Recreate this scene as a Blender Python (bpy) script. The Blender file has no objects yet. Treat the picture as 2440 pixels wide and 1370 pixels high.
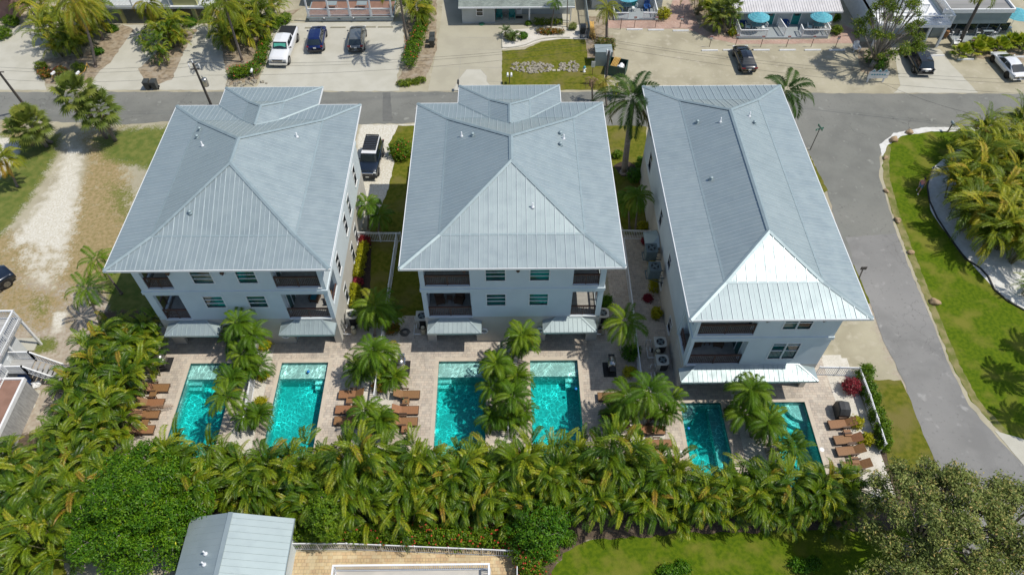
import bpy, math, random
import numpy as np
from mathutils import Vector, Matrix
R = math.radians
S = bpy.context.scene

# ---------------------------------------------------------------- camera, sky, sun, exposure
CAM_H, PITCH, YAW, FPX = 48.0, R(51.2), R(0.62), 1735.0
cd = bpy.data.cameras.new("camera"); cam = bpy.data.objects.new("camera", cd)
S.collection.objects.link(cam); S.camera = cam
cam.location = (0, 0, CAM_H); cam.rotation_euler = (R(90) - PITCH, 0, -YAW)
cd.sensor_width = 36; cd.lens = FPX / 2440 * 36; cd.clip_end = 3000; cd.clip_start = .5
SUN = Vector((.56, -.075, 1)).normalized()
elev = math.asin(SUN.z)
w = bpy.data.worlds.new("World"); S.world = w; w.use_nodes = True
wn = w.node_tree.nodes; bg = wn["Background"]
sky = wn.new("ShaderNodeTexSky"); sky.sky_type = 'NISHITA'; sky.sun_disc = False
sky.sun_elevation = elev; sky.sun_rotation = math.atan2(SUN.x, SUN.y)
w.node_tree.links.new(sky.outputs[0], bg.inputs[0]); bg.inputs[1].default_value = 0.142
sl = bpy.data.lights.new("sun", 'SUN'); sl.energy = 4.35; sl.angle = R(.5); sl.color = (1, .945, .85)
so = bpy.data.objects.new("sun", sl); S.collection.objects.link(so)
so.rotation_euler = SUN.to_track_quat('Z', 'Y').to_euler()
S.view_settings.view_transform = 'Standard'; S.view_settings.look = 'None'
S.view_settings.exposure = -0.15; S.view_settings.gamma = 1
S.cycles.use_denoising = True
S.cycles.max_bounces = 6; S.cycles.transparent_max_bounces = 12
S.cycles.caustics_reflective = False; S.cycles.caustics_refractive = False

# ---------------------------------------------------------------- layout helpers (photo pixel -> place on the ground)
_cf, _sf, _ct, _st = math.cos(YAW), math.sin(YAW), math.cos(PITCH), math.sin(PITCH)
def ray(px, py):
    u = (px - 1220) / FPX; v = (py - 685) / FPX
    f = _ct - v * _st
    return u * _cf + f * _sf, -u * _sf + f * _cf, -(_st + v * _ct)
def G(px, py, z=0.0):
    x, y, d = ray(px, py); t = (z - CAM_H) / d
    return (x * t, y * t)
def VP(px, py, Y):
    x, y, d = ray(px, py); t = Y / y
    return (x * t, CAM_H + d * t)
def hsolve(b, t):
    X, Y = G(*b); best = (1e9, 3, X, Y)
    for i in range(8, 160):
        z = i * .1; x, y = G(t[0], t[1], z); d = math.hypot(x - X, y - Y)
        if d < best[0]: best = (d, z, x, y)
    return best[1:]

# ---------------------------------------------------------------- object helpers
COL = S.collection
class MB:
    def __init__(s): s.v = []; s.f = []; s.t = []; s.tint = 0.5; s.mi = []; s.m = 0
    def add(s, vs, fs):
        n = len(s.v); s.v += [tuple(p) for p in vs]; s.t += [s.tint] * len(vs)
        s.f += [tuple(n + i for i in f) for f in fs]; s.mi += [s.m] * len(fs)
    def box(s, x0, x1, y0, y1, z0, z1, M=None):
        vs = [(x, y, z) for z in (z0, z1) for y in (y0, y1) for x in (x0, x1)]
        if M is not None: vs = [M @ Vector(p) for p in vs]
        s.add(vs, [(0, 2, 3, 1), (4, 5, 7, 6), (0, 1, 5, 4), (2, 6, 7, 3), (0, 4, 6, 2), (1, 3, 7, 5)])
    def bar(s, a, b, w, h=None, up=Vector((0, 0, 1))):
        a = Vector(a); b = Vector(b); h = h or w; d = (b - a)
        if d.length < 1e-6: return
        d.normalize(); up = Vector(up)
        if abs(d.dot(up)) > .98: up = Vector((0, 1, 0))
        x = d.cross(up).normalized(); y = x.cross(d).normalized()
        vs = []
        for p in (a, b):
            for i, j in ((-1, -1), (1, -1), (1, 1), (-1, 1)): vs.append(p + x * i * w / 2 + y * j * h / 2)
        s.add(vs, [(3, 2, 1, 0), (4, 5, 6, 7), (0, 1, 5, 4), (1, 2, 6, 5), (2, 3, 7, 6), (3, 0, 4, 7)])
    def tube(s, pts, rad, n=8, cap=True):
        pts = [Vector(p) for p in pts]; rr = rad if isinstance(rad, (list, tuple)) else [rad] * len(pts)
        vs = []; fs = []
        for i, p in enumerate(pts):
            d = (pts[min(i + 1, len(pts) - 1)] - pts[max(i - 1, 0)])
            d = d.normalized() if d.length > 1e-9 else Vector((0, 0, 1))
            a = Vector((0, 0, 1)) if abs(d.z) < .9 else Vector((1, 0, 0))
            x = d.cross(a).normalized(); y = d.cross(x).normalized()
            for k in range(n):
                t = 2 * math.pi * k / n; vs.append(p + (x * math.cos(t) + y * math.sin(t)) * rr[i])
        for i in range(len(pts) - 1):
            for k in range(n):
                a = i * n + k; b = i * n + (k + 1) % n; fs.append((a, b, b + n, a + n))
        if cap: fs.append(tuple(range(n))[::-1]); fs.append(tuple((len(pts) - 1) * n + k for k in range(n)))
        s.add(vs, fs)
    def lathe(s, prof, c=(0, 0, 0), n=16):
        s.tube([(c[0], c[1], c[2] + z) for r, z in prof], 1, n, False) if False else None
        vs = []; fs = []
        for r, z in prof:
            for k in range(n):
                t = 2 * math.pi * k / n; vs.append((c[0] + r * math.cos(t), c[1] + r * math.sin(t), c[2] + z))
        for i in range(len(prof) - 1):
            for k in range(n):
                a = i * n + k; b = i * n + (k + 1) % n; fs.append((a, b, b + n, a + n))
        fs.append(tuple(range(n))[::-1]); fs.append(tuple((len(prof) - 1) * n + k for k in range(n)))
        s.add(vs, fs)
    def prism(s, poly, z0, z1):
        n = len(poly); s.add([(x, y, z0) for x, y in poly] + [(x, y, z1) for x, y in poly],
            [tuple(range(n))[::-1], tuple(range(n, 2 * n))] + [(i, (i + 1) % n, (i + 1) % n + n, i + n) for i in range(n)])
    def blob(s, c, r, seed=0, jag=.18, n=10, m=7, flat=1.0):
        rnd = random.Random(seed); vs = [(c[0], c[1], c[2] + r[2])]; fs = []
        ph = [rnd.uniform(0, 6) for _ in range(6)]
        for i in range(1, m):
            th = math.pi * i / m
            for k in range(n):
                t = 2 * math.pi * k / n
                q = 1 + jag * (math.sin(2 * t + ph[0]) * math.sin(th * 2 + ph[1]) + .6 * math.sin(3 * t + ph[2] + th * 3)) + rnd.uniform(-jag, jag) * .35
                vs.append((c[0] + r[0] * q * math.sin(th) * math.cos(t), c[1] + r[1] * q * math.sin(th) * math.sin(t), c[2] + r[2] * q * math.cos(th)))
        vs.append((c[0], c[1], c[2] - r[2]))
        for k in range(n): fs.append((0, 1 + k, 1 + (k + 1) % n))
        for i in range(m - 2):
            for k in range(n):
                a = 1 + i * n + k; b = 1 + i * n + (k + 1) % n; fs.append((a, a + n, b + n, b))
        L = len(vs) - 1; q = 1 + (m - 2) * n
        for k in range(n): fs.append((L, q + (k + 1) % n, q + k))
        s.add(vs, fs)
    def build(s, name, mat, parent=None, smooth=False, loc=None):
        me = bpy.data.meshes.new(name); me.from_pydata(s.v, [], s.f)
        mats = mat if isinstance(mat, (list, tuple)) else [mat]
        for m in mats: me.materials.append(m)
        if len(mats) > 1: me.polygons.foreach_set('material_index', s.mi)
        a = me.attributes.new('tint', 'FLOAT', 'POINT'); a.data.foreach_set('value', s.t)
        if smooth: me.polygons.foreach_set('use_smooth', [True] * len(me.polygons))
        me.update()
        o = bpy.data.objects.new(name, me); COL.objects.link(o)
        if parent is not None: o.parent = parent
        if loc is not None: o.location = loc
        return o
def tag(o, label=None, cat=None, group=None, kind=None):
    if label: o['label'] = label
    if cat: o['category'] = cat
    if group: o['group'] = group
    if kind: o['kind'] = kind
    return o
def top(name, label, cat, loc=(0, 0, 0), rz=0, group=None):
    o = bpy.data.objects.new(name, None); COL.objects.link(o)
    o.location = loc; o.rotation_euler = (0, 0, rz); o.empty_display_size = .3
    return tag(o, label, cat, group)
KIDS = {}
def kids(o): return [c for c in o.children]
def dup(o, loc=None, rz=None, label=None, group=None, scale=None, parent=None, deep=True):
    c = o.copy(); COL.objects.link(c)
    if parent is not None: c.parent = parent
    for ch in o.children: dup(ch, parent=c)
    if loc is not None: c.location = loc
    if rz is not None: c.rotation_euler = (0, 0, rz)
    if scale is not None: c.scale = (scale,) * 3 if not isinstance(scale, tuple) else scale
    if label: c['label'] = label
    if group: c['group'] = group
    return c
ORD = ['', 'first', 'second', 'third', 'fourth', 'fifth', 'sixth', 'seventh', 'eighth', 'ninth', 'tenth', 'eleventh', 'twelfth', 'thirteenth', 'fourteenth', 'fifteenth', 'sixteenth', 'seventeenth', 'eighteenth', 'nineteenth', 'twentieth']
TENS = {2: 'twenty', 3: 'thirty', 4: 'forty', 5: 'fifty'}
def ordn(n):
    if n <= 20: return ORD[n]
    t, u = divmod(n, 10)
    return TENS[t] + '-' + ORD[u] if u else {3: 'thirtieth', 4: 'fortieth', 5: 'fiftieth'}[t]

# ---------------------------------------------------------------- materials
def mat(name, c1, c2=None, scale=3.0, rough=.7, metal=0, bump=0, bscale=30, c3=None, s3=.3, spec=.5,
        tint=None, objrand=0, island=None, trans=0, coat=0, detail=4, cracks=0, rvar=0, stretch=None, lo=.4, hi=.62, coord='Object'):
    m = bpy.data.materials.new(name); m.use_nodes = True
    N = m.node_tree.nodes; L = m.node_tree.links; P = N["Principled BSDF"]
    P.inputs['Roughness'].default_value = rough; P.inputs['Metallic'].default_value = metal
    P.inputs['Specular IOR Level'].default_value = spec; P.inputs['Coat Weight'].default_value = coat
    tc = N.new("ShaderNodeTexCoord"); src = tc.outputs[coord]
    if stretch:
        mp = N.new("ShaderNodeMapping"); mp.inputs['Scale'].default_value = stretch; L.new(src, mp.inputs[0]); src = mp.outputs[0]
    def noise(sc, det=detail):
        n = N.new("ShaderNodeTexNoise"); n.inputs['Scale'].default_value = sc; n.inputs['Detail'].default_value = det
        L.new(src, n.inputs['Vector']); return n.outputs[0]
    def mix(a, b, f):
        x = N.new("ShaderNodeMix"); x.data_type = 'RGBA'
        for i, q in ((6, a), (7, b)):
            if isinstance(q, tuple): x.inputs[i].default_value = (*q, 1)
            else: L.new(q, x.inputs[i])
        if isinstance(f, float): x.inputs[0].default_value = f
        else: L.new(f, x.inputs[0])
        return x.outputs[2]
    def ramp(o, a, b):
        r = N.new("ShaderNodeMapRange"); r.inputs[1].default_value = a; r.inputs[2].default_value = b; L.new(o, r.inputs[0]); return r.outputs[0]
    col = c1
    if c2: col = mix(c1, c2, ramp(noise(scale), lo, hi))
    if c3: col = mix(col, c3, ramp(noise(s3), .48, .66))
    if tint:
        at = N.new("ShaderNodeAttribute"); at.attribute_name = 'tint'
        cr = N.new("ShaderNodeValToRGB"); e = cr.color_ramp.elements
        while len(e) < len(tint): e.new(.5)
        for i, (p, c) in enumerate(tint): e[i].position = p; e[i].color = (*c, 1)
        L.new(at.outputs['Fac'], cr.inputs[0]); col = cr.outputs[0]
        if c2: col = mix(col, c2, ramp(noise(scale), lo, hi))
    if island:
        g = N.new("ShaderNodeNewGeometry"); hs = N.new("ShaderNodeHueSaturation")
        r = N.new("ShaderNodeMapRange"); r.inputs[3].default_value = 1 - island; r.inputs[4].default_value = 1 + island
        L.new(g.outputs['Random Per Island'], r.inputs[0]); L.new(r.outputs[0], hs.inputs['Value'])
        if isinstance(col, tuple): hs.inputs['Color'].default_value = (*col, 1)
        else: L.new(col, hs.inputs['Color'])
        col = hs.outputs[0]
    if objrand:
        g = N.new("ShaderNodeObjectInfo"); hs = N.new("ShaderNodeHueSaturation")
        r = N.new("ShaderNodeMapRange"); r.inputs[3].default_value = 1 - objrand; r.inputs[4].default_value = 1 + objrand
        r2 = N.new("ShaderNodeMapRange"); r2.inputs[3].default_value = .5 + objrand * .09; r2.inputs[4].default_value = .5 - objrand * .07
        L.new(g.outputs['Random'], r.inputs[0]); L.new(r.outputs[0], hs.inputs['Value'])
        L.new(g.outputs['Random'], r2.inputs[0]); L.new(r2.outputs[0], hs.inputs['Hue'])
        if isinstance(col, tuple): hs.inputs['Color'].default_value = (*col, 1)
        else: L.new(col, hs.inputs['Color'])
        col = hs.outputs[0]
    if cracks:
        v = N.new("ShaderNodeTexVoronoi"); v.feature = 'DISTANCE_TO_EDGE'; v.inputs['Scale'].default_value = cracks
        nd = N.new("ShaderNodeTexNoise"); nd.inputs['Scale'].default_value = 1.5; nd.inputs['Detail'].default_value = 6; L.new(src, nd.inputs[0])
        va = N.new("ShaderNodeVectorMath"); va.operation = 'ADD'; L.new(nd.outputs[1], va.inputs[0]); L.new(src, va.inputs[1]); L.new(va.outputs[0], v.inputs[0])
        ma = N.new("ShaderNodeMath"); ma.operation = 'MULTIPLY'; L.new(ramp(v.outputs[0], .012, .004), ma.inputs[0]); L.new(ramp(noise(.16), .55, .62), ma.inputs[1])
        col = mix(col, tuple(q * .6 for q in c1), ma.outputs[0]); col = mix(col, tuple(q * .80 for q in c1), ramp(noise(3.5, 8), .60, .70)); col = mix(col, tuple(min(1, q * 1.35) for q in c1), ramp(noise(1.1, 8), .62, .72))
    if rvar:
        rr = N.new("ShaderNodeMapRange"); rr.inputs[1].default_value = .35; rr.inputs[2].default_value = .65; rr.inputs[3].default_value = rough - rvar; rr.inputs[4].default_value = rough + rvar; L.new(noise(1.3), rr.inputs[0]); L.new(rr.outputs[0], P.inputs['Roughness'])
    if isinstance(col, tuple): P.inputs['Base Color'].default_value = (*col, 1)
    else: L.new(col, P.inputs['Base Color'])
    if bump:
        b = N.new("ShaderNodeBump"); b.inputs['Strength'].default_value = min(1, bump); b.inputs['Distance'].default_value = .03 * max(1, bump)
        L.new(noise(bscale, 3), b.inputs['Height']); L.new(b.outputs[0], P.inputs['Normal'])
    if trans:
        t = N.new("ShaderNodeBsdfTranslucent"); x = N.new("ShaderNodeMixShader"); x.inputs[0].default_value = trans
        if isinstance(col, tuple): t.inputs[0].default_value = (*col, 1)
        else: L.new(col, t.inputs[0])
        L.new(P.outputs[0], x.inputs[1]); L.new(t.outputs[0], x.inputs[2]); L.new(x.outputs[0], N["Material Output"].inputs[0])
    m['col'] = 1
    return m
def brickmat(name, c1, c2, mortar, bw, rh, ms=.012, rough=.75, c3=None, blotch=.5, rot=0, sq=1.0):
    m = bpy.data.materials.new(name); m.use_nodes = True
    N = m.node_tree.nodes; L = m.node_tree.links; P = N["Principled BSDF"]; P.inputs['Roughness'].default_value = rough
    tc = N.new("ShaderNodeTexCoord"); mp = N.new("ShaderNodeMapping"); mp.inputs['Rotation'].default_value[2] = rot
    L.new(tc.outputs['Object'], mp.inputs[0])
    b = N.new("ShaderNodeTexBrick"); b.inputs['Scale'].default_value = 1; b.inputs['Brick Width'].default_value = bw
    b.inputs['Row Height'].default_value = rh; b.inputs['Mortar Size'].default_value = ms; b.inputs['Color1'].default_value = (*c1, 1)
    b.inputs['Color2'].default_value = (*c2, 1); b.inputs['Mortar'].default_value = (*mortar, 1); b.squash = sq; b.squash_frequency = 3; b.offset = .37
    L.new(mp.outputs[0], b.inputs[0])
    # a second coarser block grid and blotches of a third tone break the regularity
    v = N.new("ShaderNodeTexBrick"); v.inputs['Scale'].default_value = 1; v.inputs['Brick Width'].default_value = bw * 1.0; v.offset = .37
    v.inputs['Row Height'].default_value = rh; v.inputs['Color1'].default_value = (0, 0, 0, 1); v.inputs['Color2'].default_value = (1, 1, 1, 1); v.squash = sq; v.squash_frequency = 3
    v.inputs['Mortar Size'].default_value = 0; v.inputs['Bias'].default_value = -.35
    mp2 = N.new("ShaderNodeMapping"); mp2.inputs['Location'].default_value = (bw * 37, rh * 58, 0); L.new(mp.outputs[0], mp2.inputs[0]); L.new(mp2.outputs[0], v.inputs[0])
    x = N.new("ShaderNodeMix"); x.data_type = 'RGBA'; L.new(b.outputs[0], x.inputs[6]); x.inputs[7].default_value = (*(c3 or c2), 1)
    L.new(v.outputs[0], x.inputs[0])
    nz = N.new("ShaderNodeTexNoise"); nz.inputs['Scale'].default_value = blotch; nz.inputs['Detail'].default_value = 5; L.new(tc.outputs['Object'], nz.inputs[0])
    r = N.new("ShaderNodeMapRange"); r.inputs[1].default_value = .3; r.inputs[2].default_value = .75; r.inputs[3].default_value = 1.18; r.inputs[4].default_value = .78
    L.new(nz.outputs[0], r.inputs[0]); hs = N.new("ShaderNodeHueSaturation"); L.new(x.outputs[2], hs.inputs['Color']); L.new(r.outputs[0], hs.inputs['Value'])
    L.new(hs.outputs[0], P.inputs['Base Color'])
    bp = N.new("ShaderNodeBump"); bp.inputs['Strength'].default_value = .5; bp.inputs['Distance'].default_value = .01
    inv = N.new("ShaderNodeMath"); inv.operation = 'SUBTRACT'; inv.inputs[0].default_value = 1; L.new(b.outputs['Fac'], inv.inputs[1])
    L.new(inv.outputs[0], bp.inputs['Height']); L.new(bp.outputs[0], P.inputs['Normal'])
    return m
M = {}
M['roof'] = mat('galvalume_roof', (.335, .405, .415), (.315, .382, .393), .7, .47, .45, .10, 1.0, c3=(.35, .418, .427), s3=.22, rvar=.07)
M['rib'] = mat('rib_metal', (.50, .56, .58), (.46, .52, .54), 2, .4, .35)
M['roofcap'] = mat('roof_flashing', (.29, .365, .385), (.26, .33, .35), 2, .5, .25)
M['stucco'] = mat('grey_white_stucco', (.59, .66, .69), (.56, .63, .66), .8, .85, 0, .3, 60)
M['stucco_low'] = mat('tan_stucco', (.54, .52, .47), (.50, .48, .43), .8, .85, 0, .3, 60)
M['trim'] = mat('white_trim', (.72, .74, .74), (.66, .68, .69), 1, .55)
M['white'] = mat('white_paint', (.78, .79, .79), (.72, .73, .73), 4, .45)
M['wood_dark'] = mat('dark_stained_wood', (.105, .050, .036), (.07, .034, .026), 6, .5)
M['tile'] = mat('balcony_tile', (.34, .33, .30), (.28, .27, .25), 3, .6)
M['glass'] = mat('teal_glass', (.010, .10, .095), (.012, .045, .05), .9, .06, 0, spec=.9, lo=.42, hi=.58)
M['glassdark'] = mat('dark_glass', (.012, .02, .024), (.02, .03, .034), .8, .05, 0, spec=.9)
M['asphalt'] = mat('weathered_asphalt', (.185, .188, .168), (.158, .160, .144), .55, .9, 0, .5, 40, c3=(.205, .205, .183), s3=.12, cracks=.35)
M['asphalt2'] = mat('older_asphalt', (.225, .222, .212), (.19, .188, .180), .6, .9, 0, .5, 40, c3=(.25, .245, .235), s3=.15, cracks=.6)
M['patch'] = mat('asphalt_patch', (.14, .142, .132), (.125, .127, .118), 2, .9)
M['concrete'] = mat('driveway_concrete', (.39, .365, .275), (.355, .33, .25), .5, .85, 0, .2, 30, c3=(.42, .39, .30), s3=.15)
M['concrete_pale'] = mat('pale_concrete', (.47, .455, .385), (.43, .415, .345), .6, .85, 0, .2, 30)
M['joint'] = mat('concrete_joint', (.34, .32, .27), rough=.9)
M['grass'] = mat('lawn_grass', (.105, .155, .007), (.062, .110, .005), 3.5, .9, 0, 1, 25, c3=(.17, .175, .028), s3=.5, detail=8, spec=.08)
M['grass_dull'] = mat('dull_lawn_grass', (.150, .150, .020), (.090, .110, .010), 2.6, .9, 0, 1, 25, c3=(.17, .15, .045), s3=.4, detail=8, spec=.08)
M['grass_edge'] = mat('dry_grass_edge', (.24, .21, .085), (.12, .14, .02), 1.2, .9, 0, .8, 25)
M['shell'] = mat('crushed_shell', (.60, .57, .50), (.50, .47, .40), 9, .95, 0, .8, 18, c3=(.64, .61, .55), s3=.6)
M['whitesand'] = mat('white_sand', (.66, .66, .63), (.58, .575, .54), 2.5, .95, 0, .5, 16)
M['mulch'] = mat('dark_mulch', (.055, .035, .025), (.03, .02, .015), 8, .95, 0, 1, 20)
M['sandy'] = mat('leaf_litter_soil', (.32, .255, .175), (.20, .155, .10), 2.5, .95, 0, .8, 14, c3=(.34, .29, .22), s3=1.1)
M['paver'] = brickmat('tan_pavers', (.50, .42, .34), (.39, .345, .295), (.27, .24, .20), .32, .22, .012, c3=(.56, .50, .41), blotch=.35, sq=.6)
M['paver2'] = brickmat('yellow_pavers', (.55, .42, .23), (.48, .34, .20), (.28, .21, .13), .32, .22, .012, c3=(.58, .50, .32), blotch=.5, sq=.6)
M['brick'] = brickmat('red_brick_paving', (.42, .25, .19), (.36, .22, .17), (.34, .29, .24), .22, .11, .012, c3=(.46, .34, .27), blotch=.5, rot=.6)
M['coping'] = mat('pool_coping', (.54, .47, .38), (.48, .42, .34), 2, .8)
M['poolwall'] = mat('pool_plaster', (.53, .64, .60), (.49, .60, .57), 2, .7)
M['pooltile'] = mat('waterline_tile', (.05, .20, .20), (.03, .14, .15), 6, .3)
M['wicker'] = mat('brown_wicker', (.27, .135, .058), (.22, .108, .046), 12, .6, 0, .3, 60, objrand=.12)
M['wickerdark'] = mat('dark_wicker', (.10, .055, .03), (.08, .045, .026), 12, .6)
M['black'] = mat('black_rubber', (.014, .014, .015), (.02, .02, .02), 5, .55)
M['dark'] = mat('dark_plastic', (.03, .031, .033), (.04, .04, .042), 4, .5)
M['steel'] = mat('stainless_steel', (.55, .54, .51), (.48, .47, .45), 2, .3, .9)
M['alum'] = mat('white_aluminium', (.76, .78, .80), (.70, .72, .74), 3, .4)
M['acwhite'] = mat('tan_white_enamel', (.56, .55, .49), (.50, .49, .44), 3, .5)
M['acgrey'] = mat('grey_enamel', (.13, .17, .18), (.10, .14, .15), 3, .5)
M['pvc'] = mat('white_pipe', (.75, .76, .75), rough=.35)
M['cream'] = mat('cream_plastic', (.55, .49, .34), rough=.45)
M['teal'] = mat('teal_paint', (.005, .22, .21), (.006, .18, .175), 4, .5)
M['umb'] = mat('aqua_canvas', (.10, .42, .52), (.13, .48, .56), 3, .8, trans=.25)
M['umbtrim'] = mat('pale_aqua_canvas', (.20, .52, .60), rough=.8)
M['blue'] = mat('blue_fabric', (.01, .06, .22), (.012, .08, .28), 3, .7)
M['tealfab'] = mat('teal_cushion', (.01, .14, .19), rough=.8)
M['cushion'] = mat('cream_cushion', (.52, .46, .36), rough=.85)
M['shingle'] = brickmat('grey_green_shingles', (.22, .25, .22), (.17, .20, .18), (.10, .12, .11), .3, .16, .01, c3=(.27, .31, .27), blotch=1.2)
M['siding'] = brickmat('grey_siding', (.42, .45, .45), (.41, .44, .44), (.30, .32, .33), 9, .16, .012, blotch=.4)
M['sidingw'] = mat('white_siding', (.62, .65, .66), (.57, .60, .61), 2, .6)
M['yellow'] = mat('pale_yellow_paint', (.46, .45, .20), (.42, .41, .19), 2, .6)
M['greydeck'] = mat('grey_deck_boards', (.30, .33, .34), (.26, .29, .30), 5, .7, stretch=(1, 8, 1))
M['whitemetal'] = mat('white_metal_roof', (.68, .66, .65), (.60, .58, .57), 1, .45, .15)
M['flatroof'] = mat('grey_membrane_roof', (.26, .26, .25), (.20, .20, .195), .7, .9, c3=(.31, .30, .29), s3=.3, stretch=(.3, 2, 1))
M['rock'] = mat('tan_boulder', (.40, .29, .17), (.32, .22, .13), 4, .9, 0, .8, 10)
M['rockpale'] = mat('pale_limestone', (.38, .35, .28), (.14, .125, .095), 1.2, .9, 0, .8, 10, island=.3)
M['pole'] = mat('weathered_pole', (.12, .105, .095), (.08, .07, .062), 6, .85, stretch=(3, 3, .4))
M['trunk'] = mat('palm_trunk', (.24, .20, .17), (.15, .125, .105), 7, .9, 0, .6, 12, stretch=(.6, .6, 3))
M['royal'] = mat('royal_palm_trunk', (.33, .28, .24), (.25, .21, .18), 3, .85, stretch=(.6, .6, 3))
M['bark'] = mat('pale_bark', (.36, .33, .29), (.20, .175, .15), 5, .9)
M['canes'] = mat('green_canes', (.16, .17, .06), (.11, .09, .05), 5, .7)
def leafmat(name, tint, **k):
    a = dict(rough=.5, trans=.3, objrand=.10, spec=.28, island=.16); a.update(k)
    return mat(name, tint[0][1], tint=tint, **a)
M['areca'] = leafmat('areca_leaf', [(0, (.024, .068, .004)), (.3, (.072, .150, .005)), (.6, (.155, .235, .008)), (.84, (.31, .35, .015)), (1, (.36, .22, .03))], rough=.42, spec=.4)
M['golden'] = leafmat('golden_palm_leaf', [(0, (.07, .12, .008)), (.4, (.20, .26, .012)), (.8, (.40, .38, .02)), (1, (.50, .30, .05))])
M['coco'] = leafmat('coconut_leaf', [(0, (.06, .11, .006)), (.5, (.15, .20, .010)), (.85, (.27, .27, .015)), (1, (.36, .24, .03))])
M['royalleaf'] = leafmat('royal_palm_leaf', [(0, (.026, .065, .010)), (.6, (.060, .115, .014)), (.85, (.12, .15, .02)), (1, (.26, .15, .035))])
M['adon'] = leafmat('christmas_palm_leaf', [(0, (0.042, 0.105, 0.006)), (.5, (0.100, 0.194, 0.008)), (.85, (0.189, 0.263, 0.013)), (1, (0.252, 0.210, 0.021))])
M['sabal'] = leafmat('sabal_leaf', [(0, (0.078, 0.124, 0.021)), (.5, (0.163, 0.208, 0.034)), (.85, (0.260, 0.273, 0.046)), (1, (0.390, 0.247, 0.078))], rough=.5)
M['dead'] = leafmat('dry_frond', [(0, (.16, .10, .06)), (.6, (.30, .20, .13)), (1, (.36, .25, .17))], rough=.8)
M['leafgreen'] = leafmat('broad_leaf', [(0, (0.029, 0.098, 0.004)), (.5, (0.068, 0.182, 0.005)), (.85, (0.124, 0.254, 0.008)), (.97, (0.156, 0.286, 0.008)), (1, (0.700, 0.676, 0.026))])
M['leafbright'] = leafmat('bright_leaf', [(0, (.055, .125, .004)), (.5, (.115, .21, .006)), (1, (.21, .30, .010))])
M['leafolive'] = leafmat('olive_leaf', [(0, (.11, .15, .035)), (.5, (.22, .27, .065)), (.85, (.36, .38, .11)), (1, (.56, .40, .15))], rough=.55)
M['leaftree'] = leafmat('glossy_tree_leaf', [(0, (0.057, 0.109, 0.009)), (.5, (0.132, 0.196, 0.011)), (.85, (0.207, 0.276, 0.017)), (1, (0.414, 0.345, 0.034))])
M['leaffan'] = leafmat('fan_palm_leaf', [(0, (.09, .15, .008)), (.5, (.22, .30, .012)), (1, (.42, .42, .03))])
M['leafyellow'] = leafmat('yellow_leaf', [(0, (.18, .20, .006)), (.5, (.38, .37, .010)), (1, (.52, .47, .02))])
M['leafred'] = leafmat('burgundy_leaf', [(0, (.12, .010, .018)), (.5, (.22, .020, .03)), (1, (.34, .05, .06))])
M['leafcroton'] = leafmat('mixed_croton_leaf', [(0, (.06, .10, .008)), (.5, (.16, .17, .012)), (.75, (.30, .12, .02)), (1, (.44, .15, .03))])
M['flower'] = mat('red_blossom', (.62, .06, .04), (.55, .12, .05), 5, .6, island=.3)
M['tyre'] = mat('tyre_rubber', (.012, .012, .013), rough=.8)
M['rim'] = mat('alloy_rim', (.30, .31, .32), (.2, .2, .2), 6, .3, .8)
M['rimdark'] = mat('dark_rim', (.03, .03, .03), rough=.35, metal=.6)
M['redlens'] = mat('red_lens', (.20, .008, .01), rough=.15)
M['lamp'] = mat('clear_lens', (.62, .63, .62), rough=.1, spec=.8)
M['amber'] = mat('amber_lens', (.75, .20, .01), rough=.2)
M['chrome'] = mat('chrome', (.75, .76, .78), rough=.12, metal=1)
M['plate'] = mat('number_plate', (.65, .66, .62), rough=.4)
M['sunshade'] = mat('green_sunshade', (.12, .50, .36), (.10, .44, .32), 3, .3, .3)
M['orange'] = mat('orange_card', (.85, .18, .02), rough=.6)
M['signgreen'] = mat('green_sign', (.005, .13, .075), rough=.4)
M['signred'] = mat('red_sign', (.36, .03, .035), rough=.45)
M['lumber'] = mat('yellow_lumber', (.58, .36, .09), (.48, .28, .07), 4, .7, island=.15)
M['bin'] = mat('dark_green_bin', (.05, .055, .052), (.04, .045, .042), 3, .5)
M['dumpster'] = mat('green_dumpster', (.02, .07, .05), (.03, .055, .045), 3, .6)
M['bluegrey'] = mat('grey_vinyl', (.26, .31, .32), (.23, .28, .29), 2, .5)
M['hose'] = mat('dark_hose', (.03, .035, .04), rough=.5)
M['greenhose'] = mat('green_hose', (.02, .22, .12), rough=.5)
M['terracotta'] = mat('brown_deck_coating', (.26, .15, .11), (.22, .125, .09), 2, .8)
M['greywood'] = mat('weathered_planks', (.40, .40, .39), (.28, .28, .275), 2, .85, stretch=(.4, 7, 1))
M['skin'] = mat('skin', (.50, .28, .19), rough=.6)
M['pink'] = mat('pink_cloth', (.60, .25, .26), rough=.85)
M['denim'] = mat('blue_cloth', (.10, .20, .38), rough=.85)
M['hair'] = mat('dark_hair', (.03, .02, .015), rough=.7)
M['roofterr'] = mat('pale_terrace', (.50, .47, .42), (.44, .42, .38), 1, .8)
def paint(name, c, metal=.3, rough=.25):
    return mat(name, c, rough=rough, metal=metal, coat=1)

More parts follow.
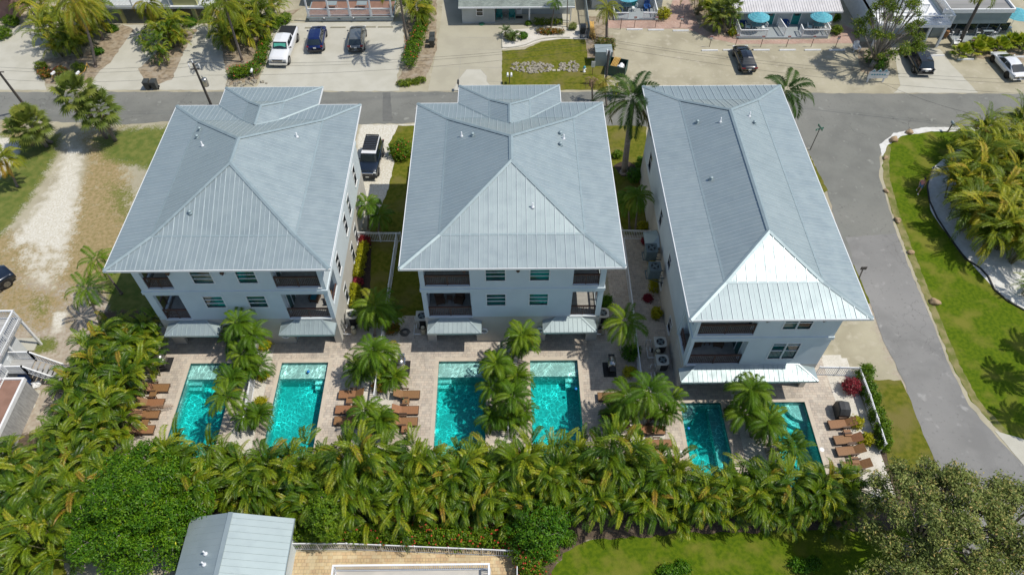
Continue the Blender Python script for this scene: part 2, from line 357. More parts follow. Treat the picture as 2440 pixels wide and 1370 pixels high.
# ground: one sheet, cover painted by what grows or lies there (soil, straw, shell), carried as point data
def ground_mat():
    m = bpy.data.materials.new('sandy_ground'); m.use_nodes = True
    N = m.node_tree.nodes; L = m.node_tree.links; P = N["Principled BSDF"]; P.inputs['Roughness'].default_value = .95
    tc = N.new("ShaderNodeTexCoord")
    def noise(sc, d=6):
        n = N.new("ShaderNodeTexNoise"); n.inputs['Scale'].default_value = sc; n.inputs['Detail'].default_value = d; L.new(tc.outputs['Object'], n.inputs[0]); return n.outputs[0]
    def mth(op, a, b):
        x = N.new("ShaderNodeMath"); x.operation = op
        for i, q in enumerate((a, b)):
            if isinstance(q, (int, float)): x.inputs[i].default_value = q
            else: L.new(q, x.inputs[i])
        return x.outputs[0]
    def rng(o, a, b):
        r = N.new("ShaderNodeMapRange"); r.inputs[1].default_value = a; r.inputs[2].default_value = b; L.new(o, r.inputs[0]); return r.outputs[0]
    def mix(a, b, f):
        x = N.new("ShaderNodeMix"); x.data_type = 'RGBA'
        for i, q in ((6, a), (7, b)):
            if isinstance(q, tuple): x.inputs[i].default_value = (*q, 1)
            else: L.new(q, x.inputs[i])
        L.new(f, x.inputs[0]); return x.outputs[2]
    n1 = noise(.35); n2 = noise(1.4); n3 = noise(6); n4 = noise(3.2)
    col = mix((.405, .37, .265), (.315, .285, .20), rng(n1, .38, .62))
    col = mix(col, (.45, .41, .31), rng(n2, .52, .75))
    for nm, ca, cb, nz in (('dirt', (.33, .27, .205), (.42, .375, .30), n4), ('dry', (.34, .255, .13), (.235, .19, .075), n4),
                           ('green', (.088, .125, .014), (.16, .17, .035), n2), ('shell', (.64, .62, .55), (.50, .46, .36), n3), ('soil', (.07, .05, .035), (.13, .095, .06), n3)):
        at = N.new("ShaderNodeAttribute"); at.attribute_name = nm
        k = mth('ADD', at.outputs['Fac'], mth('MULTIPLY', mth('SUBTRACT', mth('ADD', mth('MULTIPLY', n3, .5), mth('MULTIPLY', n2, .5)), .5), 1.6))
        col = mix(col, mix(ca, cb, rng(nz, .38, .64)), rng(k, .35, .65))
    L.new(col, P.inputs['Base Color'])
    b = N.new("ShaderNodeBump"); b.inputs['Strength'].default_value = .6; b.inputs['Distance'].default_value = .04; L.new(noise(14, 4), b.inputs['Height']); L.new(b.outputs[0], P.inputs['Normal'])
    return m
# water: clear, absorbs red with depth; caustic light lines are painted into its surface colour
def water_mat():
    m = bpy.data.materials.new('pool_water'); m.use_nodes = True
    N = m.node_tree.nodes; L = m.node_tree.links; N.remove(N["Principled BSDF"]); out = N["Material Output"]
    tc = N.new("ShaderNodeTexCoord")
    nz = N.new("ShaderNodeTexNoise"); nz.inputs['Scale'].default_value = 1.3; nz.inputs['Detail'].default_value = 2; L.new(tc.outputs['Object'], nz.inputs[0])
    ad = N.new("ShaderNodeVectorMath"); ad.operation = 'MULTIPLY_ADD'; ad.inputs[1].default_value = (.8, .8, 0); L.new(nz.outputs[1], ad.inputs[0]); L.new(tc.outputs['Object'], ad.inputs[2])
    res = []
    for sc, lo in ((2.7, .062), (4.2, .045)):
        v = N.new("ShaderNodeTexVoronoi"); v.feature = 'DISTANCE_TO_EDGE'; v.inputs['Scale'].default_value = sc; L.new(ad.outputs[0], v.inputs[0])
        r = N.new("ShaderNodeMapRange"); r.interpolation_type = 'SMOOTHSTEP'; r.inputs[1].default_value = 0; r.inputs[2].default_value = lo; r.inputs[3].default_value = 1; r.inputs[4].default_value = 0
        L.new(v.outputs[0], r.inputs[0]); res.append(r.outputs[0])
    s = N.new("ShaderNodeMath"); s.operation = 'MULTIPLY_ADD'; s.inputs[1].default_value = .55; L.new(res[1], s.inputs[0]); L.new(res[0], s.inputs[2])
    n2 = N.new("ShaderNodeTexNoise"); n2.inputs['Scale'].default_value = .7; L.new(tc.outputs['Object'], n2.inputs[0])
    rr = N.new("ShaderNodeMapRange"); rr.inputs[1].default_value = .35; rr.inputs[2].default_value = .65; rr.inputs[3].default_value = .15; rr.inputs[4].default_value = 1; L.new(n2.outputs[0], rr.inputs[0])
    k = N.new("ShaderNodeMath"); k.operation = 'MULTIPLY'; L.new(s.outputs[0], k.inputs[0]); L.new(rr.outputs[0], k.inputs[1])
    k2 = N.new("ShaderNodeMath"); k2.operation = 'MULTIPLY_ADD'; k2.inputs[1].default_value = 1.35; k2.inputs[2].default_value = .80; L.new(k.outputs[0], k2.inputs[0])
    tr = N.new("ShaderNodeBsdfTransparent"); L.new(k2.outputs[0], tr.inputs[0])  # painted caustics: bright line network tints the transparent colour
    gl = N.new("ShaderNodeBsdfGlossy"); gl.inputs['Roughness'].default_value = .03
    bp = N.new("ShaderNodeBump"); bp.inputs['Strength'].default_value = .35; bp.inputs['Distance'].default_value = .05
    w2 = N.new("ShaderNodeTexNoise"); w2.inputs['Scale'].default_value = 2.2; w2.inputs['Detail'].default_value = 3; L.new(tc.outputs['Object'], w2.inputs[0])
    L.new(w2.outputs[0], bp.inputs['Height']); L.new(bp.outputs[0], gl.inputs['Normal'])
    fr = N.new("ShaderNodeFresnel"); fr.inputs[0].default_value = 1.33; L.new(bp.outputs[0], fr.inputs['Normal'])
    mx = N.new("ShaderNodeMixShader"); L.new(fr.outputs[0], mx.inputs[0]); L.new(tr.outputs[0], mx.inputs[1]); L.new(gl.outputs[0], mx.inputs[2])
    L.new(mx.outputs[0], out.inputs['Surface'])
    va = N.new("ShaderNodeVolumeAbsorption"); va.inputs['Color'].default_value = (0, .895, .90, 1); va.inputs['Density'].default_value = 1.2
    L.new(va.outputs[0], out.inputs['Volume'])
    return m
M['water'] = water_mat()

# ---------------------------------------------------------------- ground
def poly_sd(px, py, poly):
    """signed distance (positive inside) of points to a polygon"""
    P = np.array(poly); n = len(P); d = np.full(px.shape, 1e9); ins = np.zeros(px.shape, bool)
    for i in range(n):
        a = P[i]; b = P[(i + 1) % n]; e = b - a; wx = px - a[0]; wy = py - a[1]
        t = np.clip((wx * e[0] + wy * e[1]) / (e @ e + 1e-12), 0, 1)
        d = np.minimum(d, np.hypot(wx - t * e[0], wy - t * e[1]))
        c = ((a[1] > py) != (b[1] > py)) & (px < (b[0] - a[0]) * (py - a[1]) / (b[1] - a[1] + 1e-12) + a[0])
        ins ^= c
    return np.where(ins, d, -d)
def W(pts, z=0): return [G(x, y, z) for x, y in pts]
POOLS = [(-24.75, -21.05, 23.2, 31.27), (-17.65, -13.98, 23.2, 31.25), (-5.4, -1.64, 23.2, 31.25), (1.72, 5.48, 23.2, 31.25), (12.86, 15.95, 20.6, 27.35), (19.35, 22.28, 20.6, 27.35)]
def make_ground():
    xs = np.arange(-70, 70.01, .35); ys = np.arange(9, 98, .35)
    X, Y = np.meshgrid(xs, ys); nx, ny = len(xs), len(ys)
    v = np.stack([X.ravel(), Y.ravel(), np.zeros(X.size)], 1)
    idx = np.arange(nx * ny).reshape(ny, nx)
    q = np.stack([idx[:-1, :-1], idx[:-1, 1:], idx[1:, 1:], idx[1:, :-1]], -1).reshape(-1, 4)
    c = v[q].mean(1); keep = np.ones(len(q), bool)
    for x0, x1, y0, y1 in POOLS: keep &= ~((c[:, 0] > x0 - .4) & (c[:, 0] < x1 + .4) & (c[:, 1] > y0 - .4) & (c[:, 1] < y1 + .4))
    q = q[keep].tolist(); V = v.tolist(); n = len(V)
    B = 900; x0, x1, y0, y1 = xs[0], xs[-1], ys[0], ys[-1]
    V += [(-B, -B, 0), (B, -B, 0), (B, B, 0), (-B, B, 0), (x0, y0, 0), (x1, y0, 0), (x1, y1, 0), (x0, y1, 0)]
    q += [[n, n + 1, n + 5, n + 4], [n + 1, n + 2, n + 6, n + 5], [n + 2, n + 3, n + 7, n + 6], [n + 3, n, n + 4, n + 7]]
    me = bpy.data.meshes.new('ground'); me.from_pydata(V, [], q); me.materials.append(ground_mat())
    px, py = v[:, 0], v[:, 1]
    def cover(name, items):
        a = me.attributes.new(name, 'FLOAT', 'POINT'); k = np.zeros(len(V))
        for poly, soft, amt in items:
            sd = poly_sd(px, py, W(poly)); k[:len(px)] = np.maximum(k[:len(px)], np.clip(.5 + sd / soft, 0, 1) * amt)
        a.data.foreach_set('value', k)
    cover('dirt', [([(-80, 600), (230, 560), (420, 700), (420, 1000), (100, 1080), (-100, 1100)], 3, .8), ([(160, 830), (240, 760), (250, 900), (120, 1040), (40, 1060), (90, 900)], 1.2, 1),
                   ([(560, 600), (640, 600), (640, 700), (560, 700)], 1, .0), ([(0, 215), (470, 205), (640, 205), (640, 222), (0, 224)], 1, .25),
                   ([(1960, 470), (2000, 500), (2090, 720), (2190, 960), (2160, 960), (2060, 760)], 1.2, .6), ([(2140, 840), (2175, 930), (2230, 1080), (2190, 1080), (2150, 960)], 1, .9)])
    cover('dry', [([(180, 300), (300, 300), (340, 560), (330, 760), (200, 700), (60, 690), (-60, 640), (-60, 560), (120, 520), (190, 400)], 3.5, .75), ([(0, 640), (180, 690), (180, 790), (60, 800), (-60, 760)], 2.5, .62),
                  ([(0, 285), (60, 292), (60, 345), (0, 345)], 1.5, .8), ([(300, 550), (420, 520), (420, 700), (300, 700)], 1.5, .7)])
    cover('green', [([(-80, 440), (-80, 300), (60, 330), (150, 315), (140, 370), (80, 470), (10, 560), (-80, 600)], 2.0, .85), ([(215, 330), (300, 303), (420, 298), (400, 400), (360, 410), (250, 385)], 2.4, .85),
                    ([(230, 420), (340, 440), (330, 560), (250, 520)], 3, .55), ([(250, 640), (380, 640), (420, 800), (260, 760)], 1.2, 1), ([(60, 690), (130, 690), (130, 760), (60, 770)], 2, .5), ([(70, 800), (140, 800), (140, 840), (70, 850)], 1, .7)])
    cover('shell', [([(150, 340), (205, 350), (200, 440), (190, 520), (170, 600), (120, 610), (60, 590), (15, 600), (20, 570), (70, 510), (120, 440)], 2.4, .74), ([(95, 530), (190, 530), (180, 640), (120, 700), (60, 690), (20, 620)], 2.5, .55), ([(125, 740), (165, 742), (150, 790), (120, 800)], .8, .8),
                    ([(0, 325), (60, 335), (40, 380), (-40, 470), (-80, 470), (-80, 330)], 1, .85), ([(860, 296), (990, 296), (945, 460), (930, 520), (850, 520), (850, 330)], .6, .9),
                    ([(1925, 345), (2470, 310), (2400, 260), (2000, 290)], 1, 0)])
    cover('soil', [([(-100, 1040), (430, 1010), (2090, 1070), (2240, 1100), (2180, 1270), (1400, 1272), (1230, 1320), (690, 1290), (500, 1290), (-100, 1320)], 1, 1),
                   ([(250, 740), (400, 740), (410, 1040), (90, 1060), (180, 880)], 1, 1), ([(1225, 1290), (1360, 1262), (2130, 1255), (2130, 1280), (1400, 1290), (1330, 1340), (1290, 1460), (1225, 1460)], .8, .9)])
    me.update(); o = bpy.data.objects.new('ground', me); COL.objects.link(o); tag(o, kind='structure')
make_ground()
def jitter_poly(pts, step=.5, amp=.08, seed=1):
    rnd = random.Random(seed); out = []
    for i in range(len(pts)):
        a = Vector(pts[i]); b = Vector(pts[(i + 1) % len(pts)]); n = max(1, int((b - a).length / step))
        for k in range(n):
            p = a.lerp(b, k / n); out.append((p.x + rnd.uniform(-amp, amp), p.y + rnd.uniform(-amp, amp)))
    return out
def sheet(name, polypx, z, m, jit=.08, step=.5, world=False, seed=1, kind='structure'):
    pts = polypx if world else W(polypx)
    if jit: pts = jitter_poly(pts, step, jit, seed)
    mb = MB(); mb.add([(x, y, z) for x, y in pts], [tuple(range(len(pts)))])
    o = mb.build(name, m)
    # orient up and triangulate safely
    import bmesh
    bm = bmesh.new(); bm.from_mesh(o.data); bmesh.ops.triangulate(bm, faces=bm.faces[:], ngon_method='EAR_CLIP')
    for f in bm.faces:
        if f.normal.z < 0: f.normal_flip()
    bm.to_mesh(o.data); bm.free()
    return tag(o, kind=kind)
sheet('road', [(-400, 221), (600, 219), (1400, 220), (2000, 223), (2900, 226), (2900, 298), (2300, 304), (2200, 306), (2150, 318), (2110, 340), (2096, 375), (2096, 420), (2118, 500), (2148, 590), (2180, 672), (2222, 770), (2262, 872), (2308, 965), (2378, 1045), (2440, 1110), (2600, 1400), (2330, 1420), (2290, 1250), (2235, 1110), (2192, 1015), (2150, 900), (2105, 812), (2075, 725), (2030, 640), (2000, 560), (1975, 470), (1945, 400), (1925, 355), (1880, 320), (1500, 300), (985, 294), (860, 296), (400, 290), (300, 298), (0, 286), (-400, 280)], .012, M['asphalt'], .09, .6)
sheet('old_road_surface', [(2015, 566), (2136, 556), (2180, 672), (2222, 770), (2262, 872), (2308, 965), (2378, 1045), (2440, 1110), (2600, 1400), (2330, 1420), (2290, 1250), (2235, 1110), (2192, 1015), (2150, 900), (2105, 812), (2075, 725), (2040, 645)], .016, M['asphalt2'], .05, .6)
sheet('road_patch', [(912, 221), (930, 221), (935, 290), (912, 290)], .016, M['patch'], .03)
# concrete aprons and drives across the street
sheet('driveway', [(1060, -60), (1190, -60), (1197, 130), (1195, 205), (1205, 217), (1020, 217), (1040, 120), (1052, 40)], .008, M['concrete'], .0)
sheet('driveway', [(1097, 60), (1330, 60), (1330, 72), (1197, 80), (1196, 130), (1100, 130)], .0095, M['concrete'], .0)
sheet('driveway_apron', [(1112, 166), (1145, 166), (1160, 182), (1160, 195), (1172, 208), (1165, 217), (1078, 217), (1092, 190)], .013, M['concrete_pale'], 0)
sheet('driveway', [(2120, 100), (2240, 118), (2268, 155), (2330, 222), (2130, 222), (2145, 205), (2135, 150)], .008, M['concrete_pale'], .05)
sheet('driveway', [(0, 90), (60, 50), (130, 60), (95, 150), (110, 215), (-100, 215), (-100, 100)], .008, M['concrete_pale'], .05)
sheet('driveway', [(290, 60), (340, 60), (400, 60), (370, 130), (380, 215), (215, 215), (240, 140)], .008, M['concrete_pale'], .05)
sheet('driveway', [(450, 60), (530, 60), (560, 120), (535, 215), (370, 215), (440, 110)], .008, M['concrete_pale'], .05)
sheet('driveway', [(2370, 1026), (2520, 1070), (2560, 1200), (2440, 1110)], .020, M['concrete_pale'], .02)
mb = MB()
for a, b in (((1099, 130), (1093, 190)), ((1097, 90), (1197, 92)), ((1100, 118), (1197, 119)), ((1040, 160), (1197, 162)), ((1165, 195), (1195, 196)), ((1092, 190), (1080, 217)), ((1160, 182), (1160, 195)), ((1112, 166), (1092, 190)), ((1112, 166), (1145, 166)), ((1145, 166), (1160, 182)), ((1160, 195), (1172, 208))):
    p, q = G(*a), G(*b); mb.bar((*p, .0145), (*q, .0145), .045, .004)
tag(mb.build('driveway_joints', M['joint']), kind='structure')
sheet('parking_lot', [(650, 55), (960, 52), (965, 110), (945, 180), (950, 218), (610, 218), (635, 150), (640, 100)], .006, M['concrete_pale'], .15, .6)
# lawns
sheet('lawn', [(2112, 345), (2150, 322), (2220, 314), (2540, 314), (2900, 700), (2900, 1300), (2560, 1120), (2385, 1032), (2315, 955), (2268, 868), (2228, 768), (2188, 672), (2155, 585), (2124, 500), (2104, 425), (2104, 375)], .0085, M['grass'], .1, .4, seed=3)
sheet('grass_verge', [(2112, 345), (2104, 375), (2104, 425), (2124, 500), (2155, 585), (2188, 672), (2228, 768), (2268, 868), (2315, 955), (2385, 1032), (2405, 1032), (2333, 955), (2286, 868), (2245, 768), (2205, 672), (2171, 585), (2140, 500), (2120, 425), (2119, 375), (2124, 352)], .0105, M['grass_edge'], .05, .35, seed=4)
sheet('sand_bed', [(2222, 400), (2260, 370), (2330, 330), (2560, 330), (2560, 745), (2440, 738), (2380, 700), (2330, 645), (2290, 600), (2245, 545), (2216, 500), (2210, 440)], .0165, M['whitesand'], .03)
sheet('sand_verge', [(2096, 345), (2130, 318), (2200, 304), (2330, 304), (2440, 304), (2440, 313), (2220, 314), (2150, 324), (2114, 347), (2105, 372), (2100, 372)], .0185, M['whitesand'], .05, .3)
sheet('lawn', [(1372, 1302), (1420, 1284), (1700, 1268), (2130, 1262), (2240, 1180), (2290, 1300), (2330, 1420), (1290, 1440), (1318, 1360), (1345, 1320)], .010, M['grass'], .12, .4, seed=5)
sheet('lawn', [(1196, 122), (1250, 118), (1290, 100), (1340, 93), (1400, 95), (1440, 110), (1440, 215), (1205, 215), (1196, 200)], .010, M['grass_dull'], .05, .4)
sheet('gravel_bed', [(1197, 75), (1205, 73), (1370, 60), (1400, 60), (1400, 95), (1340, 93), (1290, 98), (1250, 112), (1197, 118)], .0115, M['shell'], .0)
sheet('lawn', [(950, 300), (992, 300), (1010, 560), (1020, 820), (862, 820), (868, 580), (905, 500), (925, 450), (940, 390), (925, 345)], .010, M['grass_dull'], .05, .4)
sheet('lawn', [(1440, 300), (1540, 300), (1545, 560), (1490, 560), (1440, 420)], .010, M['grass_dull'], .05, .4)
sheet('lawn', [(2078, 905), (2145, 905), (2175, 960), (2215, 1070), (2240, 1130), (2120, 1120)], .0135, M['grass_dull'], .08, .4)
sheet('lawn', [(1900, 330), (1915, 345), (1945, 400), (1972, 455), (1945, 470)], .0135, M['grass_dull'], .06, .3)
sheet('lawn', [(2030, 632), (2050, 632), (2075, 722), (2060, 725)], .0145, M['grass_dull'], .06, .3)
sheet('lawn', [(-60, 1290), (150, 1320), (170, 1440), (-60, 1440)], .010, M['grass_dull'], .08, .4)
sheet('mulch_bed', [(868, 580), (885, 580), (882, 700), (900, 820), (850, 820)], .0125, M['mulch'], .04)
sheet('mulch_bed', [(1462, 396), (1478, 386), (1500, 386), (1520, 400), (1515, 425), (1480, 420)], .0125, M['mulch'], .04)
sheet('brick_paving', [(1440, 48), (1590, 48), (1610, -30), (1660, -30), (1700, 60), (1760, 96), (1975, 94), (2010, 60), (2050, 78), (2048, 104), (1760, 106), (1690, 92), (1640, 70), (1440, 68)], .009, M['brick'], .05)
sheet('planting_bed', [(1640, 0), (1740, -10), (1760, 90), (1700, 84), (1665, 60)], .0125, M['sandy'], .08)
sheet('planting_bed', [(80, 165), (110, 140), (200, 130), (290, 60), (320, 70), (262, 150), (232, 175), (215, 200), (110, 200)], .0125, M['sandy'], .1)
sheet('planting_bed', [(330, 165), (380, 120), (420, 70), (470, 70), (440, 120), (410, 190), (350, 210)], .0125, M['sandy'], .1)
sheet('planting_bed', [(520, 60), (720, 20), (660, 60), (620, 130), (615, 190), (545, 205), (535, 150)], .0125, M['sandy'], .1)
sheet('planting_bed', [(960, 60), (1040, -20), (1040, 120), (1010, 200), (940, 205), (970, 150)], .0125, M['sandy'], .1)
sheet('planting_bed', [(1395, 95), (1460, 85), (1465, 140), (1400, 140)], .0125, M['sandy'], .05)
sheet('dirt_yard', [(1400, 40), (1445, 40), (1450, 95), (1400, 100)], .010, M['sandy'], .06)
sheet('planting_bed', [(2040, 100), (2110, 100), (2120, 150), (2090, 190), (2050, 170)], .0125, M['sandy'], .1)
sheet('planting_bed', [(2270, 90), (2440, 100), (2520, 120), (2440, 150), (2330, 140), (2290, 120)], .0105, M['sandy'], .1)
# pool decks: paving with a hole for each basin
def deck(x0, x1, y0, y1, holes, m, z=.03, name='pool_patio'):
    xs = sorted({x0, x1, *[h[0] for h in holes], *[h[1] for h in holes]}); ys = sorted({y0, y1, *[h[2] for h in holes], *[h[3] for h in holes]})
    mb = MB()
    for i in range(len(xs) - 1):
        for j in range(len(ys) - 1):
            cx, cy = (xs[i] + xs[i + 1]) / 2, (ys[j] + ys[j + 1]) / 2
            if any(h[0] < cx < h[1] and h[2] < cy < h[3] for h in holes): continue
            mb.add([(xs[i], ys[j], z), (xs[i + 1], ys[j], z), (xs[i + 1], ys[j + 1], z), (xs[i], ys[j + 1], z)], [(0, 1, 2, 3)])
    for a, b, c, d in ((x0, x1, y0, y0), (x0, x1, y1, y1)): mb.add([(a, c, 0), (b, c, 0), (b, c, z), (a, c, z)], [(0, 1, 2, 3)])
    return tag(mb.build(name, m), kind='structure')
CW = .28
def grow(p): return (p[0] - CW, p[1] + CW, p[2] - CW, p[3] + CW)
deck(-28.3, -20.2, 21.9, 35.7, [grow(POOLS[0])], M['paver'])
deck(-18.45, -11.2, 21.9, 35.7, [grow(POOLS[1])], M['paver'])
deck(-8.6, -.75, 21.9, 35.7, [grow(POOLS[2])], M['paver'])
deck(.75, 8.6, 21.9, 35.7, [grow(POOLS[3])], M['paver'])
deck(11.4, 16.85, 19.5, 31.2, [grow(POOLS[4])], M['paver'])
deck(18.4, 24.6, 19.5, 31.2, [grow(POOLS[5])], M['paver'])
deck(8.6, 12.75, 29, 44.5, [], M['paver'], .026, 'side_path')
def strip(x0, x1, y0, y1, m, z=.014, name='gravel_strip'): return sheet(name, [(x0, y0), (x1, y0), (x1, y1), (x0, y1)], z, m, 0, world=True)
strip(-20.2, -18.45, 21.9, 33.1, M['shell']); strip(-.75, .75, 21.9, 33.1, M['shell'])
strip(-11.2, -8.6, 21.9, 35.5, M['shell']); strip(8.6, 11.4, 21.9, 29.0, M['shell'])
strip(16.85, 18.4, 19.5, 28.6, M['shell']); strip(24.6, 26.6, 19.5, 31.2, M['shell']); strip(24.7, 26.2, 31.2, 31.5, M['shell'], .016)
deck(-14.9, .4, 9.5, 16.55, [], M['paver2'], .03, 'neighbour_patio')

# ---------------------------------------------------------------- pools
def pool(i, label, style):
    x0, x1, y0, y1 = POOLS[i]
    r = top('swimming_pool', label, 'swimming pool', (0, 0, 0), 0, 'backyard swimming pools')
    D, t = -1.55, .12
    mb = MB()   # basin: floor and four walls, open above
    mb.add([(x0, y0, D), (x1, y0, D), (x1, y1, D), (x0, y1, D)], [(0, 1, 2, 3)])
    for a, b in (((x0, y0), (x1, y0)), ((x1, y0), (x1, y1)), ((x1, y1), (x0, y1)), ((x0, y1), (x0, y0))):
        mb.add([(*a, D), (*b, D), (*b, -.02), (*a, -.02)], [(0, 3, 2, 1)])
    mb.build('basin', M['poolwall'], r)
    mb = MB(); zt = -.14
    for a, b, nx, ny in (((x0, y0), (x1, y0), 0, 1), ((x1, y0), (x1, y1), -1, 0), ((x1, y1), (x0, y1), 0, -1), ((x0, y1), (x0, y0), 1, 0)):
        o = .006
        mb.add([(a[0] + nx * o, a[1] + ny * o, -.27), (b[0] + nx * o, b[1] + ny * o, -.27), (b[0] + nx * o, b[1] + ny * o, -.022), (a[0] + nx * o, a[1] + ny * o, -.022)], [(0, 3, 2, 1)])
    mb.build('waterline_tile', M['pooltile'], r)
    g = grow(POOLS[i]); mb = MB(); n = 0
    for (a0, a1, b0, b1) in ((g[0], g[1], g[2], y0 + .02), (g[0], g[1], y1 - .02, g[3]), (g[0], x0 + .02, y0 + .02, y1 - .02), (x1 - .02, g[1], y0 + .02, y1 - .02)):
        mb.box(a0, a1, b0, b1, -.03, .045)
    mb.build('coping', M['coping'], r)
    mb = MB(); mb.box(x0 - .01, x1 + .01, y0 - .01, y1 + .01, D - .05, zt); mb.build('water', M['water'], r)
    mb = MB(); e = .012
    if style in ('L', 'R'):
        mb.box(x0 + e, x1 - e, y1 - 1.25, y1 - e, D + .01, -.34)
        sx = (x0 + e, x0 + 1.0) if style == 'L' else (x1 - 1.0, x1 - e)
        mb.box(*sx, y1 - 1.55, y1 - 1.26, D + .01, -.72); mb.box(sx[0], sx[1], y1 - 1.85, y1 - 1.56, D + .01, -1.0)
        mb.build('tanning_shelf', M['poolwall'], r)
        b2 = MB(); b2.box(x1 - .4 if style == 'L' else x0 + .02, x1 - .02 if style == 'L' else x0 + .4, y0 + .3, y1 - 1.9, D + .01, -1.25) if False else None
    elif style == 'C':   # quarter-round steps
        for k, (rr, zz) in enumerate(((2.3, -1.2), (1.85, -.85), (1.35, -.5))):
            pts = [(x1 - e, y1 - e)] + [(x1 - e - rr * math.sin(a * math.pi / 24), y1 - e - rr * math.cos(a * math.pi / 24)) for a in range(0, 13)][::-1]
            mb.prism(pts[::-1], D + .01, zz)
        mb.build('corner_steps', M['poolwall'], r)
    else:
        for k, (rr, zz) in enumerate(((1.35, -.75), (1.1, -.42))):
            pts = [(x0 + e, y1 - e)] + [(x0 + e + rr * math.cos(a * math.pi / 24), y1 - e - rr * math.sin(a * math.pi / 24)) for a in range(0, 13)]
            mb.prism(pts[::-1], D + .01, zz)
        mb.box(x1 - .85, x1 - e, y0 + .5, y1 - .05, D + .012, -.85)
        mb.build('corner_steps', M['poolwall'], r)
    return r
pool(0, 'narrow aqua pool half under palm fronds beside four brown loungers', 'L')
pool(1, 'bright aqua pool with full caustic ripples and steps at its far right corner', 'R')
pool(2, 'aqua pool with a dark palm shadow across its middle', 'L')
pool(3, 'aqua pool of the middle house next to the shaded paved patio', 'R')
pool(4, 'calm teal pool with a round corner step behind the white-awning house', 'Q')
pool(5, 'teal pool with three curved corner steps beside the covered grill', 'C')
for (px, py, z, lab) in ((735, 886, -.14, 'blue ball floating by the shelf of the brightest pool'), (1372, 927, -.14, 'blue ball floating at the pool edge near the dark shaded patio'), (1640, 1021, -.14, 'blue ball floating in the calm teal pool')):
    mb = MB(); x, y = G(px, py, z); mb.blob((x, y, z + .06), (.12, .12, .10), 1, .02); tag(mb.build('pool_float', mat('blue_float', (.01, .2, .6), rough=.3), smooth=True), lab, 'pool float', 'floats in the pools')
for (px, py, lab) in ((1622, 1078, 'white round skimmer lid beside the calm teal pool'), (1958, 1071, 'white round skimmer lid beside the pool with curved steps')):
    mb = MB(); x, y = G(px, py); mb.lathe([(.16, .03), (.17, .045), (.12, .055), (.04, .057)], (x, y, 0), 20); tag(mb.build('skimmer_lid', M['white']), lab, 'lid', 'skimmer lids')

# ---------------------------------------------------------------- the three holiday houses
PITCHR = .374; ZE = 9.9
def panel(mb, O, U, N, w, z0, z1, th, holes):
    """vertical wall: O outer corner at z=0, U along, N outward; holes (u0,u1,z0,z1)"""
    O = Vector(O); U = Vector(U); N = Vector(N)
    us = sorted({0, w, *[max(0, min(w, h[i])) for h in holes for i in (0, 1)]}); zs = sorted({z0, z1, *[max(z0, min(z1, h[i])) for h in holes for i in (2, 3)]})
    nu, nz = len(us) - 1, len(zs) - 1
    def opn(i, j):
        if i < 0 or j < 0 or i >= nu or j >= nz: return True
        cu, cz = (us[i] + us[i + 1]) / 2, (zs[j] + zs[j + 1]) / 2
        return any(h[0] < cu < h[1] and h[2] < cz < h[3] for h in holes)
    def pt(u, z, d): return O + U * u - N * d + Vector((0, 0, z))
    for i in range(nu):
        for j in range(nz):
            if opn(i, j): continue
            a, b, c, d = us[i], us[i + 1], zs[j], zs[j + 1]
            mb.add([pt(a, c, 0), pt(b, c, 0), pt(b, d, 0), pt(a, d, 0)], [(0, 1, 2, 3)])
            mb.add([pt(a, c, th), pt(b, c, th), pt(b, d, th), pt(a, d, th)], [(3, 2, 1, 0)])
            if opn(i - 1, j): mb.add([pt(a, c, 0), pt(a, d, 0), pt(a, d, th), pt(a, c, th)], [(0, 1, 2, 3)])
            if opn(i + 1, j): mb.add([pt(b, c, 0), pt(b, d, 0), pt(b, d, th), pt(b, c, th)], [(3, 2, 1, 0)])
            if opn(i, j - 1): mb.add([pt(a, c, 0), pt(b, c, 0), pt(b, c, th), pt(a, c, th)], [(3, 2, 1, 0)])
            if opn(i, j + 1): mb.add([pt(a, d, 0), pt(b, d, 0), pt(b, d, th), pt(a, d, th)], [(0, 1, 2, 3)])
def rib(mb, a, b, n, w=.035, h=.035):
    a = Vector(a); b = Vector(b); d = (b - a)
    if d.length < .15: return
    n = Vector(n).normalized(); x = d.normalized().cross(n) * w / 2
    vs = [a - x, a + x, a + x + n * h, a - x + n * h, b - x, b + x, b + x + n * h, b - x + n * h]
    mb.add(vs, [(0, 1, 2, 3), (7, 6, 5, 4), (1, 5, 6, 2), (2, 6, 7, 3), (3, 7, 4, 0)])
QB, P1, P2 = 2.65, .20, .46
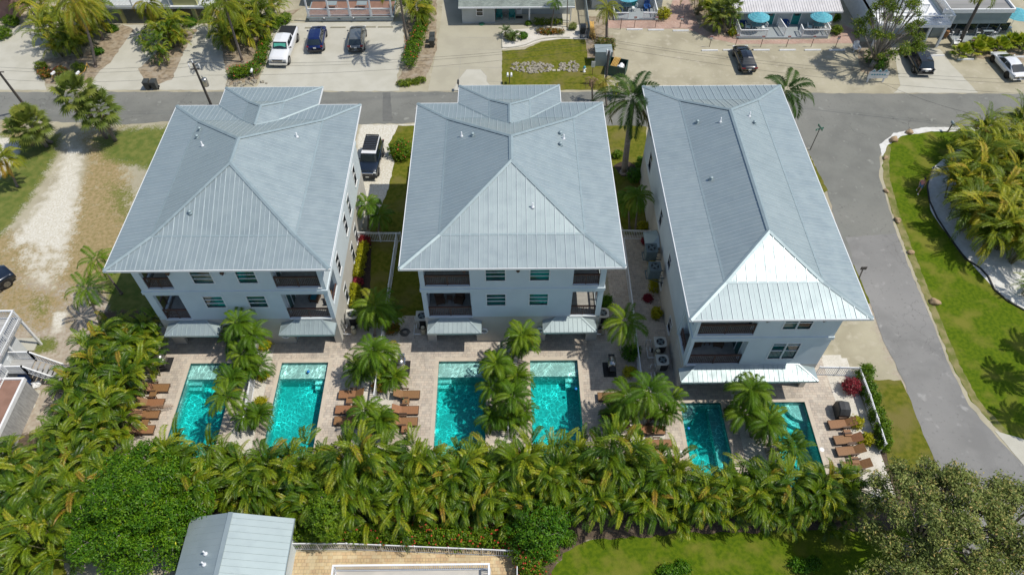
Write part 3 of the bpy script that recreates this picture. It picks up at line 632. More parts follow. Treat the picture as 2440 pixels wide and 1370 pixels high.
def hip_roof(root, xa, xb, ya, yb, ze=ZE, pitch=.335, wing=None):
    """hip roof whose lower 2.65 m is flatter than the rest; the joint carries a flashing strip"""
    m = M['roof']; hw = (xb - xa) / 2; xm = (xa + xb) / 2
    def H(d): return ze + (P1 * d if d < QB else P1 * QB + P2 * (d - QB))
    rf, rb, mn, caps, lp, sf = MB(), MB(), MB(), MB(), MB(), MB()
    def slopes(o, u, v, w, d0, d1, hipL, hipR, lift=0, valley=False):
        """one slope: o eave corner, u along the eave, v inward; w eave length; d from 0 to d1; hip insets on either end (1, 0 or -1)"""
        o, u, v = Vector(o), Vector(u), Vector(v)
        def pt(a, d): q = o + u * a + v * d; return Vector((q.x, q.y, H(d) + lift))
        for a, b in ((0, min(QB, d1)), (QB, d1)):
            if b - a > .01: rf.add([pt(a * hipL, a), pt(w - a * hipR, a), pt(w - b * hipR, b), pt(b * hipL, b)], [(0, 1, 2, 3)])
        n = int(w / pitch) + 2 * int(d1 / pitch) * (1 if valley else 0) ; off = .12
        k = -int(d1 / pitch) - 1 if valley else 0
        while True:
            a = off + k * pitch
            if a > w + (d1 if valley else 0): break
            hi = d1; lo_ = 0
            for side, dist in ((hipL, a), (hipR, w - a)):
                if side == 1: hi = min(hi, dist)
                elif side == -1: lo_ = max(lo_, -dist)
            if hipL == 0 and a < 0 or hipR == 0 and a > w: k += 1; continue
            lo_ += .02; hi -= .1
            sd = abs(v.x) > .5; mb, ww, hh = (rb, .04, .018 if sd else .042) if k % 2 == 0 else (mn, .022, .006 if sd else .016)
            for c, e, p in ((lo_, min(hi, QB), P1), (max(lo_, QB), hi, P2)):
                if e - c > .15: rib(mb, pt(a, c), pt(a, e), Vector((-v.x * p, -v.y * p, 1)), ww, hh)
            k += 1
        if d1 > QB + .4: rib(lp, pt(QB * hipL, QB) + Vector((0, 0, .0)), pt(w - QB * hipR, QB), Vector((-v.x * .33, -v.y * .33, 1)), .15, .03)
    slopes((xa, ya), (1, 0), (0, 1), xb - xa, 0, hw, 1, 1); slopes((xb, ya), (0, 1), (-1, 0), yb - ya, 0, hw, 1, 1)
    slopes((xb, yb), (-1, 0), (0, -1), xb - xa, 0, hw, 1, 1); slopes((xa, yb), (0, -1), (1, 0), yb - ya, 0, hw, 1, 1)
    def cap(pts, w=.17):
        for a, b in zip(pts, pts[1:]):
            a = Vector(a) + Vector((0, 0, .03)); b = Vector(b) + Vector((0, 0, .03)); side = (b - a).normalized().cross(Vector((0, 0, 1))).normalized() * w
            caps.add([a - side - Vector((0, 0, .02)), a + Vector((0, 0, .05)), a + side - Vector((0, 0, .02)), b - side - Vector((0, 0, .02)), b + Vector((0, 0, .05)), b + side - Vector((0, 0, .02))], [(0, 1, 4, 3), (1, 2, 5, 4)])
    for cx, cy, sx, sy in ((xa, ya, 1, 1), (xb, ya, -1, 1), (xa, yb, 1, -1), (xb, yb, -1, -1)): cap([(cx, cy, ze), (cx + sx * QB, cy + sy * QB, H(QB)), (cx + sx * hw, cy + sy * hw, H(hw))])
    cap([(xm, ya + hw, H(hw)), (xm, yb - hw, H(hw))])
    t = .06
    for x0, x1, y0, y1 in ((xa, xb, ya - t, ya), (xa, xb, yb, yb + t), (xa - t, xa, ya - t, yb + t), (xb, xb + t, ya - t, yb + t)): sf.box(x0, x1, y0, y1, ze - .17, ze - .005)
    sf.add([(xa, ya, ze - .12), (xb, ya, ze - .12), (xb, yb, ze - .12), (xa, yb, ze - .12)], [(3, 2, 1, 0)])
    if wing:
        wa, wb, wy = wing; wh = (wb - wa) / 2; wm = (wa + wb) / 2; u = .014; Lw = wy - yb
        slopes((wb, wy), (-1, 0), (0, -1), wb - wa, 0, wh, 1, 1, u); slopes((wb, yb), (0, 1), (-1, 0), Lw, 0, wh, -1, 1, u, True); slopes((wa, wy), (0, -1), (1, 0), Lw, 0, wh, 1, -1, u, True)
        for cx, sx in ((wa, 1), (wb, -1)):
            cap([(cx, wy, ze + u), (cx + sx * QB, wy - QB, H(QB) + u), (cx + sx * wh, wy - wh, H(wh) + u)], .14); cap([(cx, yb, ze + u), (cx + sx * QB, yb - QB, H(QB) + u), (cx + sx * wh, yb - wh, H(wh) + u)], .10)
        cap([(wm, wy - wh, H(wh) + u), (wm, yb - wh, H(wh) + u)], .14)
        for x0, x1, y0, y1 in ((wa - t, wa, yb + t, wy + t), (wb, wb + t, yb + t, wy + t), (wa, wb, wy, wy + t)): sf.box(x0, x1, y0, y1, ze - .17, ze - .005)
        sf.add([(wa, yb + t, ze - .13), (wb, yb + t, ze - .13), (wb, wy, ze - .13), (wa, wy, ze - .13)], [(3, 2, 1, 0)])
    r = rf.build('roof', m, root); rb.build('seam_ribs', M['rib'], r); caps.build('ridge_cap', M['roofcap'], r); sf.build('soffit', M['trim'], root); mn.build('minor_ribs', M['rib'], r)
    if lp.v: lp.build('lap_flashing', M['roofcap'], r)
    return r, lambda x, y: H(max(0, min(x - xa, xb - x, y - ya, yb - y)))
def on_roof(px, py, wl):
    z = 11
    for _ in range(12):
        x, y = G(px, py, z); z = wl(x, y)
    return x, y, z
def roof_vent(root, x, y, z, kind):
    mb = MB()
    if kind == 'pipe':
        mb.lathe([(.17, -.03), (.10, .08), (.05, .12), (.05, .42), (.04, .43)], (x, y, z), 10)
    else:
        mb.lathe([(.2, -.05), (.13, .06), (.09, .1), (.09, .18)], (x, y, z), 12)
        mb.blob((x, y, z + .2), (.15, .15, .09), 2, .0, 12, 6)
        mb.m = 0
    mb.build('roof_vent', M['roofcap' if kind == 'hood' else 'alum'], root, True)
def window(root, O, U, N, u0, u1, z0, z1, mull=0, rails=(.5,), glass='glass', trim=.1, sill=False):
    O = Vector(O); U = Vector(U); N = Vector(N); Z = Vector((0, 0, 1))
    def P_(u, z, d): return O + U * u + N * d + Z * z
    fr = MB(); t = trim
    def bx(a0, a1, c0, c1, d0, d1):
        vs = [P_(a, c, d) for c in (c0, c1) for d in (d0, d1) for a in (a0, a1)]
        fr.add(vs, [(0, 1, 3, 2), (4, 6, 7, 5), (0, 4, 5, 1), (2, 3, 7, 6), (0, 2, 6, 4), (1, 5, 7, 3)])
    bx(u0 - t, u1 + t, z1, z1 + t, -.08, .03); bx(u0 - t, u1 + t, z0 - t, z0, -.08, .035 if not sill else .09)
    bx(u0 - t, u0, z0, z1, -.08, .03); bx(u1, u1 + t, z0, z1, -.08, .03)
    n = mull + 1
    for k in range(1, n): x = u0 + (u1 - u0) * k / n; bx(x - .05, x + .05, z0, z1, -.08, .025)
    for rl in rails: z = z0 + (z1 - z0) * rl; bx(u0, u1, z - .025, z + .025, -.075, -.015)
    f = fr.build('window', M['trim'], root)
    g = MB(); g.add([P_(u0, z0, -.06), P_(u1, z0, -.06), P_(u1, z1, -.06), P_(u0, z1, -.06)], [(0, 1, 2, 3)]); g.build('pane', M[glass], f)
    return f
def railing(root, a, b, z, h=1.05, m=None, step=.13, name='railing', mid=True, post=.07, bal=.035):
    a = Vector((*a, z)); b = Vector((*b, z)); d = (b - a); L = d.length; u = d / L; up = Vector((0, 0, 1))
    mb = MB(); mb.bar(a + up * h, b + up * h, .11, .05); mb.bar(a + up * .12, b + up * .12, .05, .07); mb.bar(a + up * (h - .1), b + up * (h - .1), .04, .07)
    n = int(L / step)
    for i in range(1, n):
        p = a + u * (L * i / n); mb.bar(p + up * .13, p + up * (h - .08), bal, bal, u)
    for t in ((0, .5, 1) if mid else (0, 1)):
        p = a + u * (post / 2 + (L - post) * t); mb.bar(p, p + up * (h + .02), post, post, u)
    return mb.build(name, m or M['wood_dark'], root)
def awning(root, xe0, xe1, xt0, xt1, ywall, ze, zt, depth, pitch=.345):
    ye = ywall - depth; rf = MB(); a, b, c, d = (xe0, ye, ze), (xe1, ye, ze), (xt1, ywall - .02, zt), (xt0, ywall - .02, zt)
    e, f = (xe0, ywall - .02, ze), (xe1, ywall - .02, ze)
    rf.add([a, b, c, d], [(0, 1, 2, 3)]); rf.add([e, a, d], [(0, 1, 2)]); rf.add([b, f, c], [(0, 1, 2)])
    rf.box(xe0, xe1, ye - .05, ye - .003, ze - .16, ze - .004); rf.box(xe0 - .05, xe0, ye - .05, ywall - .02, ze - .16, ze - .004); rf.box(xe1, xe1 + .05, ye - .05, ywall - .02, ze - .16, ze - .004)
    rf.add([(xe0, ye, ze - .1), (xe1, ye, ze - .1), (xe1, ywall, ze - .1), (xe0, ywall, ze - .1)], [(3, 2, 1, 0)])
    s = (zt - ze) / depth; x = xe0 + .2
    while x < xe1:
        lf = (x - xe0) / (xt0 - xe0) if x < xt0 else ((xe1 - x) / (xe1 - xt1) if x > xt1 else 1)
        y1 = ye + lf * depth - .05
        if y1 - ye > .15: rib(rf, (x, ye, ze), (x, y1, ze + s * (y1 - ye)), (0, -s, 1))
        x += pitch
    for p_, q_ in ((a, d), (b, c), (d, c)): rib(rf, Vector(p_) + Vector((0, 0, .0)), Vector(q_), (0, -s, 1), .12, .05)
    rf.build('awning', M['roof'], root)
def recess(root, x0, x1, yf, z0, z1, depth, inner, floor='tile', door=True, side=True):
    """room of a covered balcony or patio behind an opening; inner = side ('L'/'R') on which the house lies"""
    mb = MB(); yb = yf + depth
    mb.add([(x0 - .3, yb, z0 - .1), (x1 + .3, yb, z0 - .1), (x1 + .3, yb, z1 + .3), (x0 - .3, yb, z1 + .3)], [(0, 1, 2, 3)])
    xi = x1 + .002 if inner == 'R' else x0 - .002
    if side: mb.add([(xi, yf + .2, z0 - .1), (xi, yb, z0 - .1), (xi, yb, z1 + .3), (xi, yf + .2, z1 + .3)], [(0, 1, 2, 3)])
    mb.add([(x0 - .3, yf + .2, z1 + .25), (x1 + .3, yf + .2, z1 + .25), (x1 + .3, yb, z1 + .25), (x0 - .3, yb, z1 + .25)], [(0, 1, 2, 3)])
    r = mb.build('balcony', M['stucco'], root)
    fl = MB(); fl.box(x0 - .02 if side else x0 - .3, x1 + .02 if side else x1 + .3, yf + .02, yb + .01, z0 - .2, z0); fl.build('floor', M[floor], r)
    if door:
        s = 1 if inner == 'L' else -1; xd = xi + s * .04
        fr = MB()
        for yy in (yf + .55, yf + 1.35, yf + 2.1): fr.box(min(xd, xd + s * .05), max(xd, xd + s * .05), yy - .04, yy + .04, z0, z0 + 2.25)
        fr.box(min(xd, xd + s * .05), max(xd, xd + s * .05), yf + .5, yf + 2.15, z0 + 2.25, z0 + 2.33)
        dr = fr.build('sliding_door', M['trim'], root)
        g = MB(); g.add([(xd + s * .02, yf + .55, z0), (xd + s * .02, yf + 2.1, z0), (xd + s * .02, yf + 2.1, z0 + 2.25), (xd + s * .02, yf + .55, z0 + 2.25)], [(0, 1, 2, 3)]); g.build('pane', M['glass'], dr)
def house(label, rx, ry, wx, wy, bal, gf, wins, laws, side_wins, wing=None, sidebal=(), vents=(), corner='LR'):
    root = top('holiday_house', label, 'house', (0, 0, 0), 0, 'three-storey holiday houses with metal roofs')
    x0, x1 = wx; y0, y1 = wy; w = x1 - x0; th = .28
    F = ((x0, y0, 0), (1, 0, 0), (0, -1, 0)); Rt = ((x1, y0, 0), (0, 1, 0), (1, 0, 0)); Lf = ((x0, y1, 0), (0, -1, 0), (-1, 0, 0)); Bk = ((x1, y1, 0), (-1, 0, 0), (0, 1, 0))
    up = [(a - x0, b - x0, c, d) for a, b, c, d in bal] + [(a - x0, b - x0, c, d) for a, b, c, d, *_ in wins]
    lo = [(a - x0, b - x0, -.1, 2.62) for a, b in gf]
    rs = [(s[1] - y0, s[2] - y0, s[3], s[4]) for s in sidebal if s[0] == 'R'] + [(s[1] - y0, s[2] - y0, s[3], s[4]) for s in side_wins if s[0] == 'R']
    ls = [(y1 - s[2], y1 - s[1], s[3], s[4]) for s in sidebal if s[0] == 'L'] + [(y1 - s[2], y1 - s[1], s[3], s[4]) for s in side_wins if s[0] == 'L']
    mu, ml = MB(), MB(); D = y1 - y0
    for mb, a, b, fh in ((mu, 3.28, 9.78, up), (ml, 0, 3.28, lo)):
        panel(mb, *F, w, a, b, th, fh)
        panel(mb, Vector(Rt[0]) + Vector((0, th, 0)), Rt[1], Rt[2], D - th, a, b, th, [(h[0] - th, h[1] - th, h[2], h[3]) for h in rs])
        panel(mb, Lf[0], Lf[1], Lf[2], D - th, a, b, th, ls)
        panel(mb, Vector(Bk[0]) - Vector((th, 0, 0)), Bk[1], Bk[2], w - 2 * th, a, b, th, [])
    if wing:
        wa, wb, wyy = wing[0] + .9, wing[1] - .9, wing[2] - .9
        for mb, a, b in ((mu, 3.28, 9.78), (ml, 0, 3.28)): mb.box(wa, wb, y1 + .002, wyy, a, b)
    mu.build('wall', M['stucco'], root); ml.build('wall', M['stucco_low'], root)
    bd = MB(); e = .07
    bd.box(x0 - e, x1 + e, y0 - e, y0 - .002, 6.42, 6.74); bd.box(x1 + .002, x1 + e, y0, y1, 6.42, 6.74); bd.box(x0 - e, x0 - .002, y0, y1, 6.42, 6.74)
    bd.build('storey_band', M['stucco'], root)
    # dark interior core so that windows look into a room
    co = MB(); co.add([(x0 + .4, y0 + 2.95, 3.4), (x1 - .4, y0 + 2.95, 3.4), (x1 - .4, y0 + 2.95, 9.7), (x0 + .4, y0 + 2.95, 9.7)], [(0, 1, 2, 3)])
    for zz in (3.05, 6.55): co.box(x0 + th + .01, x1 - th - .01, y0 + th + .01, y1 - th - .01, zz - .1, zz)
    co.build('floor_slab', M['tile'], root)
    for (a, b, c, d) in bal:
        left = (a + b) / 2 < (x0 + x1) / 2
        inner = 'R' if left else 'L'
        z0 = c + (-.02); recess(root, a, b, y0, c - .02, d, 2.75, inner)
        railing(root, (a - .02, y0 + .12), (b + .02, y0 + .12), c, 1.08)
        railing(root, (x0 + .12, y0 + .55), (x0 + .12, y0 + 2.5), c, 1.08) if left else (railing(root, (x1 - .12, y0 + .55), (x1 - .12, y0 + 2.5), c, 1.08) if sidebal and any(s[0] == 'R' for s in sidebal) else None)
        lg = MB(); lg.box(a - .05, b + .05, y0 - .05, y0 - .002, c - .07, c - .001); lg.build('ledge', M['trim'], root)
    for a, b in gf: recess(root, a, b, y0, .05, 2.6, 2.6, 'R' if (a + b) / 2 < (x0 + x1) / 2 else 'L', 'paver', True)
    for a, b, c, d, mull in wins: window(root, *F, a - x0, b - x0, c, d, mull, (.33, .66) if not mull else (.5, .84), 'glass', .09)
    for s in side_wins:
        if s[0] == 'R': window(root, *Rt, s[1] - y0, s[2] - y0, s[3], s[4], 0, (.5,), 'glassdark', .1, True)
        else: window(root, *Lf, y1 - s[2], y1 - s[1], s[3], s[4], 0, (.5,), 'glassdark', .1, True)
    for aw in laws: awning(root, *aw)
    # small lamps under the eave
    for a, b, c, d in bal[:1]:
        pass
    fixt = [x for x in ((wins[0][0] + wins[0][1]) / 2 - 2.2, (wins[0][0] + wins[0][1]) / 2 + 1.6)]
    for xx in fixt:
        mb = MB(); mb.box(xx - .12, xx + .12, y0 - .16, y0 - .003, 8.72, 8.92); mb.lathe([(.06, -.1), (.09, 0)], (xx, y0 - .09, 8.72), 8); mb.build('wall_lamp', M['wood_dark'], root)
    r, wl = hip_roof(root, rx[0], rx[1], ry[0], ry[1], wing=wing)
    for (px, py, k) in vents:
        x, y, z = on_roof(px, py, wl); roof_vent(r, x, y, z, k)
    return root
Z2, Z3 = (3.3, 6.22), (7.0, 9.6)
house('house with bluish grey metal hip roof beside the sandy vacant lot', (-27.6, -12.18), (32.4, 50.5), (-26.42, -13.1), (33.1, 49.6),
      [(-25.88, -23.98, *Z2), (-25.88, -23.98, *Z3), (-16.55, -13.42, *Z2), (-16.65, -13.42, *Z3)], [(-25.45, -22.2), (-16.75, -13.66)],
      [(-22.3, -20.92, 4.78, 6.06, 0), (-22.3, -20.92, 7.62, 8.92, 0), (-19.1, -17.8, 4.78, 6.06, 0), (-19.1, -17.8, 7.62, 8.92, 0)],
      [(-25.95, -21.95, -24.85, -22.95, 33.1, 2.74, 3.14, 1.12), (-17.3, -13.15, -16.15, -14.15, 33.1, 2.74, 3.14, 1.12)],
      [('R', 36.6, 37.4, 4.2, 5.95), ('R', 40.8, 41.6, 4.2, 5.95), ('R', 43.0, 43.8, 4.2, 5.95), ('R', 36.6, 37.4, 7.4, 9.1), ('R', 40.8, 41.6, 7.4, 9.1), ('R', 36.5, 37.3, .7, 2.4), ('R', 40.8, 41.6, .7, 2.5), ('R', 43.0, 43.8, .7, 2.5), ('R', 46.6, 47.4, .7, 2.5), ('R', 46.6, 47.4, 4.2, 5.95)],
      (-24.05, -15.75, 52.95), [('R', 33.7, 35.6, 4.2, 6.22), ('R', 33.7, 35.6, 7.9, 9.6), ('L', 33.7, 35.4, 3.3, 6.22), ('L', 33.7, 35.4, 7.0, 9.6)],
      [(476, 310, 'hood'), (470, 328, 'hood'), (483, 348, 'pipe'), (708, 327, 'pipe'), (453, 508, 'hood')])
house('middle house with grey metal hip roof between its two neighbours', (-7.4, 8.17), (32.35, 50.58), (-6.28, 7.08), (33.12, 49.7),
      [(-5.93, -2.67, *Z2), (-5.93, -2.67, *Z3), (4.8, 6.68, *Z2), (4.75, 6.66, *Z3)], [(-5.6, -2.43), (3.0, 6.2)],
      [(-1.5, -.14, 4.72, 6.02, 0), (-1.5, -.14, 7.62, 8.9, 0), (1.66, 3.0, 4.72, 6.02, 0), (1.66, 3.0, 7.62, 8.9, 0)],
      [(-6.05, -2.02, -5.05, -3.1, 33.12, 2.78, 3.16, 1.15), (2.75, 6.75, 3.7, 5.65, 33.12, 2.78, 3.16, 1.15)],
      [('R', 40.8, 41.6, 4.2, 5.95), ('L', 40.8, 41.6, 4.2, 5.95)], (-3.98, 4.66, 53.0),
      [('R', 33.7, 35.5, 3.3, 6.22), ('R', 33.7, 35.5, 7.0, 9.6), ('L', 33.7, 35.5, 4.2, 6.22), ('L', 33.7, 35.5, 7.9, 9.6)],
      [(1100, 325, 'pipe'), (1126, 323, 'hood'), (1335, 320, 'hood'), (1343, 331, 'pipe'), (1335, 346, 'hood'), (1269, 494, 'pipe')])
house('long house with bright white front roof slope by the side road', (11.86, 23.75), (27.8, 52.78), (12.77, 22.5), (28.6, 51.9),
      [(13.0, 16.77, *Z2), (13.0, 16.87, *Z3)], [(13.05, 17.2), (17.6, 22.1)],
      [(18.62, 20.5, 4.05, 5.93, 1), (18.66, 20.52, 7.7, 8.95, 1)],
      [(12.5, 22.35, 13.75, 21.1, 28.6, 2.88, 3.3, 1.2)],
      [('L', 41.6, 42.4, 4.0, 5.4), ('L', 36.8, 37.6, 4.2, 5.3), ('L', 37.5, 38.2, .9, 1.9), ('L', 48.3, 49.3, 4.0, 5.6), ('L', 33.0, 33.8, .9, 2.2)], None,
      [('L', 29.2, 31.1, 3.6, 6.2), ('L', 29.2, 31.1, 7.3, 9.5)],
      [(1661, 293, 'hood'), (1716, 291, 'pipe'), (1797, 295, 'hood'), (1785, 278, 'pipe'), (1694, 428, 'hood')])
# small hung canopy over the side door of the long house
mb = MB(); x, y = 12.72, 40.3
mb.add([(x, y, 3.0), (x, y + 2.0, 3.0), (x - 1.1, y + 2.0, 2.7), (x - 1.1, y, 2.7), (x, y + 1.0, 3.35)], [(3, 0, 4), (2, 3, 4), (1, 2, 4)])
mb.box(x - 1.12, x, y - .02, y + 2.02, 2.6, 2.69); tag(mb.build('door_canopy', M['roof']), 'small metal canopy over the side door between the middle and long houses', 'canopy')

# ---------------------------------------------------------------- balcony and patio furniture
def wicker_chair(label, x, y, z, rz, cush='cushion', group='wicker chairs on the balconies'):
    t = top('patio_chair', label, 'chair', (x, y, z), rz, group)
    b = MB(); b.box(-.34, .34, -.32, .34, .08, .36); b.box(-.36, -.25, -.34, .34, .36, .58); b.box(.25, .36, -.34, .34, .36, .58); b.build('seat', M['wickerdark'], t)
    b = MB(); b.box(-.36, .36, .26, .38, .1, .86); b.build('backrest', M['wickerdark'], t)
    b = MB(); b.box(-.25, .25, -.3, .25, .365, .46); b.box(-.25, .25, .17, .255, .46, .85); b.build('cushion', M[cush], t)
    b = MB(); [b.box(sx - .03, sx + .03, sy - .03, sy + .03, 0, .08) for sx in (-.3, .3) for sy in (-.3, .3)]; b.build('feet', M['black'], t)
    return t
def side_table(label, x, y, z, h=.45, s=.5, m='wickerdark', group='side tables'):
    t = top('side_table', label, 'side table', (x, y, z), 0, group)
    b = MB(); b.box(-s / 2, s / 2, -s / 2, s / 2, h - .05, h); b.build('table_top', M[m], t)
    for sx in (-1, 1):
        for sy in (-1, 1): b = MB(); q = s / 2 - .04; b.box(sx * q - .025, sx * q + .025, sy * q - .025, sy * q + .025, 0, h - .05); b.build('leg', M[m], t)
    return t
wicker_chair('wicker chair with teal cushion on the second-floor balcony nearest the sandy lot house corner', -14.9, 34.9, 3.29, R(-10), 'tealfab')
wicker_chair('wicker chair with cream cushion in the sunlit balcony corner', -13.75, 34.7, 3.29, R(-70), 'cushion')
wicker_chair('dark wicker chair, nearer the outer wall, on the middle house balcony', -5.2, 34.6, 3.29, R(15), 'wickerdark')
wicker_chair('dark wicker chair, nearer the windows, on the middle house balcony', -3.7, 34.6, 3.29, R(-15), 'wickerdark')
side_table('low dark table between two dark wicker chairs on the middle house balcony', -4.45, 34.7, 3.29, .42, .45)
wicker_chair('dark wicker chair, nearer the outer wall, on the long house balcony', 13.9, 30.4, 3.29, R(15), 'wickerdark')
wicker_chair('dark wicker chair, nearer the glass door, on the long house balcony', 15.6, 30.4, 3.29, R(-15), 'wickerdark')
side_table('low dark table between two dark wicker chairs on the long house balcony', 14.75, 30.5, 3.29, .42, .45)

def lounger_proto():
    t = top('sun_lounger', 'x', 'sun lounger', (0, 0, 0), 0, 'brown wicker loungers beside the pools')
    b = MB(); b.box(-.32, .32, -.95, .30, .27, .33); b.build('seat', M['wicker'], t)
    for k in range(14): pass
    b = MB(); a = R(32); Mx = Matrix.Translation((0, .30, .30)) @ Matrix.Rotation(a, 4, 'X'); b.box(-.32, .32, 0, .78, -.03, .03, Mx); b.build('backrest', M['wicker'], t)
    for s in (-1, 1):
        b = MB(); b.box(s * .385 - .055, s * .385 + .055, -.15, .42, .50, .54); b.bar((s * .385, -.05, .0), (s * .385, .0, .5), .05); b.bar((s * .385, .32, 0), (s * .385, .34, .5), .05); b.build('armrest', M['wickerdark'], t)
    for sx, sy in ((-.28, -.88), (.28, -.88), (-.28, .25), (.28, .25)):
        b = MB(); b.box(sx - .03, sx + .03, sy - .03, sy + .03, 0, .27); b.build('leg', M['wickerdark'], t)
    b = MB(); b.box(-.35, -.322, -.95, .3, .24, .335); b.box(.322, .35, -.95, .3, .24, .335); b.box(-.35, .35, -.985, -.952, .24, .335); b.build('frame', M['wickerdark'], t)
    return t
LP = lounger_proto(); used = [False]
def lounger(px, py, face, label, z=.25):
    """px,py = middle of the foot end; face = direction (deg) of the foot end"""
    x, y = G(px, py, z); a = R(face); d = Vector((math.cos(a), math.sin(a))); c = (x - d.x * .95, y - d.y * .95, .03)
    rz = a + R(90)
    if not used[0]: used[0] = True; LP.location = c; LP.rotation_euler = (0, 0, rz); LP['label'] = label
    else: dup(LP, c, rz, label)
names = ['farthest from the street', 'second from the hedge', 'third from the hedge', 'nearest the grill']
for k, (px, py) in enumerate([(403, 925), (391, 961), (380, 988), (368, 1024)]): lounger(px, py, 0, ['lounger under hedge fronds, nearest the grill, at the pool by the sandy lot', 'second lounger from the grill at the pool by the sandy lot', 'lounger under a drooping dry frond at the pool by the sandy lot', 'lounger farthest from the grill at the pool by the sandy lot'][k])
for k, (px, py) in enumerate([(808, 941), (800, 977), (797, 1003)]): lounger(px, py, 180, ['lounger in full view beside the brightest pool, nearest the house', 'middle lounger beside the brightest pool, half under a palm', 'lounger beside the brightest pool, closest to the hedge'][k])
for k, (px, py) in enumerate([(1000, 941), (997, 978), (995, 1005)]): lounger(px, py, 0, ['lounger nearest the open grill by the pool with the palm shadow', 'middle lounger by the pool with the palm shadow', 'lounger nearest the hedge by the pool with the palm shadow'][k])
for k, (px, py) in enumerate([(1425, 946), (1432, 988), (1436, 1016)]): lounger(px, py, 180, ['lounger poking out from a big palm beside the shaded patio', 'second lounger under the big palm beside the shaded patio', 'third lounger under the big palm beside the shaded patio'][k])
for k, (px, py) in enumerate([(1590, 990), (1583, 1025), (1600, 1058), (1608, 1098)]): lounger(px, py, 0, ['lounger nearest the long house by the calm teal pool', 'second lounger from the long house by the calm teal pool', 'third lounger from the long house by the calm teal pool', 'lounger nearest the hedge by the calm teal pool'][k])
for k, (px, py) in enumerate([(1975, 1013), (1988, 1050), (1994, 1077), (2008, 1112)]): lounger(px, py, 184, ['lounger next to the covered grill by the white fence', 'second lounger from the covered grill by the white fence', 'third lounger from the covered grill by the white fence', 'lounger farthest from the covered grill by the white fence'][k])
for k, (px, py, lab) in enumerate([(365, 937, 'wicker side table between the two loungers nearest the grill by the sandy lot'), (345, 1007, 'wicker side table between the two far loungers by the sandy lot'), (833, 954, 'wicker side table between loungers beside the brightest pool'), (967, 957, 'wicker side table with two green bottles beside the palm-shadow pool'), (2020, 1031, 'wicker side table between first and second loungers by the fence'), (2038, 1096, 'wicker side table between third and fourth loungers by the fence'), (1470, 966, 'wicker side table under the big palm by the shaded patio'), (965, 1022, 'wicker side table against the hedge by the palm-shadow pool')]):
    x, y = G(px, py, .45); side_table(lab, x, y, .03, .45, .5, 'wicker', 'wicker side tables by the loungers')
for px, py in ((961, 951), (968, 957)):
    x, y = G(px, py, .5); b = MB(); b.lathe([(.03, .48), (.035, .6), (.012, .66), (.012, .72)], (x, y, 0), 8); tag(b.build('bottle', M['greenhose']), 'green bottle on the side table beside the palm-shadow pool', 'bottle', 'green bottles')

# grills
def grill(label, px, py, rz, covered=False, dark=False):
    x, y = G(px, py)
    t = top('gas_grill', label, 'grill', (x, y, .03), rz, 'grills on the pool patios')
    if covered:
        b = MB(); b.tint = .5
        pts = [(-.62, 0), (-.62, .75), (-.45, 1.0), (-.33, 1.15), (.33, 1.15), (.45, 1.0), (.62, .75), (.62, 0)]
        sh = [(0, 1), (.5, 1), (.85, .93), (1, .8)]
        for yy, sc in ((-.42, .9), (-.36, 1), (.36, 1), (.42, .9)): pass
        vs = []; fs = []
        ys = [(-.42, .9), (-.34, .98), (0, 1.02), (.34, .98), (.42, .9)]
        for yy, sc in ys:
            for a_, z_ in pts: vs.append((a_ * sc + .015 * math.sin(9 * z_ + yy * 7), yy, z_ * sc))
        n = len(pts)
        for i in range(len(ys) - 1):
            for k in range(n - 1): fs.append((i * n + k, i * n + k + 1, (i + 1) * n + k + 1, (i + 1) * n + k))
        fs.append(tuple(range(n))); fs.append(tuple((len(ys) - 1) * n + k for k in range(n))[::-1]); b.add(vs, fs); b.build('cover', M['dark'], t)
        return
    b = MB(); b.box(-.38, .38, -.25, .25, .12, .82); b.build('cabinet', M['black' if dark else 'steel'], t)
    b = MB(); vs = []
    pr = [(-.27, .82), (-.27, .98), (-.18, 1.10), (0, 1.15), (.2, 1.08), (.27, .92), (.27, .82)]
    n = len(pr)
    for xx in (-.37, .37):
        for yy, zz in pr: vs.append((xx, yy, zz))
    b.add(vs, [(k, k + 1, n + k + 1, n + k) for k in range(n - 1)] + [tuple(range(n))[::-1], tuple(range(n, 2 * n))]); b.build('hood', M['steel'], t, True)
    for s in (-1, 1): b = MB(); b.box(min(s * .382, s * .78), max(s * .382, s * .78), -.24, .24, .78, .83); b.build('side_shelf', M['steel' if not dark else 'dark'], t)
    b = MB(); b.box(-.36, .36, -.33, -.251, .68, .82); [b.lathe([(.028, 0), (.028, .04)], (xx, -.35, .75), 8) for xx in (-.25, -.08, .08, .25)]; b.build('control_panel', M['chrome'], t)
    b = MB(); b.bar((-.3, -.3, 1.0), (.3, -.3, 1.0), .03); b.build('handle', M['chrome'], t)
    for s in (-1, 1): b = MB(); b.tube([(s * .34, -.15, .07), (s * .30, -.15, .07)], .07, 10); b.build('wheel', M['black'], t)
    m = MB(); m.box(-.0, 0, 0, 0, 0, 0)
def grill_mat(px, py, label):
    x, y = G(px, py); b = MB(); b.box(x - .5, x + .5, y - .72, y + .62, .032, .045); tag(b.build('grill_mat', M['black']), label, 'mat', 'black mats under grills')
grill('steel grill on a black mat at the patio by the sandy lot', 391, 866, R(90)); grill_mat(395, 868, 'black mat under the grill by the sandy lot')
grill('steel grill on a black mat near the palm-shadow pool', 958, 876, R(90)); grill_mat(962, 876, 'black mat under the grill near the palm-shadow pool')
grill('grill with closed hood on a black mat in the shaded patio', 1456, 878, R(-90), dark=True); grill_mat(1452, 880, 'black mat under the grill in the shaded patio')
grill('tall grill under a dark cover beside the white fence', 2000, 985, R(86), True)

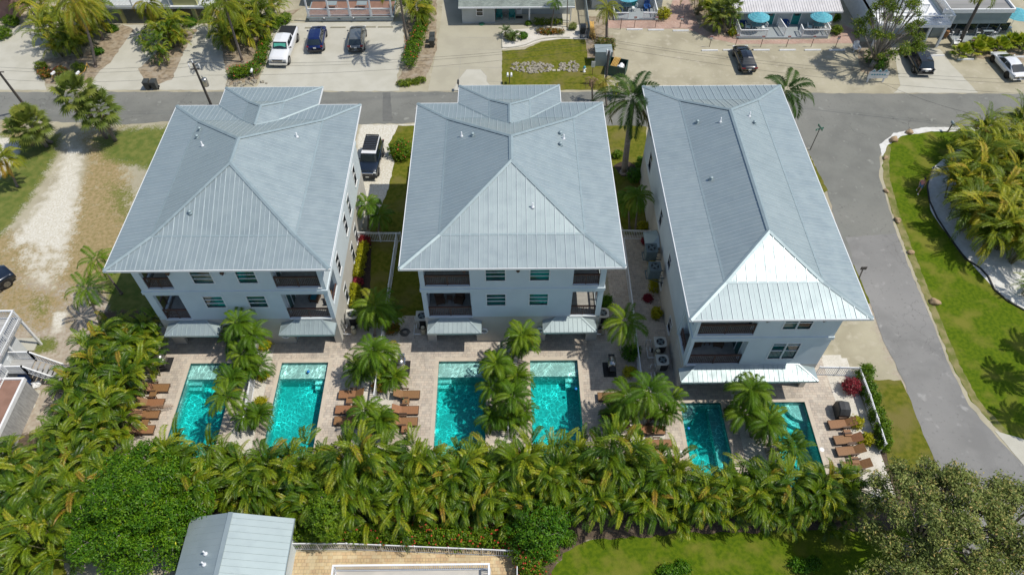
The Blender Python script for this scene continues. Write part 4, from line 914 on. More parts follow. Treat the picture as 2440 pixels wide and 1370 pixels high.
# air conditioners and pool equipment
def ac_unit(label, x, y, z, s=.95, h=.9, light=True, rz=0):
    t = top('air_conditioner', label, 'air conditioner', (x, y, z), rz, 'air conditioner units beside the houses')
    m = M['acwhite' if light else 'acgrey']; b = MB(); q = s / 2
    if light:
        pts = [(-q, -q), (q * .55, -q), (q * .9, -q * .75), (q, 0), (q * .9, q * .75), (q * .55, q), (-q, q)]
    else: pts = [(-q, -q + .06), (-q + .06, -q), (q - .06, -q), (q, -q + .06), (q, q - .06), (q - .06, q), (-q + .06, q), (-q, q - .06)]
    b.prism([(a * .96, c * .96) for a, c in pts], .05, h - .06); b.build('coil_case', M['dark'] if light else m, t)
    b = MB(); b.prism(pts, h - .06, h); b.prism(pts, 0, .05)
    if light: b.box(-q, -q + .3, -q, q, .05, h - .06)
    b.build('top_panel', m, t)
    b = MB(); b.tube([(s * .36 * math.cos(k * math.pi / 12), s * .36 * math.sin(k * math.pi / 12), h + .01) for k in range(25)], .025, 6, False); b.build('fan_ring', m, t)
    b = MB(); b.lathe([(s * .33, h + .001), (s * .33, h + .003)], (0, 0, 0), 24); b.build('fan_opening', M['black'], t)
    b = MB(); b.lathe([(.09, h + .006), (.09, h + .02)], (0, 0, 0), 12)
    for k in range(4): a = k * math.pi / 2 + .5; b.bar((.06 * math.cos(a), .06 * math.sin(a), h + .010), (s * .29 * math.cos(a), s * .29 * math.sin(a), h + .010), .15, .004)
    b.build('fan', M['acgrey'], t)
for px, py, z, l, lab in ((1005, 752, 1.0, True, 'white air conditioner beside the middle house by the coiled hose'), (838, 748, 1.0, True, 'white air conditioner against the house by the sandy lot'), (1437, 745, 1.0, True, 'white air conditioner in the narrow gravel side yard'),
                          (1574, 814, 1.05, True, 'white air conditioner beside the long house, nearer the street'), (1579, 857, 1.05, True, 'white air conditioner beside the long house, nearer the pool'),
                          (1553, 590, 3.6, False, 'dark grey air conditioner on a wall bracket, nearer the street'), (1561, 634, 3.6, False, 'dark grey air conditioner on a wall bracket, nearer the pool')):
    x, y = G(px, py, z); ac_unit(lab, x, y, z - (.95 if l else 1.0), .98, .95 if l else 1.0, l)
    if not l:
        b = MB(); [b.bar((x - .6, y + q, z - 1.06), (12.74, y + q, z - 1.06), .08) for q in (-.4, .4)]; b.bar((x - .6, y - .45, z - 1.06), (x - .6, y + .45, z - 1.06), .08)
        [b.bar((x - .5, y + q, z - 1.08), (12.74, y + q, z - 1.7), .05) for q in (-.4, .4)]
        tag(b.build('wall_bracket', M['acgrey']), 'steel wall bracket carrying the dark air conditioner nearer the ' + ('street' if py < 600 else 'pool'), 'bracket', 'wall brackets')
def pump_set(label, px, py):
    x, y = G(px, py); t = top('pool_pump', label, 'pool pump', (x, y, .03), 0, 'pool pump sets')
    b = MB(); b.lathe([(.17, 0), (.2, .1), (.2, .75), (.14, .88), (.05, .92)], (.25, -.2, 0), 16); b.build('filter_tank', M['cream'], t, True)
    b = MB(); b.lathe([(.17, .74), (.21, .76), (.21, .80), (.17, .82)], (.25, -.2, 0), 16); b.build('clamp_ring', M['black'], t)
    b = MB(); b.tube([(-.1, .3, .2), (.35, .3, .2)], .14, 12); b.box(-.15, .35, .2, .4, 0, .08); b.build('motor', M['dark'], t)
    b = MB()
    for pts in ([(-.5, .9, .0), (-.5, .9, .75), (-.15, .9, .75), (-.15, .9, .1)], [(-.5, .45, .3), (-.5, -.5, .3), (.1, -.5, .3)], [(-.3, .3, .25), (-.3, .3, .6), (-.3, -.1, .6)], [(-.45, -.6, .05), (-.45, -.6, .5), (.05, -.6, .5)]):
        b.tube(pts, .035, 8)
    b.build('pipes', M['pvc'], t, True)
    return t
pump_set('pool pump and cream filter tank beside the middle house', 1003, 790); pump_set('pool pump and filter tank by the narrow gravel side yard', 1428, 790)
pump_set('pool pump with cream filter beside the house by the sandy lot', 838, 790); pump_set('pool pump between the two white air conditioners', 1556, 845); pump_set('pool pump and filter beside the pool end of the long house', 1567, 905)
for px, py, lab in ((840, 805, 'concrete pad'),): pass
sheet('equipment_pad', [(825, 810), (880, 810), (876, 765), (822, 765)], .018, M['concrete_pale'], 0); sheet('equipment_pad', [(985, 812), (1022, 812), (1016, 770), (984, 770)], .018, M['concrete_pale'], 0)
# coiled hose
b = MB(); x, y = G(965, 793); b.tube([(x + (.42 - .004 * k) * math.cos(k * .35), y + (.42 - .004 * k) * math.sin(k * .35), .05 + .0012 * k) for k in range(70)], .02, 6); tag(b.build('garden_hose', M['hose'], smooth=True), 'dark hose coiled on gravel beside the middle house', 'hose')
b = MB(); x, y = G(1148, 59); b.tube([(x + (.35 - .004 * k) * math.cos(k * .35), y + (.35 - .004 * k) * math.sin(k * .35), .05 + .002 * k) for k in range(60)], .03, 6); tag(b.build('garden_hose', M['greenhose'], smooth=True), 'green hose coiled against the grey bungalow wall', 'hose')
for px, py, lab in ((1153, 789, 'white life ring on the wall of the middle house, nearer its left awning'), (1287, 787, 'white life ring on the wall of the middle house beside its other awning'), (680, 801, 'white life ring on the wall behind the brightest pool')):
    x, z = VP(px, py, 33.0); b = MB(); n = 20
    ring = [(x + .27 * math.cos(2 * math.pi * k / n), 33.03, z + .27 * math.sin(2 * math.pi * k / n)) for k in range(n + 1)]
    b.tube(ring, .075, 8, False); tag(b.build('life_ring', M['white'], smooth=True), lab, 'life ring', 'life rings on the walls')

# ---------------------------------------------------------------- fences
def fence(label, pts, h=1.2, world=False, m='alum', step=.145, sp=2.0, name='picket_fence', group='white picket fences around the pool yards'):
    P_ = [Vector((*(p if world else G(*p)), 0)) for p in pts]
    t = top(name, label, 'fence', P_[0], 0, group); O = P_[0]; up = Vector((0, 0, 1)); pk = MB(); first = True
    for a, b in zip(P_, P_[1:]):
        a, b = a - O, b - O; d = b - a; L = d.length; u = d / L
        r = MB(); r.bar(a + up * h, b + up * h, .06, .05); r.bar(a + up * .12, b + up * .12, .05, .05); r.bar(a + up * (h - .14), b + up * (h - .14), .045, .04); r.build('rail', M[m], t)
        n = int(L / step)
        for i in range(1, n): p = a + u * (L * i / n); pk.bar(p + up * .1, p + up * (h - .02), .036, .036, u)
        k = max(1, round(L / sp))
        for i in range(0 if first else 1, k + 1):
            p = a + u * (L * i / k); q = MB(); q.bar(p, p + up * (h + .06), .075, .075, u); q.add([p + Vector((-.05, -.05, h + .06)), p + Vector((.05, -.05, h + .06)), p + Vector((.05, .05, h + .06)), p + Vector((-.05, .05, h + .06)), p + Vector((0, 0, h + .1))], [(0, 1, 4), (1, 2, 4), (2, 3, 4), (3, 0, 4)]); q.build('post', M[m], t)
        first = False
    pk.build('pickets', M[m], t); return t
fence('white fence crossing the lawn between the two left houses', [(858, 576), (957, 577)])
fence('long white fence running between the two left houses toward the hedge', [(948, 578), (930, 700), (916, 800), (903, 905), (896, 960)])
fence('white fence crossing the shaded path beside the long house', [(1470, 570), (1545, 572)])
fence('long white fence in the shaded gap beside the long house', [(1483, 590), (1503, 740), (1512, 820), (1525, 925), (1535, 1010)])
fence('white fence between the two pools by the sandy lot', [(622, 815), (605, 930), (588, 1030)])
fence('white fence between the two middle pools', [(1213, 817), (1212, 930), (1211, 1040)])
fence('white fence between the two pools of the long house', [(1815, 1000), (1835, 1060), (1850, 1110)])
fence('white fence from the long house awning to the corner by the driveway', [(1942, 894), (2036, 896)])
fence('white fence leaning along the bushes beside the side road', [(2036, 896), (2060, 960), (2096, 1075)])
fence('white fence along the flowering hedge above the yellow patio', [(693, 1309), (832, 1309), (1231, 1326)], 1.15)
fence('short white fence end closing the yellow patio', [(1232, 1327), (1232, 1440)], 1.15)
fence('dark metal gate by the rubbish bin of the grey bungalow', [(1382, 92), (1400, 92)], 1.3, m='dark', name='garden_gate', group='garden gates')
fence('grey board fence between the bungalow yard and the dirt yard', [(1388, -20), (1398, 60), (1402, 92)], 1.6, m='bluegrey', step=.14, name='board_fence', group='board fences')

# ---------------------------------------------------------------- cars
def loft(mb, secs):
    n = len(secs[0]); vs = [p for s_ in secs for p in s_]; fs = []
    for i in range(len(secs) - 1):
        for k in range(n - 1): fs.append((i * n + k, i * n + k + 1, (i + 1) * n + k + 1, (i + 1) * n + k))
    fs.append(tuple(range(n))); fs.append(tuple((len(secs) - 1) * n + k for k in range(n))[::-1]); mb.add(vs, fs)
def car(name, label, cat, pos, rz, L, Wd, H, pm, prof, gh, roofm=None, kind='suv', rear_to_cam=True):
    """local +Y = front. prof: [(y, halfwidth factor, belt z)], gh: (rear bottom, rear top, front top, front bottom) y of the greenhouse, belt z, roof half width"""
    t = top(name, label, cat, (*pos, .01), rz, 'cars parked near the street')
    hw = Wd / 2; b = MB(); secs = []
    for y, f, zt in prof:
        w = hw * f; zb = .34
        secs.append([(-w * .90, y, zb), (-w, y, zb + .18), (-w, y, zt * .72), (-w * .97, y, zt - .07), (-w * .86, y, zt), (-w * .45, y, zt + .025), (0, y, zt + .035), (w * .45, y, zt + .025), (w * .86, y, zt), (w * .97, y, zt - .07), (w, y, zt * .72), (w, y, zb + .18), (w * .90, y, zb)])
    loft(b, secs)
    ob = b.build('body', pm, t, True)
    y0, y1, y2, y3, zb, wr, zr = gh
    wb = hw * .90; g = MB(); ss = []
    for y, z, w, drop in ((y0, zb, wb, 0), (y1, zr - .05, wr, .04), (y1 + .25, zr - .005, wr, .05), ((y1 + y2) / 2, zr + .01, wr, .05), (y2 - .25, zr - .01, wr, .05), (y2, zr - .06, wr, .04), (y3, zb, wb, 0)):
        e = y in (y0, y3)
        yy = y
        if e: ss.append([(-wb, y, zb - .05), (-wb, y, zb), (-wb * .9, y, zb + .01), (0, y + (.06 if y == y3 else -.05), zb + .02), (wb * .9, y, zb + .01), (wb, y, zb), (wb, y, zb - .05)])
        else: ss.append([(-wb, y, zb - .05), (-wb * .985, y, zb), (-w, y, z - drop), (0, y, z + .03), (w, y, z - drop), (wb * .985, y, zb), (wb, y, zb - .05)])
    loft(g, ss); g.build('cabin', roofm or pm, t, False)
    # glazing a finger proud of the cabin
    def quad(nm, pts, m='glassdark'):
        q = MB(); q.add(pts, [(0, 1, 2, 3)]); return q.build(nm, M[m], t)
    def lerp(a, c, k): return a + (c - a) * k
    def endglass(nm, yb_, yt, s):
        zt = zr - .1; k0, k1 = .10, .90; pts = []
        for k, sx in ((k0, -1), (k0, 1), (k1, 1), (k1, -1)):
            w = lerp(wb, wr, k) * (.90 if k == k0 else .92); pts.append((sx * w, lerp(yb_, yt, k) + s * .045, lerp(zb, zr - .02, k) + .02))
        n = 6; q = MB()
        lo = [(lerp(pts[0][0], pts[1][0], i / n), pts[0][1] + s * .05 * math.sin(math.pi * i / n), pts[0][2]) for i in range(n + 1)]
        hi = [(lerp(pts[3][0], pts[2][0], i / n), pts[3][1] + s * .03 * math.sin(math.pi * i / n), pts[3][2] + .02) for i in range(n + 1)]
        q.add(lo + hi, [(i, i + 1, n + 2 + i, n + 1 + i) for i in range(n)]); return q.build(nm, M['glassdark'], t, True)
    endglass('windshield', y3, y2, 1); endglass('rear_window', y0, y1, -1)
    for s in (-1, 1):
        nd = 3 if kind in ('suv',) else 2
        ylo = [y0 + .28, lerp(y0, y3, .30), lerp(y0, y3, .62), y3 - .32] if nd == 3 else [y0 + .35, lerp(y0, y3, .5), y3 - .42]
        yhi = [y1 + .08, lerp(y1, y2, .26), lerp(y1, y2, .62), y2 - .05] if nd == 3 else [y1 + .1, lerp(y1, y2, .5), y2 - .05]
        for i in range(len(ylo) - 1):
            k0, k1 = .12, .88; o = .022
            def pt(y_b, y_t, k): return (s * (lerp(wb * .985, wr, k) + o), lerp(y_b, y_t, k), lerp(zb, zr - .06, k))
            quad('side_window', [pt(ylo[i] + .04, yhi[i] + .04, k0), pt(ylo[i + 1] - .04, yhi[i + 1] - .04, k0), pt(ylo[i + 1] - .04, yhi[i + 1] - .04, k1), pt(ylo[i] + .04, yhi[i] + .04, k1)])
    R_ = .36 if kind != 'pickup' else .42
    ya, yf = prof[0][0], prof[-1][0]
    for s in (-1, 1):
        for yw in (ya + .95, yf - .92):
            a = MB(); a.tube([(s * (hw - .2), yw, R_ + .03), (s * (hw + .006), yw, R_ + .03)], R_ + .065, 20); wa_ = a.build('wheel_arch', M['black'], t)
            q = MB(); q.tube([(s * (hw - .22), yw, R_), (s * (hw + .025), yw, R_)], R_, 20); tw = q.build('wheel', M['tyre'], t, False)
            q = MB(); q.tube([(s * (hw + .02), yw, R_), (s * (hw + .035), yw, R_)], R_ * .66, 16); [q.bar((s * (hw + .036), yw, R_), (s * (hw + .036), yw + R_ * .62 * math.cos(k * 1.2566), R_ + R_ * .62 * math.sin(k * 1.2566)), .05, .02, (1, 0, 0)) for k in range(5)]
            q.build('rim', M['rim' if kind != 'dark' else 'rimdark'], tw)
    for s in (-1, 1):
        m_ = MB(); m_.blob((s * (hw + .12), y3 - .35, zb + .08), (.12, .07, .09), 3, 0, 8, 5); m_.bar((s * (hw * .9), y3 - .35, zb + .02), (s * (hw + .08), y3 - .35, zb + .06), .05); m_.build('mirror', pm if kind != 'pickup' else M['black'], t, True)
    return t
def boxpart(t, nm, m, *a):
    b = MB(); b.box(*a); return b.build(nm, m if not isinstance(m, str) else M[m], t)
def lamps(t, L, hw, zf, zr_, wide=.26, tall=.11, inset=.0):
    for s in (-1, 1):
        x0, x1 = sorted((s * hw * .96, s * (hw - wide)))
        q = MB(); q.box(x0, x1, L / 2 - .30, L / 2 - .10 + inset, zf - .07, zf + .05); q.build('headlight', M['lamp'], t)
        q = MB(); q.box(x0 - (.0), x1, -L / 2 + .0, -L / 2 + .16, zr_ - tall / 2, zr_ + tall / 2); q.build('taillight', M['redlens'], t)
    boxpart(t, 'number_plate', 'plate', -.16, .16, -L / 2 - .035, -L / 2 - .005, zr_ - .22, zr_ - .06)
def suvprof(L): h = L / 2; return [(-h, .84, .78), (-h + .10, .93, .98), (-h + .5, 1, 1.02), (-.6, 1, 1.0), (h - 1.4, 1, 1.0), (h - .7, .99, .96), (h - .25, .95, .88), (h, .82, .70)]
def sedprof(L): h = L / 2; return [(-h, .80, .72), (-h + .12, .90, .94), (-h + .6, .98, .98), (-.4, 1, .93), (h - 1.5, 1, .92), (h - .8, .99, .86), (h - .25, .94, .76), (h, .80, .60)]
def at(px, py, z=0): return G(px, py, z)
P = {k: paint(k + '_car_paint', c, me) for k, c, me in (('deep_blue', (.008, .022, .12), .5), ('pewter', (.22, .23, .215), .6), ('white', (.72, .73, .74), .0), ('black', (.012, .014, .018), .3), ('charcoal', (.035, .038, .040), .5), ('navy_black', (.012, .02, .035), .3))}
def roof_rails(t, w, y0, y1, z, m='chrome'):
    for s in (-1, 1): q = MB(); q.tube([(s * w, y0, z - .02), (s * w, y0 + .1, z + .05), (s * w, y1 - .1, z + .05), (s * w, y1, z - .02)], .022, 6); q.build('roof_rail', M[m], t, True)
L = 4.6; p = at(758, 103); t = car('parked_car', 'blue SUV parked beside the white pickup, rear to the road', 'car', p, R(3), L, 1.87, 1.68, P['deep_blue'], suvprof(L), (-2.12, -1.75, .42, 1.15, 1.0, .64, 1.66)); lamps(t, L, .93, .78, .95); roof_rails(t, .66, -1.6, .5, 1.66)
boxpart(t, 'lower_bumper', 'dark', -.85, .85, -2.33, -2.2, .33, .55)
p = at(853, 103); t = car('parked_car', 'grey-green SUV parked below the white porch, palm shadow behind it', 'car', p, R(3), L, 1.86, 1.66, P['pewter'], suvprof(L), (-2.12, -1.72, .45, 1.2, 1.0, .64, 1.65)); lamps(t, L, .93, .78, 1.0, .36); roof_rails(t, .66, -1.6, .5, 1.65, 'dark')
boxpart(t, 'lower_bumper', 'dark', -.85, .85, -2.33, -2.2, .33, .5)
L = 4.75; p = at(1771, 150); t = car('parked_car', 'black sedan parked alone on the sand by the parking stops', 'car', p, R(1.5), L, 1.82, 1.44, P['black'], sedprof(L), (-1.85, -1.0, .42, 1.25, .93, .58, 1.43), kind='sedan'); lamps(t, L, .9, .68, .84, .42)
L = 4.85; p = at(2184, 155); t = car('parked_car', 'charcoal SUV parked under the leafy tree by the sign', 'car', p, R(-3), L, 1.93, 1.7, P['charcoal'], suvprof(L), (-2.2, -1.75, .35, 1.15, 1.02, .66, 1.69)); lamps(t, L, .96, .8, 1.0, .36, .0); boxpart(t, 'lower_bumper', 'chrome', -.8, .8, -2.46, -2.38, .36, .44); boxpart(t, 'lower_bumper', 'charcoal' if False else 'dark', -.88, .88, -2.45, -2.3, .44, .6)
L = 4.9; p = at(2396, 166); t = car('parked_car', 'white sedan with black wheels at the edge of the lot', 'car', p, R(5), L, 1.88, 1.43, P['white'], sedprof(L), (-2.0, -.95, .35, 1.45, .93, .62, 1.42), kind='dark'); lamps(t, L, .93, .68, .86, .3, .0)
# white crew-cab pickup, front toward the road
L = 6.3; p = at(681, 124); h = L / 2
t = car('pickup_truck', 'white crew-cab pickup with green sunshade and black bed cover', 'pickup', p, R(180 - 2.5), L, 2.05, 1.95, P['white'], [(-h, .95, 1.30), (-h + .1, 1, 1.34), (-.9, 1, 1.34), (h - 1.5, 1, 1.28), (h - .5, 1, 1.24), (h - .12, .96, 1.14), (h, .9, .95)], (-1.05, -.85, .85, 1.55, 1.3, .78, 1.93), kind='pickup')
boxpart(t, 'bed_cover', 'black', -.88, .88, -h + .08, -1.0, 1.36, 1.41)
boxpart(t, 'sunshade', 'sunshade', -.66, .66, 0, .012, 0, .5).matrix_local = Matrix.Translation((0, 1.45, 1.43)) @ Matrix.Rotation(R(40), 4, 'X')
boxpart(t, 'grille', 'chrome', -.62, .62, h - .04, h + .05, .78, 1.08); [boxpart(t, 'grille_slot', 'black', -.55, .55, h + .045, h + .06, z, z + .06) for z in (.82, .92, 1.0)]
boxpart(t, 'bumper', 'chrome', -1.0, 1.0, h - .05, h + .12, .45, .68)
for s in (-1, 1): x0, x1 = sorted((s * .64, s * .96)); boxpart(t, 'headlight', 'lamp', x0, x1, h - .1, h + .03, .82, 1.08); boxpart(t, 'taillight', 'redlens', *sorted((s * .9, s * 1.0)), -h - .03, -h + .05, .9, 1.2)
# boxy off-road car with a white roof and black rack
L = 4.65; p = at(887, 392); h = L / 2
t = car('offroad_car', 'boxy black off-road car with white roof and black rack', 'car', p, R(180 - 3), L, 1.9, 1.85, P['navy_black'], [(-h, .93, 1.05), (-h + .1, 1, 1.15), (-.5, 1, 1.15), (h - 1.3, 1, 1.14), (h - .5, .97, 1.10), (h - .12, .92, .98), (h, .86, .8)], (-2.2, -2.05, .55, .95, 1.15, .74, 1.83))
b = MB(); b.box(-.70, .70, -2.02, .55, 1.79, 1.875); b.build('roof_panel', P['white'], t)
rk = MB()
for s in (-1, 1): rk.tube([(s * .62, -2.0, 1.98), (s * .62, .1, 1.98)], .03, 6); [rk.bar((s * .62, y, 1.84), (s * .62, y, 1.98), .04) for y in (-1.9, -1.0, .05)]
for k in range(9): rk.bar((-.62, -2.0 + .26 * k, 1.99), (.62, -2.0 + .26 * k, 1.99), .09)
rk.build('roof_rack', M['black'], t)
boxpart(t, 'grille', 'chrome', -.6, .6, h - .03, h + .04, .82, .95); boxpart(t, 'grille_slot', 'black', -.5, .5, h + .035, h + .05, .85, .91); boxpart(t, 'bumper', 'dark', -.95, .95, h - .05, h + .12, .45, .70); boxpart(t, 'number_plate', 'plate', -.16, .16, h + .12, h + .14, .48, .62)
for s in (-1, 1): boxpart(t, 'headlight', 'amber' if s > 0 else 'lamp', *sorted((s * .62, s * .86)), h - .12, h + .01, .84, 1.0); boxpart(t, 'taillight', 'redlens', *sorted((s * .8, s * .94)), -h - .02, -h + .05, .9, 1.2)
boxpart(t, 'windshield_card', 'orange', .02, .34, 0, .01, 0, .24).matrix_local = Matrix.Translation((0, .93, 1.3)) @ Matrix.Rotation(R(30), 4, 'X')
boxpart(t, 'spare_wheel', 'tyre', -.36, .36, -h - .26, -h - .03, .75, 1.4)
# dark off-road car cut by the picture's edge
L = 4.9; x, y = at(-32, 698); t = car('offroad_car', 'dark off-road car with chunky wheels parked on the dry grass', 'car', (x, y), R(-38), L, 1.98, 1.85, P['navy_black'], [(-h, .9, 1.05), (-h + .1, 1, 1.15), (-.5, 1, 1.15), (h - 1.2, 1, 1.14), (h - .3, .95, 1.08), (h + .1, .88, .85)], (-2.2, -1.95, .45, .95, 1.15, .72, 1.83), kind='pickup')
b = MB(); b.box(-1.12, -1.0, -1.2, 1.1, .38, .46); b.box(1.0, 1.12, -1.2, 1.1, .38, .46); b.build('side_step', M['black'], t)

# ---------------------------------------------------------------- parking stops and signs
def stop(label, px, py, Lm=1.85, m='white', rz=0):
    x, y = G(px, py); b = MB(); pts = [(-.09, 0), (.09, 0), (.06, .13), (-.06, .13)]; vs = [(sx * Lm / 2, a, c) for sx in (-1, 1) for a, c in pts]
    b.add(vs, [(0, 1, 2, 3), (7, 6, 5, 4), (0, 4, 5, 1), (1, 5, 6, 2), (2, 6, 7, 3), (3, 7, 4, 0)]); o = b.build('parking_stop', M[m], None, False, (x, y, .012)); o.rotation_euler = (0, 0, rz); tag(o, label, 'parking stop', 'parking stops')
for k, (px, py) in enumerate([(1512, 72), (1563, 73), (1622, 75)]): stop(['white parking stop nearest the dumpster, in the upper lot', 'white parking stop in the middle of three by the teal cottage', 'white parking stop touched by a palm shadow near the brick path'][k], px, py)
for k, (px, py) in enumerate([(1691, 122), (1742, 121), (1814, 121), (1876, 121), (1936, 121), (1994, 121)]): stop(['white parking stop just before the black sedan', 'white parking stop at the nose of the black sedan', 'white parking stop just past the black sedan', 'white parking stop in full sun before the tree shadow', 'white parking stop in dappled tree shade, nearer the sedan', 'white parking stop in dappled tree shade, nearer the trunk'][k], px, py)
for k, (px, py) in enumerate([(2230, 134), (2300, 143), (2435, 137)]): stop(['pale parking stop beside the charcoal SUV', 'white parking stop with dark marks below the fan palms', 'pale parking stop beyond the white sedan'][k], px, py)
for k, (px, py) in enumerate([(745, 68), (806, 67), (878, 66), (919, 66)]): stop(['grey parking stop at the nose of the blue SUV', 'grey parking stop between the two SUVs', 'grey parking stop at the nose of the grey-green SUV', 'grey parking stop nearest the leaning palm'][k], px, py, 1.75, 'concrete')
def sign(label, px, py, h=1.5, w=.32, hh=.42, top_m='signred', bot_m='plate', group='red and white parking signs'):
    x, y = G(px, py); t = top('parking_sign', label, 'sign', (x, y, 0), 0, group)
    b = MB(); b.bar((0, 0, 0), (0, 0, h), .05); b.build('post', M['wood_dark'], t)
    b = MB(); b.box(-w / 2, w / 2, -.05, -.026, h - hh, h); pb = b.build('panel', M[bot_m], t)
    b = MB(); b.box(-w / 2 + .005, w / 2 - .005, -.058, -.05, h - hh * .5, h - .01); pt = b.build('band', M[top_m], pb)
    b = MB()
    for i in range(2): b.box(-w * .28, w * .28, -.061, -.058, h - .06 - i * .09 - .03, h - .06 - i * .09)
    b.build('lettering', M['plate'], pt); return t
for k, (px, py) in enumerate([(1478, 71), (1511, 67), (1561, 67), (1620, 67), (1690, 113), (1752, 110), (1812, 113), (1873, 113), (1932, 113), (1990, 114)]):
    sign(['bare dark sign post nearest the dumpster', 'red parking sign before the teal cottage railing', 'red parking sign beside the yellow bush', 'red parking sign at the mouth of the brick path', 'red parking sign left of the black sedan', 'red parking sign behind the black sedan', 'red parking sign right of the black sedan', 'red parking sign before the gap in the white deck railing', 'red parking sign before the second aqua umbrella', 'red parking sign nearest the leafy tree'][k], px, py) if k else None
x, y = G(1478, 71); b = MB(); b.bar((x, y, 0), (x, y, 1.4), .06); tag(b.build('sign_post', M['wood_dark']), 'bare dark post standing beside the planter of the teal cottage', 'post')
sign('red and white sign among the yellow fan palms', 2305, 122); sign('white notice sign beside the grey dumpster screen', 1411, 180, 1.8, .42, .75, 'plate', 'plate', None)
# street name sign
x, y = G(1930, 358); t = top('street_sign', 'green street name sign on a thin post at the corner', 'street sign', (x, y, 0))
b = MB(); b.bar((0, 0, 0), (.05, -.1, 2.75), .06); b.build('post', M['pole'], t)
for a, zz in ((20, 2.62), (100, 2.8)):
    b = MB(); b.box(-.45, .45, -.015, .015, zz, zz + .2); o = b.build('name_blade', M['signgreen'], t); o.rotation_euler = (0, 0, R(a)); o.location = (.05, -.1, 0)
    b = MB(); [b.box(-.34 + k * .17, -.24 + k * .17, -.02, .02, zz + .06, zz + .14) for k in range(4)]; b.build('lettering', M['plate'], o)
x, y = G(2045, 668); b = MB(); b.bar((x, y, 0), (x + .05, y + .3, 1.3), .08); b.box(x - .2, x + .3, y + .2, y + .26, 1.15, 1.5); tag(b.build('road_sign', M['pole']), 'small brown sign seen from behind on the verge of the side road', 'sign')
# white lodge sign with three gables
x, y = G(2084, 196); t = top('lodge_sign', 'white sign board with three small aqua gables by the road', 'sign', (x, y, 0))
for s in (-1, 1): b = MB(); b.box(s * .85 - .07, s * .85 + .07, -.07, .07, 0, 1.35); b.build('post', M['white'], t)
b = MB(); b.box(-1.1, 1.1, -.13, -.075, .55, 1.35); bd = b.build('board', M['white'], t)
for k in range(3):
    b = MB(); xx = -.66 + k * .66; b.prism([(0, 0)] * 0 or [(xx - .33, 1.35), (xx + .33, 1.35), (xx, 1.72)], .075, .13); o = b.build('gable', M['white'], t); o.rotation_euler = (R(90), 0, 0)
    b = MB(); b.prism([(xx - .2, 1.40), (xx + .2, 1.40), (xx, 1.62)], .132, .14); q = b.build('gable_panel', M['umb'], o)
b = MB(); [b.box(-.8 + k * .28, -.62 + k * .28, -.137, -.131, .95, 1.12) for k in range(6)]; b.build('lettering', M['umb'], bd)
# mailboxes
def mailbox(label, px, py, double=False, rz=0, h=1.05, m='white'):
    x, y = G(px, py); t = top('mailbox', label, 'mailbox', (x, y, 0), rz, 'mailboxes along the road')
    b = MB(); b.bar((0, 0, 0), (0, 0, h), .09); b.build('post', M['pole'], t)
    for s in ((-.2, .2) if double else (0,)):
        b = MB(); pr = [(-.1, 0), (-.1, .12), (-.07, .2), (0, .23), (.07, .2), (.1, .12), (.1, 0)]; n = len(pr)
        vs = [(s + a, yy, h + c) for yy in (-.26, .26) for a, c in pr]; b.add(vs, [(k, k + 1, n + k + 1, n + k) for k in range(n - 1)] + [(6, 0, 7, 13), tuple(range(n)), tuple(range(n, 2 * n))[::-1]]); b.build('box', M[m], t, False)
mailbox('pair of white mailboxes on one post at the bungalow lawn', 1214, 200, True); mailbox('white mailbox by the rope fence, nearer the road pole', 138, 196, rz=R(-20)); mailbox('white mailbox by the rope fence, nearer the tall palm', 196, 196, rz=R(-20))
mailbox('white mailbox at the flowering bed near the utility pole', 606, 190); mailbox('grey-blue mailbox at the corner lawn by the tall palms', 2258, 315, m='bluegrey'); mailbox('dark mailbox behind the middle house roof', 1093, 217, m='dark')

# wheeled bins
def wheelie(label, x, y, rz=0, m='bin'):
    t = top('wheeled_bin', label, 'bin', (x, y, .01), rz, 'wheeled bins')
    b = MB(); b.add([(-.24, -.25, .06), (.24, -.25, .06), (.24, .28, .06), (-.24, .28, .06), (-.30, -.36, .98), (.30, -.36, .98), (.30, .36, .98), (-.30, .36, .98)], [(3, 2, 1, 0), (0, 1, 5, 4), (1, 2, 6, 5), (2, 3, 7, 6), (3, 0, 4, 7)]); b.build('tub', M[m], t)
    b = MB(); b.add([(-.32, -.4, .98), (.32, -.4, .98), (.32, .42, .98), (-.32, .42, .98), (-.27, -.32, 1.07), (.27, -.32, 1.07), (.27, .36, 1.07), (-.27, .36, 1.07)], [(4, 5, 6, 7), (0, 1, 5, 4), (1, 2, 6, 5), (2, 3, 7, 6), (3, 0, 4, 7), (3, 2, 1, 0)]); b.build('lid', M[m], t)
    for s in (-1, 1): b = MB(); b.tube([(s * .25, .3, .11), (s * .31, .3, .11)], .11, 10); b.build('wheel', M['black'], t)
x, y = G(357, 212); wheelie('dark wheeled bin, nearer the tall palm, of a pair at the roadside', x - .1, y); wheelie('dark wheeled bin, nearer the utility pole, of a pair at the roadside', x + .68, y)
x, y = G(1030, 112); wheelie('dark wheeled bin beside the hedge at the wide driveway, nearer the road', x, y); wheelie('dark wheeled bin beside the hedge at the wide driveway, nearer the house', x, y + 1.0)
x, y = G(1388, 80); wheelie('dark wheeled bin behind the dark gate of the grey bungalow', x, y)
# rope between posts at the left planting bed
b = MB(); pts = [G(px, py) for px, py in ((130, 192), (160, 196), (190, 192), (206, 178), (212, 162))]; b.tube([(x, y, .45 + .1 * (i % 2 == 0)) for i, (x, y) in enumerate(pts)], .035, 6)
for x, y in pts[::2]: b.tube([(x, y, 0), (x, y, .6)], .05, 6)
tag(b.build('rope_fence', M['lumber']), 'thick pale rope strung between short posts around the flower bed', 'rope fence')

